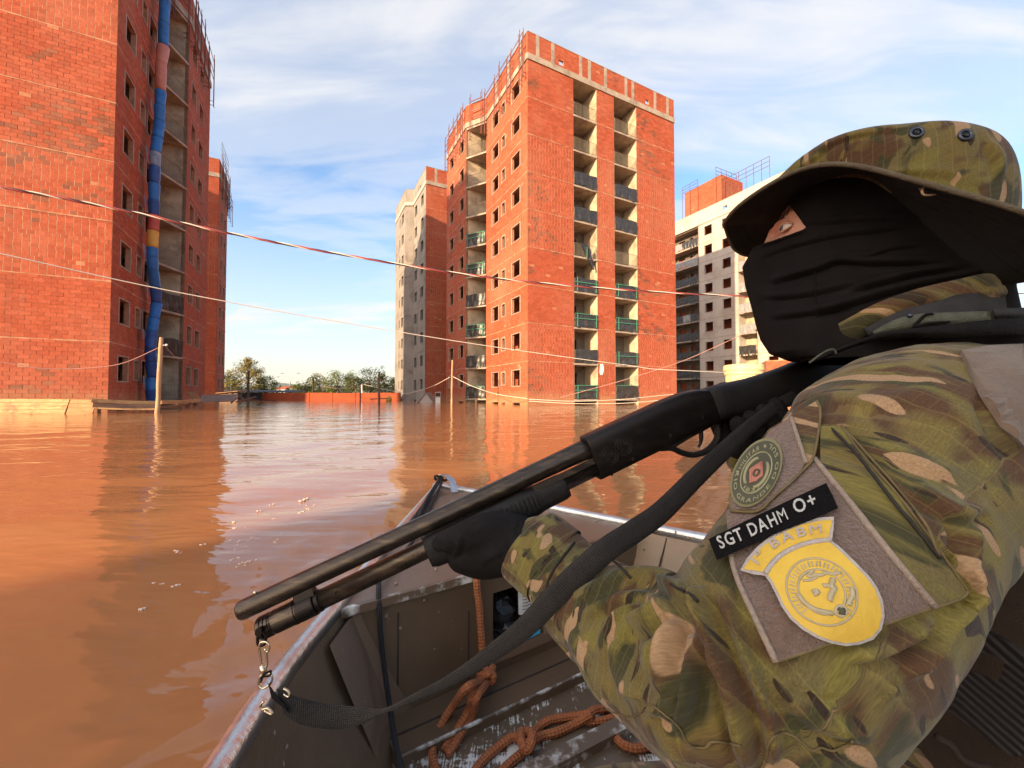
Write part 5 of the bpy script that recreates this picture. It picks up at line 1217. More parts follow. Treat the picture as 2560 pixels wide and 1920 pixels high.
# --- the body itself: one continuous mesh (head, neck, trunk, arms, hands, legs) under the clothes
t_px = lambda x, y: hit(x, y, (HCn.x, HCn.y), FD)
front = [(1945, 470), (1922, 527), (1914, 556), (1911, 583), (1897, 615), (1866, 668), (1873, 715), (1889, 768), (1900, 812), (1912, 850), (1935, 884), (1975, 900), (2015, 902)]
fz_ = sorted([t_px(*p)[::-1] for p in front])          # (z, forward)
FZ, FT = [p[0] for p in fz_], [p[1] for p in fz_]
def head_ring(z, grow=0.0, n=72, skin=False):
    zt = 1.165; tf = float(np.interp(z, FZ, FT)); tb = float(np.interp(z, [.80, .86, .92, 1.0, 1.06, 1.12, 1.16], [-.155, -.152, -.145, -.146, -.150, -.14, -.08])); w = float(np.interp(z, [.80, .86, .90, .94, 1.0, 1.05, 1.10, 1.14, 1.165], [.085, .080, .078, .074, .076, .078, .076, .058, .02]))
    if z > FZ[-1]: tf = float(np.interp(z, [FZ[-1], 1.13, 1.165], [FT[-1], .075, .02]))
    nose = float(np.interp(z, [.86, .90, .935, .965, 1.0, 1.02, 1.05], [.25, .35, .55, .85, .75, .35, .1])); out = []
    if z > 1.055: tf = min(tf, .074-.30*(z-1.055)); tb = max(tb, -.128)
    if skin: tf -= .0035
    for k in range(n):
        th = 2*math.pi*k/n; c, s = math.cos(th), math.sin(th); base = .078
        # blunt face with a ridge down the middle
        if c > 0: f = (min(tf, base*1.02) if tf > base else tf)*c**.9+max(0, tf-base)*math.exp(-(th if th < math.pi else 2*math.pi-th)**2/(.055+.10*(1-nose)))
        else: f = -tb*c
        lat = w*(abs(s)**.88)*math.copysign(1, s); r = Vector((f, lat)); L = r.length; r = r*((L+grow)/max(L, 1e-5)); out.append(H3(r.x, r.y, z))
    return out
hs = MB(); hs.loft([head_ring(z, -.004, 72, True) for z in np.linspace(.86, 1.108, 40)])
nk = capsule([(Vector((.575, .55, .80)), .055), (Vector((.555, .555, .88)), .054), (H3(-.035, 0, .95), .055)])
PEL, KNL, KNR = Vector((.655, .435, .29)), Vector((.13, .50, .25)), Vector((.56, .92, .27))
ANL, ANR = Vector((.36, .30, .09)), Vector((.60, .86, .10))
lib = lambda st, k: capsule([(p, r*k) for p, r in st])
bodym = fuse([hs, nk, torso(.84, .2, .86), lib(LARM, .66), lib(RARM, .72), capsule([(PEL, .09), (KNL, .055)]), capsule([(KNL, .052), (ANL, .04)]), capsule([(PEL, .09), (KNR, .055)]), capsule([(KNR, .05), (ANR, .04)])], .0052, 2, 'body')
# eye sockets, hidden from nothing but the gap in the mask
V = coords(bodym); EP = None
dd_ = Vector(ray(1980, 567)).normalized()
den = dd_.dot(L3); tt = (.031-(EYE-V3(HCn, 0)).dot(L3))/den; EP = EYE+dd_*tt; EPf = (EP-V3(HCn, 0)).dot(F3); EPz = EP.z
body = None
# second head surface for the visible face: fine skin with sockets
def face_disp(me):
    V = coords(me); N = normals(me); f = (V-np.array([HCn.x, HCn.y, 0]))@np.array(F3); l = (V-np.array([HCn.x, HCn.y, 0]))@np.array(L3); z = V[:, 2]; front_ = f > .02
    D = np.zeros(len(V))
    for s in (1, -1):
        D -= .010*np.exp(-(((l-s*.031)/.015)**2+((z-EPz)/.0105)**2))*front_
        D += .0045*np.exp(-(((l-s*.032)/.024)**2+((z-EPz-.021)/.007)**2))*front_
        D -= .004*np.exp(-(((l-s*.016)/.008)**2+((z-EPz+.004)/.018)**2))*front_
    setco(me, V+N*D[:, None])
face_disp(bodym)
body = link('body', bodym, MT['skin'], S, smooth=True)
Tb = bvh(bodym)
# eyes
MT['eyewhite'] = mat('eye_white', (.62, .56, .52), (.55, .42, .38), 120, .25); MT['iris'] = mat('grey_green_iris', (.16, .19, .16), (.10, .12, .10), 400, .2); MT['pupil'] = mat('pupil', (.004, .004, .004), rough=.1); MT['hair'] = mat('dark_brow_hair', (.05, .024, .014), (.08, .04, .022), 200, .6)
pE, nE = cast(Tb, 1978, 570); cE = pE+Vector(ray(1978, 570)).normalized()*.0098
for s in (1, -1):
    c = cE if s > 0 else cE-L3*(2*(cE-V3(HCn, 0)).dot(L3)); az0, R_ = .80, .0127
    dirv = lambda az, el: (F3*math.cos(az0+az)+L3*(s*math.sin(az0+az)))*math.cos(el)+Vector((0, 0, math.sin(el)))
    up_l = lambda az: .40*max(0, math.cos(az*1.52))**.8; lo_l = lambda az: -.30*max(0, math.cos(az*1.52))**.9
    azs = np.linspace(-1.02, 1.02, 25)
    eb = MB().loft([[c+dirv(az, lo_l(az)+(up_l(az)-lo_l(az))*q)*R_ for q in np.linspace(0, 1, 9)] for az in azs], closed=False).build('eyeball', MT['eyewhite'], S, smooth=True)
    ga, ge = -.30, .04
    def disc(rad, lift):
        rings = []
        for i in range(7):
            r_ = rad*i/6; row = []
            for t in np.linspace(0, 2*math.pi, 24, endpoint=False):
                az, el = ga+r_*math.cos(t), ge+r_*math.sin(t); el = min(max(el, lo_l(az)), up_l(az)); row.append(c+dirv(az, el)*(R_+lift))
            rings.append(row)
        return MB().loft(rings, cap=False)
    disc(.40, .00018).build('iris', MT['iris'], eb, smooth=True); disc(.15, .00034).build('pupil', MT['pupil'], eb, smooth=True)
    MB().tube([c+dirv(az, up_l(az)+.05)*(R_+.0006) for az in azs], [.0004+.0014*math.cos(az*1.45)**.6 for az in azs], 8).build('eyelid', MT['skin'], S, smooth=True)
    MB().tube([c+dirv(az, lo_l(az)-.05)*(R_+.0003) for az in azs], [.0003+.0010*math.cos(az*1.45)**.6 for az in azs], 8).build('eyelid', MT['skin'], S, smooth=True)
    MB().tube([c+dirv(az, up_l(az)-.015)*(R_+.0007) for az in azs], .00055, 6).build('lash', MT['hair'], eb, smooth=True)
    MB().tube([c+dirv(az, up_l(az)+.20)*(R_+.0004) for az in azs[3:-3]], .0004, 6).build('lid_crease', MT['hair'], eb, smooth=True)
br = MB(); r2 = np.random.default_rng(9)
for i in range(70):
    t = r2.random(); x = 1934+42*t+r2.normal(0, 2); y = 552-30*t+4*math.sin(3*t)+r2.normal(0, 4.0)
    p, n = cast(Tb, x, y)
    if p is None or (p-EYE).length > .9: continue
    q, n2 = cast(Tb, x+9+r2.normal(0, 2), y-7+r2.normal(0, 3))
    if q is None: continue
    br.tube([p-n*.001, p*.5+q*.5+n*.0016, q+n*.0008], [.0007, .0006, .0002], 4)
br.build('eyebrow', MT['hair'], S, kind='stuff')
# --- balaclava
def mask():
    zs = np.concatenate([np.linspace(.845, 1.10, 210)]); n = 300; rings = [head_ring(z, .0025, n) for z in zs]
    # looser below the chin: the cloth falls straight to the collar
    m = MB(); V = np.array([p for r in rings for p in r]); f = (V-np.array([HCn.x, HCn.y, 0]))@np.array(F3); l = (V-np.array([HCn.x, HCn.y, 0]))@np.array(L3)
    VL = V-np.outer(l-np.abs(l), np.array(L3)); px, _ = proj(VL)
    poly = [(1960, 488), (2022, 572), (1962, 594), (1902, 614), (1840, 640), (1840, 480), (1940, 480)]
    ins = np.zeros(len(V), bool); x, y = px[:, 0], px[:, 1]; j = len(poly)-1
    for i in range(len(poly)):
        xi, yi = poly[i]; xj, yj = poly[j]; c = ((yi > y) != (yj > y)) & (x < (xj-xi)*(y-yi)/(yj-yi+1e-9)+xi); ins ^= c; j = i
    ins &= f > .0
    # pull the cut edge onto the outline of the opening
    F = []
    for i in range(len(zs)-1):
        for k in range(n):
            a, b = i*n+k, i*n+(k+1) % n; q = (a, b, b+n, a+n)
            if not all(ins[w] for w in q): F.append(q)
    me = bpy.data.meshes.new('balaclava'); me.from_pydata([tuple(p) for p in V], [], F)
    bm = bmesh.new(); bm.from_mesh(me); bmesh.ops.delete(bm, geom=[v for v in bm.verts if not v.link_faces], context='VERTS')
    for _ in range(14):
        for v in [v for v in bm.verts if v.is_boundary and v.co.z < 1.08 and v.co.z > .86]:
            nb = [e.other_vert(v).co for e in v.link_edges if e.is_boundary]
            if len(nb) == 2: v.co = v.co*.5+(nb[0]+nb[1])*.25
    bm.to_mesh(me); bm.free(); me.update()
    P3 = lambda L: [(1780+a/2.836, 280+b/2.836) for a, b in L]
    emboss(me, [(L_, h_*1.6, w_) for L_, h_, w_ in [(P3([(390, 1200), (560, 1150), (760, 1090), (900, 1040), (1100, 1050), (1400, 1050), (1700, 1040)]), .0042, 11), (P3([(330, 1020), (600, 930), (900, 860), (1150, 830), (1450, 790)]), .0022, 9),
        (P3([(880, 990), (1100, 1010), (1250, 960), (1500, 930)]), .0022, 8), (P3([(950, 1250), (1200, 1190), (1500, 1120), (1850, 1080)]), .0045, 12), (P3([(700, 1420), (1000, 1330), (1350, 1230), (1700, 1160), (1950, 1110)]), .0045, 13),
        (P3([(350, 1300), (560, 1290), (800, 1250), (1100, 1170)]), .0028, 11), (P3([(620, 780), (900, 760), (1200, 740), (1600, 760)]), .002, 10), (P3([(420, 1440), (600, 1420), (800, 1390), (1000, 1350)]), .003, 11), (P3([(340, 950), (500, 890), (680, 830)]), .0018, 6)]])
    o = link('balaclava', me, MT['mask'], S, smooth=True); so = o.modifiers.new('t', 'SOLIDIFY'); so.thickness = .0014; so.offset = 1; return o
maskO = mask()
P3 = lambda L: [(1780+a/2.836, 280+b/2.836) for a, b in L]
Tm = bvh(maskO.data)
sm = []
for x, y in P3([(728, 1125), (732, 1180), (735, 1260), (738, 1330), (742, 1400), (746, 1460)]):
    p, n = cast(Tm, x, y)
    if p: sm.append(p+n*.0012)
if len(sm) > 2: MB().tube(sm, .0009, 5).build('mask_seam', MT['mask'], S)
# --- hat
HB = 1.072
def hat():
    a, b, br_ = .114, .094, .068; n = 120; cf = -.036
    edge_px = P3([(96, 800), (120, 735), (200, 655), (300, 590), (400, 522), (500, 455), (600, 405), (700, 370), (800, 345), (900, 340), (1000, 355), (1100, 385), (1200, 420), (1300, 455), (1400, 485), (1500, 515), (1600, 545), (1800, 600), (2000, 650), (2212, 705), (2380, 790), (2560, 930), (2750, 1090), (3200, 1300)])
    ex, ey = [p[0] for p in edge_px], [p[1] for p in edge_px]; zr = []
    for k in range(n):
        th = 2*math.pi*k/n; thm = th if th <= math.pi else 2*math.pi-th
        p = H3(cf+(a+br_)*math.cos(thm), (b+br_)*math.sin(thm), 0); q, Y = proj(Vector((p.x, p.y, 1.05)))
        y = float(np.interp(q[0, 0], ex, ey)); r_ = ray(q[0, 0], y); z = HC+r_[2]/r_[1]*p.y
        zr.append(min(max(z, .925), 1.13))
    zr = np.array(zr)
    for _ in range(6): zr = (zr+np.roll(zr, 1)+np.roll(zr, -1))/3
    back = np.array([.5*(1-math.cos(2*math.pi*k/n)) for k in range(n)])
    for k in range(n):
        th = 2*math.pi*k/n
        if th > math.pi: zr[k] = zr[k]*.5+.5*1.028+.004*math.sin(4*th)
    for _ in range(4): zr = (zr+np.roll(zr, 1)+np.roll(zr, -1))/3
    def P(th, q, z): return H3(cf+(a+br_*q)*math.cos(th), (b+br_*q)*math.sin(th), z)
    HI = []
    for k in range(n):
        th = 2*math.pi*k/n; po, pi_ = P(th, 1, zr[k]), P(th, 0, 0); los = HC+(zr[k]-HC)*math.hypot(pi_.x, pi_.y)/math.hypot(po.x, po.y)
        HI.append(min(HB, los-.005) if th < math.pi*1.1 else HB-.006)
    HI = np.array(HI)
    for _ in range(10): HI = (HI+np.roll(HI, 1)+np.roll(HI, -1))/3
    ths = [2*math.pi*k/n for k in range(n)]; top, bot = [], []
    for j, q in enumerate(np.concatenate([[-.34, -.2], np.linspace(-.06, 1, 12)])):
        qq = max(q, 0); z = [HI[k]+(zr[k]-HI[k])*qq**1.1+.002*math.sin(5*ths[k]+1)*qq*(1-qq) for k in range(n)]
        top.append([P(ths[k], q, z[k]+.0016) for k in range(n)]); bot.append([P(ths[k], q, z[k]-.0016) for k in range(n)])
    lip = [[P(ths[k], 1.012, zr[k]+.0016*math.sin(w)+.0) for k in range(n)] for w in (0.6, -.6)]
    ht = thing('hat', None, None); ht.parent = S
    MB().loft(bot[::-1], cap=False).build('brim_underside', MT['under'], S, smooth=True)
    rings = top+lip
    bo = MB().loft(rings, cap=False).build('hat_brim', MT['camohat'], S, smooth=True); cloth_polar(bo.data)
    bpy.data.objects.remove(ht)
    # rolled stitched rim
    MB().tube([P(t, 1.0, z) for t, z in zip(ths+ths[:1], list(zr)+[zr[0]])], .0026, 8, cap=False).build('brim_rim', MT['rim'], bo, smooth=True)
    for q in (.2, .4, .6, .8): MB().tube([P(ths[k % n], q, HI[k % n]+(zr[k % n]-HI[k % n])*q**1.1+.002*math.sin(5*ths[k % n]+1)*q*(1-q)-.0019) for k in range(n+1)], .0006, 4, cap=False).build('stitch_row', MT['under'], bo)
    # crown
    top_px = P3([(515, 440), (600, 330), (700, 240), (800, 183), (900, 140), (1100, 90), (1300, 65), (1500, 65), (1650, 70), (1900, 105), (2050, 160), (2212, 262)]); tx_, ty_ = np.array([p[0] for p in top_px]), np.array([p[1] for p in top_px])
    FG = [(-.06, 1.0), (.12, 1.005), (.28, 1.02), (.46, 1.05), (.64, 1.07), (.80, 1.075), (.92, 1.05), (.98, .99), (1.0, .92), (1.0, .78), (1.0, .55), (1.0, .25), (1.0, .04)]
    th_ = np.array(ths)
    def crown_rows(q):
        a0, a1, a2, dzm, sh, sc = q; zt = a0+a1*np.cos(th_)+a2*np.cos(2*th_); zm = zt.mean()+dzm; out = []
        for f, g in FG:
            ff = min(max(f, 0), 1); wr = 1+.009*np.sin(6*th_+ff*6)*ff+.006*np.sin(11*th_-1+ff*5)*ff; w = min(1, g/.92) if f >= 1 else 1
            z = HI+(zt-HI)*f; z = z*w**.7+zm*(1-w**.7)+.002*np.sin(5*th_+2)*ff
            F = cf+sh*ff+a*g*wr*(1+(sc-1)*ff)*np.cos(th_); L = b*g*wr*np.sin(th_)
            out.append(np.stack([HCn.x+FD.x*F+LD.x*L, HCn.y+FD.y*F+LD.y*L, z], 1))
        return out
    bins = np.linspace(1990, 2540, 23)
    def cost(q):
        P_, _ = proj(np.concatenate(crown_rows(q)[3:])); k_ = np.clip(((P_[:, 0]-1977.5)/25).astype(int), -1, 23); c_ = 0; ys = np.full(25, 1e4); np.minimum.at(ys, np.clip(k_, 0, 24), P_[:, 1])
        c_ = np.mean(np.minimum(np.abs(ys[1:23]-np.interp(1990+25*np.arange(1, 23), tx_, ty_)), 150)**2); ex = P_[:, 0].max(); return c_+((ex-2562)/2)**2+4e5*(q[1]**2+q[2]**2)+2e4*(q[4]**2)+200*(q[5]-1)**2*50
    r5 = np.random.default_rng(2); best = np.array([1.135, 0, 0, .004, 0, 1.0]); cb = cost(best)
    for it in range(900):
        q = best+r5.normal(size=6)*np.array([.006, .005, .003, .003, .004, .02])*(1-it/1000)
        q[3] = min(max(q[3], .0), .014); cq = cost(q)
        if cq < cb: best, cb = q, cq
    m = MB(); rings = [[Vector(p) for p in row] for row in crown_rows(best)]
    co = m.loft(rings).build('hat_crown', MT['camohat'], S, smooth=True)
    me = co.data; ss = co.modifiers.new('s', 'SUBSURF'); ss.levels = ss.render_levels = 2; me2 = evalmesh(co, 'hat_crown'); co.modifiers.clear(); co.data = me2
    emboss(me2, [(P3([(700, 290), (900, 190), (1150, 130), (1400, 110)]), .0025, 10), (P3([(1160, 420), (1400, 420), (1650, 430), (1950, 520)]), .003, 11), (P3([(1420, 210), (1400, 330), (1360, 450)]), .002, 9), (P3([(1940, 200), (2040, 330), (2030, 480)]), .004, 16), (P3([(600, 400), (750, 300), (850, 200)]), .002, 9)])
    cloth_polar(me2)
    return co, bo
def cloth_polar(me):
    V = coords(me); f = (V-np.array([HCn.x, HCn.y, 0]))@np.array(F3); l = (V-np.array([HCn.x, HCn.y, 0]))@np.array(L3); th = np.arctan2(l, f); R = np.hypot(f, l)
    A = np.stack([th*.11, V[:, 2]*1.2-R*.8, np.full(len(V), 3.)], 1); at = me.attributes.new('cloth', 'FLOAT_VECTOR', 'POINT'); at.data.foreach_set('vector', A.astype(np.float32).ravel())
MT['rim'] = mat('hat_rim_tape', (.085, .062, .038), (.12, .09, .055), 60, .9, .5, 500); MT['under'] = mat('shade_dark_brim_cloth', (.0075, .006, .005), (.011, .009, .007), 30, .9, .3, 500); MT['metal_dark'] = mat('dark_eyelet_metal', (.06, .065, .08), rough=.35, metal=.8)  # brim underside: same cloth, its shade put into the dark colour
crown, brim = hat(); Tc = bvh(crown.data)
for x, y in P3([(1448, 150), (1790, 168)]):
    p, n = cast(Tc, x, y)
    if p: MB().torus(p+n*.001, n, .0052, .0017, 22, 8).build('eyelet', MT['metal_dark'], crown, smooth=True); MB().sphere(p-n*.001, .0042, 12, 8, (1, 1, 1)).build('eyelet_hole', MT['pupil'], crown)
p, n = cast(bvh(brim.data), *P3([(1510, 520)])[0])
if p:
    q = lambda x, y: un(*P3([(x, y)])[0], p.y-.004)
    MB().tube(catmull([q(1520, 490), q(1512, 530), q(1488, 550), q(1500, 585), q(1540, 590), q(1585, 583)], 4), .0011, 5).build('loose_thread', mat('tan_thread', (.36, .24, .13)), brim, smooth=True)
    MB().tube(catmull([q(1470, 545), q(1500, 552), q(1520, 535), q(1505, 510)], 4), .0011, 5).build('loose_thread', MT['rim'], brim, smooth=True)
# --- jacket: trunk and both sleeves as one cloth
TZ = torso(1.0, .24, .86)
baseJ = fuse([TZ, capsule(LARM), capsule(RARM)], .0062, 10, 'jacket_base'); TJ0 = bvh(baseJ)
jm = fuse([TZ, capsule(LARM, 24), capsule(RARM)], .0030, 9, 'jacket')
P5 = lambda L: [q5(*p) for p in L]
P4 = lambda L: [(1700+a/1.7105, 950+b/1.7105) for a, b in L]
P6 = lambda L: [(1700+a/2.572, 1500+b/2.572) for a, b in L]
folds = [(P5([(430, 610), (560, 560), (700, 500), (830, 485), (950, 500), (1080, 560), (1190, 640)]), .0075, 24), (P5([(700, 980), (715, 850), (780, 760), (880, 735), (1000, 650), (1080, 590)]), .0085, 26),
    (P5([(470, 730), (600, 645), (760, 585), (900, 575), (1010, 600)]), .0065, 20), (P5([(620, 1010), (640, 850), (700, 745), (800, 665), (940, 610)]), .0060, 20), (P5([(965, 1190), (970, 1010), (1000, 850), (1045, 740), (1060, 640)]), .0075, 24),
    (P5([(850, 1250), (760, 1120), (715, 1000), (725, 880)]), .0065, 26), (P5([(1240, 540), (1215, 700), (1245, 900), (1300, 1110)]), .0090, 26), (P5([(1110, 1400), (1150, 1200), (1180, 1000), (1190, 800)]), .0065, 24),
    (P5([(400, 820), (470, 960), (560, 1120), (690, 1280)]), .0035, 30), (P5([(860, 1300), (1000, 1300), (1120, 1420), (1180, 1520)]), .0050, 22), (P5([(300, 470), (420, 420), (520, 420), (700, 460)]), .0030, 16),
    (P4([(85, 900), (120, 1050), (185, 1250), (245, 1480), (290, 1650)]), .0085, 24), (P4([(170, 880), (240, 1080), (325, 1290), (385, 1490), (400, 1640)]), .0070, 22), (P4([(15, 900), (45, 1100), (50, 1300), (20, 1500)]), .0060, 20),
    (P4([(400, 1240), (480, 1380), (640, 1480), (820, 1530)]), .0040, 30), (P4([(700, 1180), (850, 1160), (1000, 1090), (1120, 1000)]), .0050, 22), (P4([(640, 230), (760, 380), (920, 560), (1080, 740), (1220, 890)]), .0070, 26),
    (P4([(610, 330), (700, 480), (850, 660), (980, 800), (1080, 960)]), .0050, 20), (P4([(1200, 560), (1230, 700), (1215, 820), (1260, 960)]), .0060, 26), (P4([(1270, 900), (1180, 1010), (1060, 1170), (960, 1260)]), .0050, 26),
    (P4([(420, 110), (560, 70), (800, 90), (1100, 60)]), .0020, 26), (P4([(1300, 60), (1340, 180), (1450, 320)]), .0035, 18), (P4([(1000, 450), (1100, 520), (1200, 560), (1330, 540)]), .0035, 24), (P4([(900, 300), (1050, 360), (1200, 420)]), .0025, 22)]
fine = [([q5(x+rx, y+ry) for x, y in L], .0022, 8) for L, rx, ry in (([(520, 700), (640, 620), (760, 560)], 0, 0), ([(560, 800), (640, 700), (740, 630)], 0, 0), ([(660, 900), (690, 790), (760, 700)], 0, 0), ([(820, 1000), (800, 880), (830, 780)], 0, 0), ([(900, 1120), (880, 960), (920, 800)], 0, 0),
    ([(1010, 1100), (1020, 920), (1080, 780)], 0, 0), ([(1130, 1000), (1140, 850), (1120, 700)], 0, 0), ([(760, 1180), (900, 1230), (1010, 1250)], 0, 0), ([(450, 800), (520, 900), (600, 980)], 0, 0), ([(180, 330), (250, 350), (330, 320)], 0, 0), ([(150, 420), (230, 430), (290, 400)], 0, 0), ([(1060, 1250), (1100, 1100), (1150, 980)], 0, 0))]
fine += [(P4(L), .0022, 8) for L in ([(130, 920), (180, 1100), (240, 1300)], [(60, 1000), (90, 1180), (130, 1380)], [(260, 1120), (330, 1280), (370, 1420)], [(440, 1260), (560, 1330), (700, 1350)], [(520, 1400), (640, 1420), (760, 1400)], [(1120, 620), (1180, 740), (1220, 860)], [(860, 1130), (960, 1080), (1040, 1020)], [(1010, 1180), (930, 1300), (830, 1400)])]
emboss(jm, [(L, h*1.4, w) for L, h, w in folds]+fine)
# small crumple everywhere
V = coords(jm); N = normals(jm); from mathutils import noise as mn
dz = np.array([mn.fractal(Vector((p[0]*22+p[2]*6, p[1]*22, p[2]*18)), 1.0, 2.0, 3) for p in V]); setco(jm, V+N*(dz*.0022)[:, None])
bonesL = [p for p, r in LARM[1:]]
cloth_attr(jm, [(bonesL, .078, 0.0, (0.6, .75, .2)), ([RSH, REL, RWR], .07, 2.0, (0, 1, 0)), ([Vector((.66, .43, .2)), Vector((.62, .47, .62)), Vector((.58, .53, .86))], .115, 4.0, (1, .4, 0))])
jk = link('jacket', jm, MT['camo'], S, smooth=True); TJ = bvh(jm)
# seams: elbow reinforcement stitch, cuff hem, cuff slit, zip
MT['seam'] = mat('olive_seam_piping', (.15, .105, .042), (.10, .07, .03), 80, .8); MT['seamdark'] = mat('dark_seam', (.018, .014, .010), rough=.8)
def on_jacket(L, lift=.0015, T=None):
    out = []
    for x, y in [(p.x, p.y) for p in catmull([(a, b, 0) for a, b in L], 6)]:
        p, n = cast(T or TJ, x, y)
        if p is not None and (not out or (p-out[-1]).length < .05): out.append(p+n*lift)
    return out
def seam(L, r, m, name='seam', parent=jk, lift=.0008):
    pts = on_jacket(L, lift)
    if len(pts) > 2: MB().tube(pts, r, 6).build(name, MT[m], parent, smooth=True)
seam(P5([(600, 1265), (700, 1320), (790, 1338), (850, 1315), (880, 1280), (920, 1275), (1010, 1340), (1080, 1400), (1140, 1500), (1240, 1530), (1290, 1495), (1337, 1490)]), .0006, 'seam')
seam(P6([(60, 930), (160, 945), (200, 905), (300, 915), (390, 935)]), .0006, 'seam'); seam(P6([(520, 1080), (560, 1010), (590, 900), (650, 850), (740, 880), (840, 960), (900, 945), (980, 968), (1060, 930), (1108, 895)]), .0006, 'seam')
seam(P5([(262, 590), (275, 500), (330, 400), (400, 310), (435, 265)]), .0014, 'seamdark'); seam(P5([(1030, 520), (1100, 560), (1150, 590), (1195, 630)]), .0012, 'seamdark')
seam(P5([(620, 345), (700, 400), (760, 460), (785, 485)]), .0014, 'seamdark'); seam(P4([(640, 200), (760, 330), (900, 500), (1050, 680), (1115, 760)]), .0012, 'seamdark')
seam(P4([(690, 200), (800, 320), (930, 470), (1060, 640), (1110, 750)]), .0009, 'seam')
# cuff hem: a ring round the sleeve end, and the little zip standing proud of it
cA, cB = LARM[-1][0], LARM[-2][0]; cd_ = (cA-cB).normalized()
cuff = MB(); rings = []; cx = cd_.orthogonal().normalized(); cy = cd_.cross(cx)
for s_, r_ in ((-.030, .0466), (-.012, .0470), (.006, .0468), (.010, .0462), (.012, .0440), (.006, .0420), (-.010, .0400)):
    rings.append([cA+cd_*(s_+.004+.0035*math.sin(2*t+1))+(cx*math.cos(t)+cy*math.sin(t))*(r_*(1+.025*math.sin(3*t)+.02*math.sin(5*t+1))) for t in np.linspace(0, 2*math.pi, 64, endpoint=False)])
co = cuff.loft(rings, cap=False).build('cuff', MT['camo'], jk, smooth=True); cloth_attr(co.data, [(bonesL, .078, 0.0, (0.6, .75, .2))])
zp = [un(*q5(265, 120), .482), un(*q5(340, 165), .475), un(*q5(420, 218), .468), un(*q5(500, 275), .462), un(*q5(560, 330), .455)]
MB().tube(catmull(zp, 5), .0032, 6).build('zip', MT['seamdark'], jk, smooth=True)
MB().loft([[un(*q5(x, y), .470+k) for x, y in ((308, 100), (322, 100), (425, 205), (420, 225), (385, 205))] for k in (0, .002)]).build('zip_pull', MT['metal_dark'], jk)
# --- collar, neck straps
def ribbon(name, pts, m, parent, th=.003, cloth=False, sub=5, kind=None, flat=False):
    """strip from (top pixel, bottom pixel, distance top, distance bottom) stations"""
    A = catmull([un(*p[0], p[2]) for p in pts], sub); B = catmull([un(*p[1], p[3] if len(p) > 3 else p[2]) for p in pts], sub); mb = MB(); rings = []
    for i, (a, b) in enumerate(zip(A, B)):
        c = (a+b)/2; n = (EYE-c).normalized(); mid = c+n*(th*(.4 if flat else .6)); rings.append([a, (a*.7+b*.3)+n*th*.8, mid+n*th*.4, (a*.3+b*.7)+n*th*.8, b, b-n*th, c-n*th*.6, a-n*th])
    o = mb.loft(rings).build(name, MT[m], parent, smooth=True)
    if cloth: V = coords(o.data); A_ = np.stack([V@np.array([.6, .1, .9]), V@np.array([-.5, -.7, .3])*1.0, np.full(len(V), 6.)], 1); at = o.data.attributes.new('cloth', 'FLOAT_VECTOR', 'POINT'); at.data.foreach_set('vector', A_.astype(np.float32).ravel())
    w = o.data.attributes.new('rp', 'FLOAT_VECTOR', 'POINT'); n8 = 8; s = 0; out = []
    for i in range(len(A)):
        if i: s += (A[i]-A[i-1]).length
        wd = (A[i]-B[i]).length
        out += [(s, wd*q, 0) for q in (0, .3, .5, .7, 1, 1, .5, 0)]
    w.data.foreach_set('vector', np.array(out, np.float32).ravel())
    return o
Z4 = lambda x, y: (1780+x/2.836, 680+y/2.836)
ribbon('collar', [(Z4(612, 520), Z4(668, 612), .575), (Z4(760, 440), Z4(830, 560), .525), (Z4(960, 330), Z4(1040, 480), .478), (Z4(1180, 215), Z4(1260, 350), .448), (Z4(1450, 120), Z4(1500, 260), .430), (Z4(1750, 50), Z4(1800, 200), .422), (Z4(1975, 10), Z4(2020, 180), .425), (Z4(2100, 75), Z4(2110, 215), .445)], 'camo', S, .006, True)
ribbon('collar_roll', [(Z4(1880, 120), Z4(1900, 175), .422), (Z4(2020, 80), Z4(2040, 160), .424), (Z4(2140, 150), Z4(2130, 200), .445), (Z4(2110, 260), Z4(2080, 290), .455)], 'camo', S, .006, True)
MT['strapgrey'] = mat('grey_green_webbing', (.075, .08, .055), (.10, .105, .075), 90, .8, .6, 400); MT['strapblack'] = mat('black_webbing', (.005, .0042, .0042), (.009, .008, .008), 80, .8, .5, 400, spec=.15); MT['greycloth'] = mat('dark_grey_cloth', (.017, .016, .017), (.026, .025, .026), 40, .85, .3, 300)
ribbon('neck_cloth', [(Z4(1080, 400), Z4(1120, 470), .462), (Z4(1300, 290), Z4(1320, 440), .438), (Z4(1600, 190), Z4(1620, 420), .424), (Z4(1850, 150), Z4(1880, 400), .418), (Z4(2080, 170), Z4(2110, 380), .43)], 'greycloth', S, .003)
ribbon('vest_strap', [(Z4(1140, 420), Z4(1150, 450), .452), (Z4(1280, 345), Z4(1300, 425), .432), (Z4(1440, 300), Z4(1450, 395), .419), (Z4(1700, 285), Z4(1700, 370), .412), (Z4(2000, 275), Z4(2000, 350), .41)], 'strapgrey', S, .004)
ribbon('strap_keeper', [(Z4(1420, 385), Z4(1440, 400), .415), (Z4(1500, 300), Z4(1520, 315), .413), (Z4(1560, 288), Z4(1580, 300), .411)], 'strapblack', S, .003)
ribbon('strap_slot', [(Z4(1430, 380), Z4(1440, 396), .413), (Z4(1550, 352), Z4(1560, 372), .410), (Z4(1690, 345), Z4(1690, 360), .408)], 'strapblack', S, .002)
ribbon('shoulder_strap', [(Z4(680, 635), Z4(700, 650), .50), (Z4(1000, 495), Z4(1050, 520), .455), (Z4(1250, 420), Z4(1350, 470), .425), (Z4(1600, 380), Z4(1650, 470), .40), (Z4(1900, 345), Z4(1950, 450), .39), (Z4(2212, 320), Z4(2230, 440), .395), (Z4(2500, 300), Z4(2500, 440), .43)], 'strapblack', S, .005)
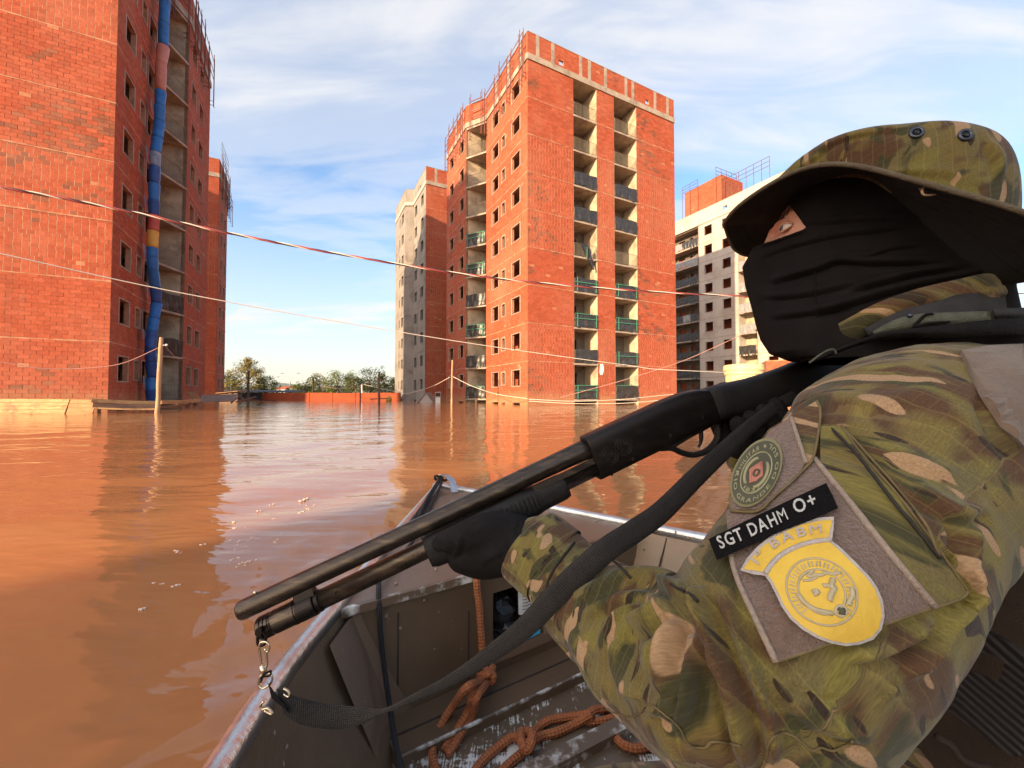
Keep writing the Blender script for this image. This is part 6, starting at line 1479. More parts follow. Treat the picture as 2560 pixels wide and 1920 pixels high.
ribbon('strap_buckle', [(Z4(1990, 250), Z4(2010, 330), .406), (Z4(2100, 255), Z4(2110, 320), .406), (Z4(2260, 250), Z4(2260, 330), .415)], 'greycloth', S, .006)
MB().sphere(un(*Z4(1403, 308), .414), .0028, 10, 7).build('snap_stud', MT['metal_dark'], S, smooth=True)
MB().tube(catmull([un(*Z4(*p), .47) for p in ((690, 645), (760, 590), (830, 552), (870, 552), (880, 580))], 4), .0011, 5).build('cord_loop', MT['strapgrey'], S, smooth=True)
# --- vest below the arm, pouches, legs
vm = MB(); n = 48; rings = []
for z, cx, cy, hw_, hd in [(.22, .66, .43, .185, .15), (.30, .655, .435, .195, .16), (.42, .645, .44, .195, .165), (.55, .63, .455, .19, .165), (.64, .618, .468, .186, .16)]: rings.append([Vector((cx, cy, z))+L3*(math.cos(2*math.pi*k/n)*hw_)+F3*(math.sin(2*math.pi*k/n)*hd) for k in range(n)])
vo = vm.loft(rings).build('vest', MT['vest'], S, smooth=True); TV = bvh(vo.data)
def vest_patch(name, L, m, lift=.006, th=.006):
    g = [(p.x, p.y) for p in catmull([(a, b, 0) for a, b in L+L[:1]], 4)][:-1]; top, bot = [], []
    for x, y in g:
        p, nn_ = cast(TV, x, y)
        if p is None: return
        top.append(p+nn_*lift); bot.append(p-nn_*.004)
    return MB().loft([bot, top]).build(name, MT[m], vo, smooth=False)
MT['elastic'] = mat('ribbed_black_elastic', (.006, .005, .005), (.014, .012, .012), 3, .8); 
def ribmat():
    m, nt, b = newmat('ribbed_elastic'); co = nn(nt, 'ShaderNodeNewGeometry').outputs['Position']; w = nn(nt, 'ShaderNodeTexWave', Vector=nn(nt, 'ShaderNodeMapping', Vector=co, Rotation=(.3, .5, .2)).outputs[0], Scale=75.0, Distortion=.6)
    bp = nn(nt, 'ShaderNodeBump', Strength=1.0, Distance=.002, Height=w.outputs[0]); setin(nt, b, Base__Color=mixc(nt, w.outputs[0], (.006, .005, .005), (.017, .013, .013)), Roughness=.75, Normal=bp.outputs[0]); return m
MT['elastic'] = ribmat()
vest_patch('elastic_panel', P6([(1700, 260), (1950, 180), (2300, 420), (2330, 800), (2180, 1000), (1900, 820), (1600, 560)]), 'elastic')
vest_patch('pouch', P6([(1240, 820), (1600, 960), (1900, 1180), (1500, 1260), (1000, 1180)]), 'vest', .014)
vest_patch('webbing', P6([(1215, 790), (1330, 740), (1560, 840), (1700, 900), (1690, 1010), (1440, 950)]), 'strapgrey', .020)
vest_patch('webbing', P6([(1400, 560), (1560, 470), (1900, 700), (2212, 920), (2200, 1040), (1800, 860)]), 'vest', .012)
MB().tube(catmull([un(*P6([p])[0], .36) for p in ((1650, 880), (1740, 930), (1800, 1010), (1900, 1060), (2000, 1075))], 5), .003, 6).build('strap_tail', MT['vest'], vo, smooth=True)
lg = fuse([capsule([(PEL, .115), (PEL*.5+KNL*.5, .095), (KNL, .075)]), capsule([(KNL, .072), (ANL, .055)]), capsule([(PEL, .115), (KNR, .075)]), capsule([(KNR, .072), (ANR, .055)])], .006, 6, 'trousers')
cloth_attr(lg, [([PEL, KNL, ANL], .09, 8., (0, 0, 1)), ([PEL, KNR, ANR], .09, 9., (0, 0, 1))]); link('trousers', lg, MT['camo'], S, smooth=True)
for A_, d in ((ANL, Vector((-.9, -.2, 0))), (ANR, Vector((-.7, .5, 0)))):
    d = d.normalized(); fuse_ = fuse([capsule([(A_, .05), (A_-Vector((0, 0, .015)), .05)]), capsule([(A_-d*.05+Vector((0, 0, -.028)), .032), (A_+d*.10+Vector((0, 0, -.026)), .034), (A_+d*.19+Vector((0, 0, -.03)), .028)])], .006, 4, 'boot'); link('boot', fuse_, MT['strapblack'], S, smooth=True)

# ---------------------------------------------------------------- shotgun
GM = un(600, 1528, .470); GB = un(1466, 1122, .560); gd = (GB-GM).normalized(); gu = Vector((0, 0, 1)); gu = (gu-gd*gu.dot(gd)).normalized(); gs = gd.cross(gu)
if gs.y > 0: gs = -gs
G = lambda s, u, w=0.0: GM+gd*s+gu*u+gs*w
SR = (GB-GM).length                                     # receiver front
def gunmetal(name, c, rough, edge=(.16, .12, .08)):
    m, nt, b = newmat(name); co = nn(nt, 'ShaderNodeNewGeometry').outputs['Position']
    n = nn(nt, 'ShaderNodeTexNoise', Vector=nn(nt, 'ShaderNodeMapping', Vector=co, Rotation=(0, .42, .19), Scale=(1, 6, 6)).outputs[0], Scale=18.0, Detail=8.0, Roughness=.68)
    f = nn(nt, 'ShaderNodeMapRange', i0=n.outputs[0], i1=.50, i2=.80, i4=.55).outputs[0]
    n2 = nn(nt, 'ShaderNodeTexNoise', Vector=co, Scale=160.0, Detail=4.0, Roughness=.7); f2 = nn(nt, 'ShaderNodeMapRange', i0=n2.outputs[0], i1=.68, i2=.74, i4=.6).outputs[0]
    col = mixc(nt, mth(nt, 'MAXIMUM', f, f2, True), c, edge)
    setin(nt, b, Base__Color=col, Metallic=.75, Roughness=nn(nt, 'ShaderNodeMapRange', i0=n.outputs[0], i1=.3, i2=.7, i3=rough-.06, i4=rough+.10).outputs[0]); return m
MT['barrel'] = gunmetal('worn_gun_steel', (.050, .038, .030), .30, (.26, .18, .11)); MT['receiver'] = gunmetal('blued_receiver_steel', (.020, .015, .013), .40, (.055, .042, .034)); MT['poly'] = mat('black_gun_polymer', (.0065, .005, .0045), (.010, .008, .007), 30, .5, .35, 700, spec=.3)
MT['brass'] = mat('nickel_hook', (.66, .56, .42), (.50, .38, .24), 60, .25, metal=1.0)
GN = thing('shotgun', 'black pump action shotgun held across the boat, muzzle down to the left', 'shotgun', (0, 0, 0))
mb = MB(); n = 28
def gring(s, u, r, w=0.0, n=28): return [G(s, u+r*math.cos(2*math.pi*k/n), w+r*math.sin(2*math.pi*k/n)) for k in range(n)]
mb.loft([gring(*x) for x in [(.06, 0, .0090), (.0, 0, .0092), (-.0005, 0, .0100), (.0015, 0, .0109), (.004, 0, .0112), (.15, 0, .0114), (.30, 0, .0120), (.40, 0, .0128), (SR-.01, 0, .0138), (SR+.002, 0, .0140)]], cap=True).build('barrel', MT['barrel'], GN, smooth=True)
bd_ = MB(); bd_.sphere(G(.022, .0125), .0024, 12, 8).build('bead_sight', MT['brass'], GN, smooth=True)
UM = -.0292
MB().loft([gring(*x) for x in [(.082, UM, .0118), (SR+.002, UM, .0120)]]).build('magazine_tube', MT['barrel'], GN, smooth=True)
cap = [(.0105, UM, .004), (.0107, UM, .0115), (.012, UM, .0128)]
for i in range(3): cap += [(.0140+.0042*i, UM, .0133), (.0160+.0042*i, UM, .0133), (.0165+.0042*i, UM, .0122), (.0177+.0042*i, UM, .0122)]
cap += [(.0285, UM, .0134), (.050, UM, .0136), (.0505, UM, .0142), (.054, UM, .0142), (.0545, UM, .0130), (.056, UM, .0130)]
MB().loft([gring(*x) for x in cap]).build('magazine_cap', MT['barrel'], GN, smooth=False)
MB().loft([gring(*x) for x in [(.0562, UM, .0125), (.0562, UM, .0140), (.058, UM, .0143), (.0745, UM, .0143), (.076, UM, .0140), (.076, UM, .0125)]]).build('barrel_band', MT['receiver'], GN, smooth=False)
MB().loft([[G(s, u, w) for u, w in ((-.009, -.006), (-.009, .006), (-.018, .008), (-.018, -.008))] for s in (.058, .080)]).build('barrel_lug', MT['receiver'], GN)
MB().loft([gring(*x) for x in [(.0762, UM, .0119), (.080, UM, .0132), (.082, UM, .0128), (.0825, UM, .0119)]]).build('tube_collar', MT['receiver'], GN)
MB().sphere(G(.103, UM+.004, .0113), .0012, 8, 6).build('tube_pin', MT['pupil'], GN)
# receiver: rounded section swept to the rear
def sec(s, u0, u1, hw_, e=4.5, n=40, du=0.0):
    c = (u0+u1)/2; h = (u1-u0)/2; P = []
    for k in range(n):
        t = 2*math.pi*k/n; x, y = math.cos(t), math.sin(t); q = (abs(x)**e+abs(y)**e)**(-1/e); P.append(G(s, c+h*x*q+du, hw_*y*q))
    return P
rc = MB(); rc.loft([sec(SR-.0005, -.0445, .0165, .0135), sec(SR+.0005, -.0458, .0178, .0155), sec(SR+.004, -.0462, .0182, .0162), sec(SR+.13, -.0462, .0182, .0165), sec(SR+.165, -.0460, .0165, .0165), sec(SR+.188, -.0455, .0125, .0162, 4), sec(SR+.205, -.0450, .0060, .0158, 3.6), sec(SR+.2055, -.0440, .0050, .0148, 3.6)])
rc.build('receiver', MT['receiver'], GN, smooth=False)
for p in GN.children:
    if p.name.startswith('receiver'): b_ = p.modifiers.new('b', 'EDGE_SPLIT'); b_.split_angle = math.radians(28); p.data.polygons.foreach_set('use_smooth', [True]*len(p.data.polygons))
SP = SR+.2
for s, u, r in ((SR+.052, -.036, .0024), (SR+.118, -.030, .0030), (SR+.176, -.026, .0026), (SR+.015, -.043, .0018)): 
    m = MB(); m.loft([[G(s, u, .0160)+gd*(r*math.cos(t))+gu*(r*math.sin(t)) for t in np.linspace(0, 6.283, 14, endpoint=False)], [G(s, u, .0172)+gd*(r*.9*math.cos(t))+gu*(r*.9*math.sin(t)) for t in np.linspace(0, 6.283, 14, endpoint=False)]]); m.build('receiver_pin', MT['barrel'], GN)
em = MB()
for c, R in ((.022, .0125), (.046, .0130)):
    for k in (1, .72): em.torus(G(SR+c, -.018+.004*(c > .03), .01645), gs, R*k, .00028, 30, 4)
    for j in range(10): t = j*.628; em.tube([G(SR+c+R*.25*math.cos(t), -.018+.004*(c > .03)+R*.25*math.sin(t), .0165), G(SR+c+R*.6*math.cos(t), -.018+.004*(c > .03)+R*.6*math.sin(t), .0165)], .0003, 4)
em.build('engraved_seal', mat('engraving_shine', (.030, .024, .020), rough=.5, metal=.6), GN, kind='stuff')
# trigger group
MB().loft([sec(SR+.110, -.0475, -.0445, .009, 4, 20), sec(SR+.125, -.052, -.0440, .009, 4, 20), sec(SR+.150, -.0495, -.0440, .009, 4, 20), sec(SR+.205, -.0475, -.0440, .009, 4, 20)]).build('trigger_plate', MT['poly'], GN, smooth=True)
MB().tube(catmull([G(SR+.105, -.046), G(SR+.122, -.053), G(SR+.135, -.066), G(SR+.152, -.077), G(SR+.176, -.080), G(SR+.196, -.072), G(SR+.204, -.058), G(SR+.203, -.046)], 6), .0044, 10, flat=1.3).build('trigger_guard', MT['poly'], GN, smooth=True)
MB().tube(catmull([G(SR+.178, -.045), G(SR+.174, -.056), G(SR+.170, -.064), G(SR+.163, -.070)], 5), [.0034]*8+[.0030, .0028, .0026, .0024, .0022, .002, .002, .002], 8).build('trigger', MT['receiver'], GN, smooth=True)
# action bar, forend with flutes
MB().loft([[G(s, u, w) for u, w in ((-.012, .0128), (-.020, .0136), (-.020, .0118), (-.012, .0112))] for s in (.37, SR+.004)]).build('action_bar', MT['barrel'], GN)
fo = MB(); rings = []; nfo = 64
for s in np.concatenate([[.216, .218], np.linspace(.222, .410, 150), [.413, .415]]):
    q = (s-.216)/.199; r = .0195+.0055*math.sin(math.pi*min(1, q*1.25))**.8-.003*q; rib = (.0011*(math.sin((s-.24)/.0062*2*math.pi) > .1)) if .243 < s < .372 else 0
    if q < .02 or q > .985: r *= .93
    P = []
    for k in range(nfo):
        t = 2*math.pi*k/nfo; u, w = math.cos(t), math.sin(t); x = (abs(u)**2.6+abs(w)**2.6)**(-1/2.6); rr = r*x; zone = 1 if -.35 < u < .55 else 0
        rr -= rib*zone; uu = UM-.004+rr*u*1.04
        uu = min(uu, -.0125) if abs(w*rr) < .013 else uu
        P.append(G(s, min(uu, -.007), rr*w*.98))
    rings.append(P)
fo.loft(rings).build('forend', MT['poly'], GN, smooth=True)
# stock
stk = MB(); stk.loft([sec(SR+.204, -.0440, .0062, .0158, 3.2), sec(SR+.206, -.0455, .0072, .0172, 3.0), sec(SR+.225, -.0500, .0050, .0182, 2.6), sec(SR+.250, -.0600, .0000, .0185, 2.4), sec(SR+.280, -.0700, -.0060, .0180, 2.3), sec(SR+.310, -.0720, -.0100, .0180, 2.3), sec(SR+.345, -.0780, -.0130, .0190, 2.4), sec(SR+.40, -.0960, -.0160, .0200, 2.6), sec(SR+.48, -.1220, -.0190, .0205, 3), sec(SR+.54, -.1400, -.0210, .0210, 3.2)])
stk.build('stock', MT['poly'], GN, smooth=True)
MB().loft([sec(SR+.5405, -.1402, -.0208, .0212, 3.2), sec(SR+.560, -.1420, -.0200, .0208, 3.2)]).build('recoil_pad', MT['strapblack'], GN, smooth=True)
# sling swivel, snap hook, ring
def Q8(x, y): return (560+x/3.77, 1480+y/3.77)
h8 = lambda x, y, Y=.458: un(*Q8(x, y), Y)
MB().loft([[h8(x, y, .462+k) for x, y in ((300, 350), (350, 320), (352, 385), (345, 420), (310, 425), (288, 400))] for k in (-.006, .006)]).build('swivel_stud', MT['receiver'], GN)
MB().tube(catmull([h8(*p, .462) for p in ((315, 415), (320, 490), (355, 505), (385, 485), (395, 425), (390, 395))], 5), .0016, 8).build('swivel_loop', MT['receiver'], GN, smooth=True)
SL = thing('sling', 'black woven gun sling with a metal snap hook, slung under the shotgun', 'sling', (0, 0, 0))
MB().tube(catmull([h8(*p) for p in ((400, 560), (420, 555), (425, 500), (395, 470), (350, 475), (333, 520), (345, 620), (355, 690), (378, 715), (405, 690), (402, 610), (385, 530))], 5), .0012, 8).build('snap_hook', MT['brass'], SL, smooth=True)
MB().tube([h8(362, 690), h8(372, 745), h8(378, 770)], [.0030, .0034, .0024], 10).build('hook_barrel', MT['brass'], SL, smooth=True)
MB().tube(catmull([h8(*p) for p in ((378, 765), (340, 800), (325, 850), (335, 890), (380, 905), (440, 860), (455, 805), (430, 765), (378, 765))], 4), .0012, 8).build('hook_ring', MT['brass'], SL, smooth=True)
MB().tube(catmull([h8(*p, .456) for p in ((350, 820), (390, 770), (440, 745), (430, 790), (370, 800), (345, 850))], 4), .0011, 6).build('thread_wrap', MT['strapblack'], SL, smooth=True)
for P_ in (((560, 910), (600, 930), (618, 970), (600, 985), (560, 960)), ((375, 1030), (345, 1070), (360, 1105), (410, 1095), (440, 1120), (458, 1150), (420, 1140), (380, 1115))): MB().tube(catmull([h8(*p, .460) for p in P_], 4), .0013, 8).build('loose_ring', MT['brass'], SL, smooth=True)
def webbing_mat():
    m, nt, b = newmat('woven_black_sling'); at = nn(nt, 'ShaderNodeAttribute', _attribute_name='rp'); sx = nn(nt, 'ShaderNodeSeparateXYZ', i0=at.outputs['Vector'])
    a = mth(nt, 'SINE', mth(nt, 'ADD', mth(nt, 'MULTIPLY', sx.outputs[0], 1250.0), mth(nt, 'MULTIPLY', sx.outputs[1], 1500.0))); c = mth(nt, 'SINE', mth(nt, 'SUBTRACT', mth(nt, 'MULTIPLY', sx.outputs[0], 1250.0), mth(nt, 'MULTIPLY', sx.outputs[1], 1500.0)))
    h = mth(nt, 'ADD', mth(nt, 'MULTIPLY', mth(nt, 'MULTIPLY', a, c), .5), .5)
    n = nn(nt, 'ShaderNodeTexNoise', Vector=nn(nt, 'ShaderNodeNewGeometry').outputs['Position'], Scale=60.0, Detail=3.0).outputs[0]
    col = mixc(nt, mth(nt, 'MULTIPLY', h, n), (.006, .0045, .004), (.050, .037, .029)); bp = nn(nt, 'ShaderNodeBump', Strength=.8, Distance=.0012, Height=h); setin(nt, b, Base__Color=col, Roughness=.8, Normal=bp.outputs[0]); return m
MT['sling'] = webbing_mat()
def strap(name, st, parent, m='sling'):
    pts = []
    for (x, y), w, Y, ang in st:
        dx, dy = math.cos(math.radians(ang))*w/2, math.sin(math.radians(ang))*w/2; pts.append(((x-dx, y-dy), (x+dx, y+dy), Y))
    return ribbon(name, pts, m, parent, .0014, sub=7, flat=True)
strap('end_tab', [((672, 1712), 48, .455, 60), ((692, 1738), 66, .456, 50), ((702, 1765), 62, .457, 40)], SL, 'strapblack')
strap('strap', [((700, 1752), 64, .458, 75), ((735, 1772), 68, .462, 85), ((790, 1787), 66, .470, 92), ((850, 1793), 60, .475, 94), ((905, 1790), 44, .472, 100), ((945, 1782), 20, .466, 110), ((985, 1768), 14, .458, 75), ((1040, 1742), 20, .446, 66), ((1123, 1702), 29, .430, 60), ((1216, 1642), 41, .412, 54), ((1309, 1572), 55, .396, 52), ((1400, 1478), 62, .388, 48), ((1506, 1382), 64, .392, 46), ((1590, 1325), 61, .410, 46), ((1655, 1278), 56, .432, 47), ((1735, 1198), 50, .468, 46), ((1810, 1127), 44, .505, 46), ((1880, 1062), 35, .545, 48), ((1950, 1010), 30, .59, 52), ((2040, 960), 27, .64, 55)], SL)

# ---------------------------------------------------------------- gloved hands (fingers closed round the gun)
def hand(parts, name, vox=.0034, folds=()):
    me = fuse(parts, vox, 4, name); 
    if folds: emboss(me, folds)
    return link(name, me, MT['glove'], S, smooth=True)
q2u = lambda x, y, Y: un(*q2(x, y), Y)
palm = capsule([(cA-cd_*.04, .034), (cA+cd_*.005, .0345), (q2u(1600, 440, .486), .0355), (q2u(1510, 448, .494), .0370), (q2u(1420, 462, .501), .0325)])
palm2 = capsule([(q2u(1600, 508, .498), .025), (q2u(1480, 520, .508), .027), (q2u(1380, 512, .514), .023)])
thumb = capsule([(q2u(1600, 390, .478), .020), (q2u(1480, 390, .472), .0185), (q2u(1370, 405, .474), .0155), (q2u(1290, 432, .480), .0125), (q2u(1245, 452, .487), .010)])
fing = []
for i, (s, L) in enumerate(((.268, .92), (.291, 1.0), (.314, .97), (.336, .86))):
    fing.append(capsule([(G(s+.020, -.066, .018), .0125), (G(s+.004, -.074, .000), .0120), (G(s, -.070, -.022), .0112), (G(s-.003, -.054, -.036), .0105), (G(s-.004, -.054+.030*L, -.036), .0095)]))
hand([palm, palm2, thumb]+fing, 'glove', folds=[([q2(1660, 320), q2(1640, 400), q2(1670, 500)], .0014, 7), ([q2(1700, 310), q2(1685, 400), q2(1700, 520)], .0014, 7), ([q2(1250, 470), q2(1330, 500), q2(1420, 470)], .002, 9), ([q2(1500, 340), q2(1440, 380), q2(1380, 370)], .0016, 9), ([q2(1310, 530), q2(1350, 470), q2(1345, 420)], .0022, 9), ([q2(1450, 580), q2(1520, 520), q2(1600, 490)], .0016, 10)])
rw = RWR; rp = [capsule([(rw+(rw-REL).normalized()*-.04, .034), (rw*.5+G(SR+.275, -.035, -.045)*.5, .034), (G(SR+.262, -.035, -.034), .030)])]
for i, s in enumerate((.222, .246, .270, .293)):
    rp.append(capsule([(G(SR+s+.014, -.042, -.036), .0145), (G(SR+s+.006, -.084, -.022), .0150), (G(SR+s, -.100, .004), .0148), (G(SR+s-.004, -.084, .029), .0142), (G(SR+s-.006, -.052, .030), .0115)]))
rp.append(capsule([(G(SR+.262, -.036, -.036), .015), (G(SR+.240, -.030, -.034), .0125), (G(SR+.218, -.024, -.030), .0115), (G(SR+.200, -.018, -.027), .0100)]))
rp.append(capsule([(G(SR+.236, -.040, -.036), .0125), (G(SR+.205, -.030, -.030), .0118), (G(SR+.165, -.028, -.027), .0105), (G(SR+.130, -.030, -.026), .0092)]))
hand(rp, 'glove')

# ---------------------------------------------------------------- sleeve pocket, patches, lettering
PAN = P4([(195, 560), (300, 500), (420, 440), (575, 335), (700, 490), (850, 680), (970, 830), (1088, 970), (900, 1035), (700, 1105), (550, 1158), (410, 1205), (335, 1045), (262, 890), (230, 800), (212, 720)])
FLP = P4([(585, 88), (600, 130), (594, 210), (570, 330), (535, 375), (470, 440), (400, 500), (330, 560), (215, 560), (205, 505), (235, 440), (290, 330), (380, 210), (480, 148)])
PL = P4([(600, 195), (690, 195), (780, 320), (930, 490), (1080, 690), (1215, 880), (1228, 905), (1200, 935), (1095, 972), (985, 830), (860, 672), (710, 482), (600, 345)])
def inpoly_v(P, poly):
    x, y = P[:, 0], P[:, 1]; c = np.zeros(len(P), bool); j = len(poly)-1
    for i in range(len(poly)):
        xi, yi = poly[i]; xj, yj = poly[j]; c ^= ((yi > y) != (yj > y)) & (x < (xj-xi)*(y-yi)/(yj-yi+1e-9)+xi); j = i
    return c
g_ = np.array([(x, y) for x in np.arange(1800, 2440, 13.0) for y in np.arange(980, 1690, 13.0)]); g_ = g_[inpoly_v(g_, PAN) | inpoly_v(g_, FLP) | inpoly_v(g_, PL)]
pts = []
for x, y in g_:
    p, n_ = cast(TJ0, x, y)
    if p is not None and n_.dot((EYE-p).normalized()) > .35: pts.append((x, y, (p-EYE).length))
pts = np.array(pts)
def basis(x, y): x = (np.asarray(x)-2050)/250; y = (np.asarray(y)-1330)/300; return np.stack([x*0+1, x, y, x*x, x*y, y*y], -1)
co_, *_ = np.linalg.lstsq(basis(pts[:, 0], pts[:, 1]), pts[:, 2], rcond=None)
for _ in range(4):
    e_ = pts[:, 2]-basis(pts[:, 0], pts[:, 1])@co_; w_ = 1/(1+(e_/.012)**2)
    co_, *_ = np.linalg.lstsq(basis(pts[:, 0], pts[:, 1])*w_[:, None], pts[:, 2]*w_, rcond=None)
def surfdist(x, y): return basis(x, y)@co_-.006
def surf(x, y, lift=0.0): return EYE+Vector(ray(x, y)).normalized()*(float(surfdist(x, y))-lift)
def inpoly(x, y, poly):
    c = False; j = len(poly)-1
    for i in range(len(poly)):
        xi, yi = poly[i]; xj, yj = poly[j]
        if ((yi > y) != (yj > y)) and (x < (xj-xi)*(y-yi)/(yj-yi+1e-9)+xi): c = not c
        j = i
    return c
def sheet(name, outline, lift, th, m, parent, holes=None, step=14, mapf=None, smooth=True):
    """a cloth piece with thickness, lying on the sleeve"""
    ol = [tuple(p) for p in outline]; v = [Vector(p) for p in ol]; e = [(i, (i+1) % len(ol)) for i in range(len(ol))]
    x0, x1 = min(p[0] for p in ol), max(p[0] for p in ol); y0, y1 = min(p[1] for p in ol), max(p[1] for p in ol)
    for x in np.arange(x0+step*.5, x1, step):
        for y in np.arange(y0+step*.5, y1, step):
            if inpoly(x, y, ol) and abs(polydist(np.array([[x, y]]), ol+ol[:1])[0][0]) > step*.35: v.append(Vector((x, y)))
    r = delaunay_2d_cdt(v, e, [], 1, 1e-4); f = mapf or surf; top = [f(p.x, p.y, lift) for p in r[0]]; bot = [f(p.x, p.y, lift-th) for p in r[0]]; n = len(top); faces = [tuple(q) for q in r[2]]
    cnt = {}
    for q in faces:
        for i in range(len(q)): a, b = q[i], q[(i+1) % len(q)]; cnt[(a, b)] = cnt.get((a, b), 0)+1
    side = [(a, b, b+n, a+n) for (a, b) in cnt if (b, a) not in cnt]
    mb = MB(); mb.add(top+bot, faces+[tuple(i+n for i in q[::-1]) for q in faces]+side); o = mb.build(name, MT[m], parent); return o
def rounded(pts, k=5): return [(p.x, p.y) for p in catmull([(a, b, 0) for a, b in list(pts)+[pts[0]]], k)][:-1]
def grow(poly, d):
    c = np.mean(np.array(poly), 0); n = len(poly); out = []; P = np.array(poly, float); A = sum(P[i, 0]*P[(i+1) % n, 1]-P[(i+1) % n, 0]*P[i, 1] for i in range(n)); sg = 1 if A > 0 else -1
    for i in range(n):
        a, b, c_ = P[i-1], P[i], P[(i+1) % n]; t = (c_-a); t = t/np.linalg.norm(t); out.append(tuple(b+np.array([t[1], -t[0]])*d*sg))
    return out
def edge_tube(outline, idx, lift, r, m, name, parent, closed=False):
    L = [outline[i] for i in idx]; L = [(p.x, p.y) for p in catmull([(a, b, 0) for a, b in L], 5)]; MB().tube([surf(x, y, lift) for x, y in L], r, 7).build(name, MT[m], parent, smooth=True)
# the sleeve cloth lies flat under the pocket, flap and pleat
PL = P4([(600, 195), (690, 195), (780, 320), (930, 490), (1080, 690), (1215, 880), (1228, 905), (1200, 935), (1095, 972), (985, 830), (860, 672), (710, 482), (600, 345)])
Vj = coords(jm); pj, yj = proj(Vj); RJ = np.linalg.norm(Vj-np.array([0, 0, HC]), axis=1); ins_ = np.zeros(len(Vj), bool); dm = np.full(len(Vj), 1e9)
for pg in (PAN, FLP, PL): ins_ |= inpoly_v(pj, pg); dm = np.minimum(dm, np.abs(polydist(pj, pg+pg[:1])[0]))
wj = np.where(ins_, 1.0, np.clip(1-dm/45, 0, 1)); Dj = surfdist(pj[:, 0], pj[:, 1])+.006; go = (wj > 0) & (RJ < Dj) & (RJ > Dj-.07)
wj = wj*wj*(3-2*wj); Vj[go] = np.array([0, 0, HC])+(Vj[go]-np.array([0, 0, HC]))*(1+(Dj[go]/RJ[go]-1)*wj[go])[:, None]
setco(jm, Vj)
pk = sheet('sleeve_pocket', PAN, 0, .006, 'velcro', S)
edge_tube(PAN, range(3, 8), .0003, .0022, 'velcroedge', 'pocket_edge', pk); edge_tube(PAN, range(11, 16), .0003, .0020, 'velcroedge', 'pocket_edge', pk)
edge_tube(PAN, range(7, 12), -.0010, .0010, 'seam', 'pocket_piping', pk)
fl_ = sheet('pocket_flap', FLP, .0035, .005, 'camo', S); A_ = np.stack([coords(fl_.data)@np.array([.6, .1, .9]), coords(fl_.data)@np.array([-.5, -.7, .3]), np.full(len(fl_.data.vertices), 5.)], 1); at = fl_.data.attributes.new('cloth', 'FLOAT_VECTOR', 'POINT'); at.data.foreach_set('vector', A_.astype(np.float32).ravel())
edge_tube(FLP, range(0, 9), .0036, .0010, 'seam', 'flap_piping', fl_)
VF = P4([(474, 158), (505, 250), (538, 352), (490, 425), (400, 500), (332, 552), (222, 556), (214, 500), (245, 435), (298, 330), (385, 215)]); vf = sheet('flap_velcro', VF, .0048, .002, 'velcro', S); edge_tube(VF, (0, 1, 2), .005, .0016, 'velcroedge', 'flap_edge', vf)
# side pleat of the pocket, and its lower camouflage hem
PL = P4([(600, 195), (690, 195), (780, 320), (930, 490), (1080, 690), (1215, 880), (1228, 905), (1200, 935), (1095, 972), (985, 830), (860, 672), (710, 482), (600, 345)]); pl = sheet('pocket_pleat', PL, .0022, .004, 'camo', S)
A_ = np.stack([coords(pl.data)@np.array([.6, .1, .9]), coords(pl.data)@np.array([-.5, -.7, .3]), np.full(len(pl.data.vertices), 5.4)], 1); at = pl.data.attributes.new('cloth', 'FLOAT_VECTOR', 'POINT'); at.data.foreach_set('vector', A_.astype(np.float32).ravel())
edge_tube(PL, range(1, 9), .0024, .0008, 'seam', 'pleat_piping', pl)
MT['tapeblack'] = mat('black_name_tape', (.004, .0032, .0035), (.007, .006, .006), 300, .9, .5, 500, spec=.1); MT['thread'] = mat('white_embroidery', (.78, .76, .70), (.62, .60, .54), 500, .75, .8, 700)
MT['gold'] = mat('yellow_rubber_patch', (.62, .40, .045), (.54, .33, .035), 30, .5, .15, 300, c3=(.48, .28, .04), s3=18); MT['goldgrey'] = mat('grey_patch_relief', (.40, .33, .20), (.34, .28, .17), 200, .6); MT['rimgrey'] = mat('grey_patch_rim', (.42, .37, .33), (.36, .31, .28), 200, .75, .4, 500)
MT['olive'] = mat('olive_rubber_patch', (.055, .052, .026), (.070, .065, .034), 30, .55); MT['oliverim'] = mat('pale_olive_rim', (.19, .17, .075), (.16, .14, .06), 30, .5); MT['olivetext'] = mat('pale_relief_lettering', (.27, .245, .13), rough=.6); MT['patchred'] = mat('faded_red_relief', (.40, .15, .10), rough=.6)
FC = {}
def glyph(ch):
    if ch in FC: return FC[ch]
    cu = bpy.data.curves.new('t', 'FONT'); cu.body = ch; cu.size = 1; cu.offset = .018 if ch not in 'MN' else .0; cu.resolution_u = 3; o = bpy.data.objects.new('t', cu); COL.objects.link(o); DG().update()
    me = bpy.data.meshes.new_from_object(o.evaluated_get(DG())); v = [(p.co.x, p.co.y) for p in me.vertices]; f = [tuple(p.vertices) for p in me.polygons]; bpy.data.objects.remove(o); bpy.data.curves.remove(cu); bpy.data.meshes.remove(me)
    w = max([x for x, y in v])+.09 if v else .32; FC[ch] = (v, f, w); return FC[ch]
def word(name, text, place, lift, th, m, parent, spacing=0.0):
    """raised lettering; place(x, y) takes text units to a photo pixel on the cloth"""
    mb = MB(); x = 0
    tot = sum(glyph(c)[2]+spacing for c in text)
    for c in text:
        v, f, w = glyph(c)
        if v:
            top = [surf(*place((x+a)/tot, b), lift) for a, b in v]; bot = [surf(*place((x+a)/tot, b), lift-th) for a, b in v]; n = len(v); cnt = set()
            for q in f:
                for i in range(len(q)): cnt.add((q[i], q[(i+1) % len(q)]))
            mb.add(top+bot, list(f)+[(a, b, b+n, a+n) for a, b in cnt if (b, a) not in cnt])
        x += w+spacing
    return mb.build(name, MT[m], parent)
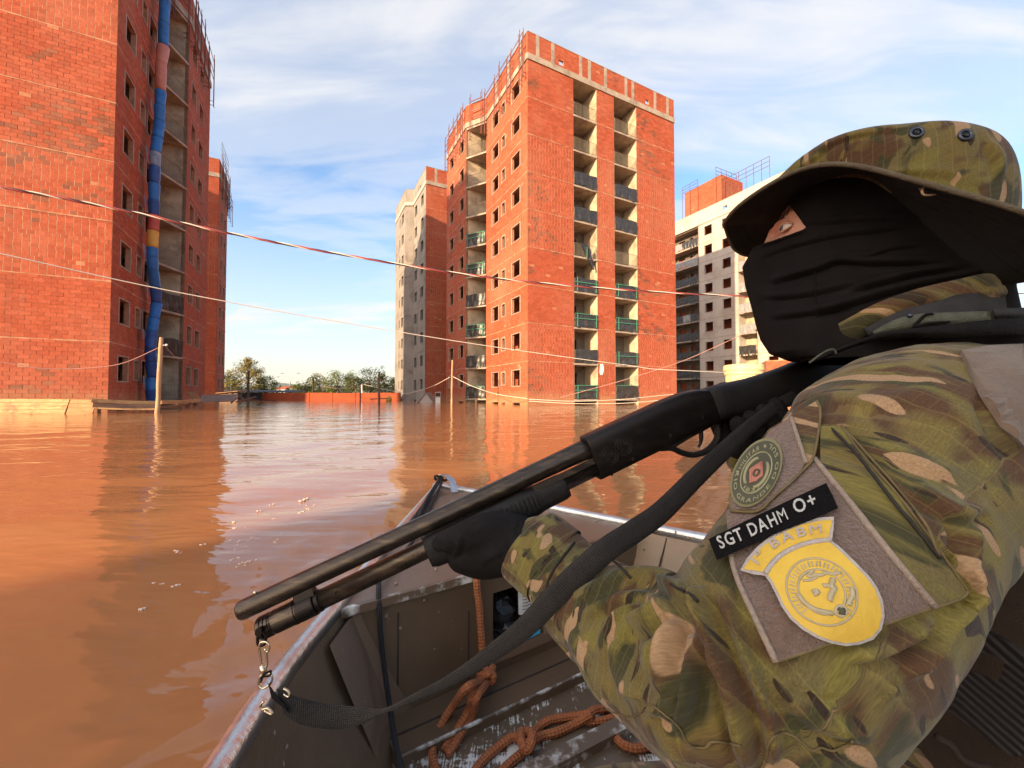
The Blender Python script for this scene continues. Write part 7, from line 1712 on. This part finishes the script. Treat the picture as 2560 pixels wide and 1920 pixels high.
# name tape
TP = P4([(122, 680), (240, 622), (370, 560), (500, 498), (625, 440), (652, 492), (677, 548), (560, 600), (420, 652), (290, 712), (158, 770), (140, 725)]); tp = sheet('name_tape', TP, .0085, .004, 'tapeblack', S)
b0_, b1_ = np.array(P4([(172, 722)])[0]), np.array(P4([(470, 592)])[0]); c0_, c1_ = np.array(P4([(494, 572)])[0]), np.array(P4([(596, 530)])[0])
def along(a, b, h, bow=0.0):
    d = b-a; L = np.linalg.norm(d); u = d/L; n = np.array([u[1], -u[0]]); n = n if n[1] < 0 else -n
    return lambda x, y: tuple(a+d*x+n*(y*h+bow*4*x*(1-x)))
word('lettering', 'SGT DAHM', along(b0_, b1_, 46, -2), .0094, .0012, 'thread', tp, .03); word('lettering', 'O+', along(c0_, c1_, 48), .0094, .0012, 'thread', tp, .02)
# yellow unit patch: tab and shield
TAB = [(262, 812), (290, 765), (335, 715), (390, 672), (450, 638), (520, 610), (590, 594), (656, 588), (652, 632), (640, 684), (585, 690), (530, 703), (475, 725), (430, 752), (395, 785), (366, 828), (315, 822)]
SH = [(366, 828), (388, 862), (415, 915), (440, 968), (475, 1018), (525, 1062), (590, 1100), (650, 1122), (710, 1133), (770, 1126), (825, 1105), (858, 1065), (870, 1010), (864, 950), (840, 890), (805, 842), (760, 795), (710, 745), (672, 710), (640, 684), (585, 690), (530, 703), (475, 725), (430, 752), (395, 785)]
TABp, SHp = P4(TAB), P4(SH)
ALL = P4(TAB[:9]+[(642, 680)]+SH[-7:-20:-1][::-1][::-1] if False else TAB[:9]+[(645, 690)]+[(672, 710), (710, 745), (760, 795), (805, 842), (840, 890), (864, 950), (870, 1010), (858, 1065), (825, 1105), (770, 1126), (710, 1133), (650, 1122), (590, 1100), (525, 1062), (475, 1018), (440, 968), (415, 915), (388, 862), (366, 832), (315, 826)])
up_ = sheet('unit_patch', grow(ALL, 3.0), .0068, .003, 'rimgrey', S)
sheet('patch_tab', grow(TABp, -5.0), .0074, .001, 'gold', up_, step=10); sheet('patch_shield', grow(SHp, -4.5), .0074, .001, 'gold', up_, step=12)
bandp = [(p.x, p.y) for p in catmull([(a, b, 0) for a, b in P4([(366, 828), (395, 785), (430, 752), (475, 725), (530, 703), (585, 690), (640, 684)])], 5)]
MB().tube([surf(x, y, .0074) for x, y in bandp], .0016, 6).build('patch_band', MT['rimgrey'], up_, smooth=True)
tb = [(p.x, p.y) for p in catmull([(a, b, 0) for a, b in P4([(322, 800), (360, 755), (405, 718), (460, 688), (520, 668), (575, 657), (618, 652)])], 8)]
def on_curve(L, h):
    P = np.array(L); d = np.r_[0, np.cumsum(np.hypot(*np.diff(P, axis=0).T))]; d /= d[-1]
    def f(x, y):
        p = np.array([np.interp(x, d, P[:, 0]), np.interp(x, d, P[:, 1])]); q = np.array([np.interp(min(x+.03, 1), d, P[:, 0]), np.interp(min(x+.03, 1), d, P[:, 1])])-np.array([np.interp(max(x-.03, 0), d, P[:, 0]), np.interp(max(x-.03, 0), d, P[:, 1])]); q /= np.linalg.norm(q); n = np.array([q[1], -q[0]]); n = n if n[1] < 0 else -n
        return tuple(p+n*y*h)
    return f
word('lettering', '1º BABM', on_curve(tb, 33), .0084, .001, 'rimgrey', up_, .08)
# relief emblem: rings, bird wing, figure, bars
ec, ea = np.array(P4([(606, 906)])[0]), math.radians(38)
def ell(t, k=1.0): x, y = 82*k*math.cos(t), 66*k*math.sin(t); return (ec[0]+x*math.cos(ea)-y*math.sin(ea), ec[1]+x*math.sin(ea)+y*math.cos(ea))
def relief(name, L, r, m='goldgrey', lift=.0076, parent=up_, cl=True): MB().tube([surf(*p, lift) for p in ([(q.x, q.y) for q in catmull([(a, b, 0) for a, b in L], 5)] if cl else L)], r, 6).build(name, MT[m], parent, smooth=True)
for k, r_ in ((1.16, .0006), (.78, .0006)): relief('emblem_ring', [ell(t, k) for t in np.linspace(0, 2*math.pi, 60)], r_, cl=False)
ticks = MB()
for i, t in enumerate(np.linspace(0, 2*math.pi, 46, endpoint=False)):
    if math.sin(t*1+.6) > .82: continue
    k0, k1 = .88, 1.05+.03*(i % 3 == 0); a, b = surf(*ell(t, k0), .0076), surf(*ell(t+.03*(i % 2), k1), .0076); ticks.tube([a, b], .0005, 4)
ticks.build('ring_relief', MT['goldgrey'], up_, kind='stuff')
relief('wing', P4([(510, 850), (535, 825), (570, 815), (545, 840), (585, 838), (560, 855), (525, 858)]), .0008); relief('wing', P4([(570, 830), (600, 835), (625, 825), (650, 830), (690, 822)]), .0010)
relief('figure', P4([(565, 905), (580, 900), (592, 905), (580, 915), (570, 918)]), .0011); relief('figure', P4([(655, 850), (648, 880), (660, 890), (645, 920), (640, 945)]), .0015); relief('figure', P4([(610, 878), (635, 880), (655, 890)]), .0012)
relief('laurel', P4([(505, 915), (530, 950), (570, 978), (610, 990), (650, 998)]), .0014); relief('laurel', P4([(735, 890), (738, 920), (725, 945), (718, 962)]), .0013)
relief('cog', [(P4([(688, 988)])[0][0]+14*math.cos(t), P4([(688, 988)])[0][1]+13*math.sin(t)) for t in np.linspace(0, 6.283, 20)], .0008, cl=False); relief('cog', P4([(672, 975), (686, 985), (700, 980), (692, 990), (702, 998), (680, 992)]), .0012, 'olive')
# round rubber patch
rc_, ra_ = np.array(P4([(326, 396)])[0]), math.radians(-62)
def rel(t, k=1.0, a=93, b=55): x, y = a*k*math.cos(t), b*k*math.sin(t); return (rc_[0]+x*math.cos(ra_)-y*math.sin(ra_), rc_[1]+x*math.sin(ra_)+y*math.cos(ra_))
R36 = np.linspace(0, 2*math.pi, 56, endpoint=False)
rpz = sheet('round_patch', [rel(t) for t in R36], .0090, .004, 'oliverim', S); sheet('patch_field', [rel(t, .925) for t in R36], .0096, .001, 'olive', rpz)
relief('patch_ring', [rel(t, .60) for t in np.r_[R36, R36[:1]]], .0006, 'olivetext', .0098, rpz, False)
def rel_text(text, t0, t1, k, h, nm='lettering'):
    def f(x, y): return rel(t0+(t1-t0)*x, k+y*h)
    word(nm, text, f, .0104, .0008, 'olivetext', rpz, .06)
tx = lambda d: math.radians(d)
rel_text('RIO GRANDE DO SUL', tx(258), tx(-8), .86, -.18); rel_text('BRIGADA MILITAR', tx(-182+90), tx(-24), .68, .18) if False else rel_text('MILITAR', tx(-100), tx(-30), .68, .19)
rel_text('1837', tx(208), tx(110), .56, -.15)
relief('shield', [rel(t, 1, 30, 16) for t in (0, 1.57, 3.14, 4.71, 6.28)], .0010, 'patchred', .0099, rpz, False)
sheet('shield_field', [rel(t, 1, 27, 14) for t in (0, .8, 1.57, 2.3, 3.14, 4, 4.71, 5.5)], .0099, .0006, 'patchred', rpz, step=8); relief('shield_disc', [rel(t, 1, 9, 6) for t in np.linspace(0, 6.28, 14)], .0008, 'olive', .0103, rpz, False)
for sgn in (1, -1): relief('branch', [rel(t*sgn, 1, 40, 26) for t in np.linspace(.5, 2.7, 9)], .0012, 'olivetext', .0099, rpz, False)
def star(t, k):
    c = np.array(rel(t, k)); o = []
    for i in range(10): a = i*math.pi/5+.3; R = 6.5 if i % 2 == 0 else 2.8; o.append((c[0]+R*.8*math.cos(a), c[1]+R*math.sin(a)))
    sheet('star', o, .0102, .0008, 'olivetext', rpz, step=30)
star(tx(-16), .77); star(tx(-110), .77)

# tan yoke over the shoulder, on the jacket
def on_cloth(x, y, lift=0.0):
    p, n = cast(TJ, x, y)
    if p is None: p, n = cast(TJ, min(x, 2540), y)
    return p+n*(lift+.002) if p is not None else un(x, y, .4)
YK = [(2400, 885), (2470, 872), (2555, 868), (2556, 1010), (2552, 1130), (2500, 1070), (2455, 1000), (2420, 930)]
MT['tancloth'] = mat('tan_brushed_cloth', (.105, .064, .038), (.14, .088, .054), 60, .9, .3, 700, sheen=.2)
if all(cast(TJ, *p)[0] is not None for p in YK): sheet('shoulder_yoke', YK, .002, .004, 'tancloth', S, mapf=on_cloth)

# ---------------------------------------------------------------- thin evening air
hz = bpy.data.materials.new('thin_air'); hz.use_nodes = True; nt = hz.node_tree; nt.nodes.clear()
vol = nn(nt, 'ShaderNodeVolumePrincipled', Color=(.86, .90, .95, 1), Density=.00006); vol.inputs['Anisotropy'].default_value = .2; nn(nt, 'ShaderNodeOutputMaterial', Volume=vol.outputs[0])
hb = MB().box((-6100, -6100, -1.3), (12200, 0, 0), (0, 12200, 0), (0, 0, 241)).build('haze', hz); setp(hb, kind='stuff')
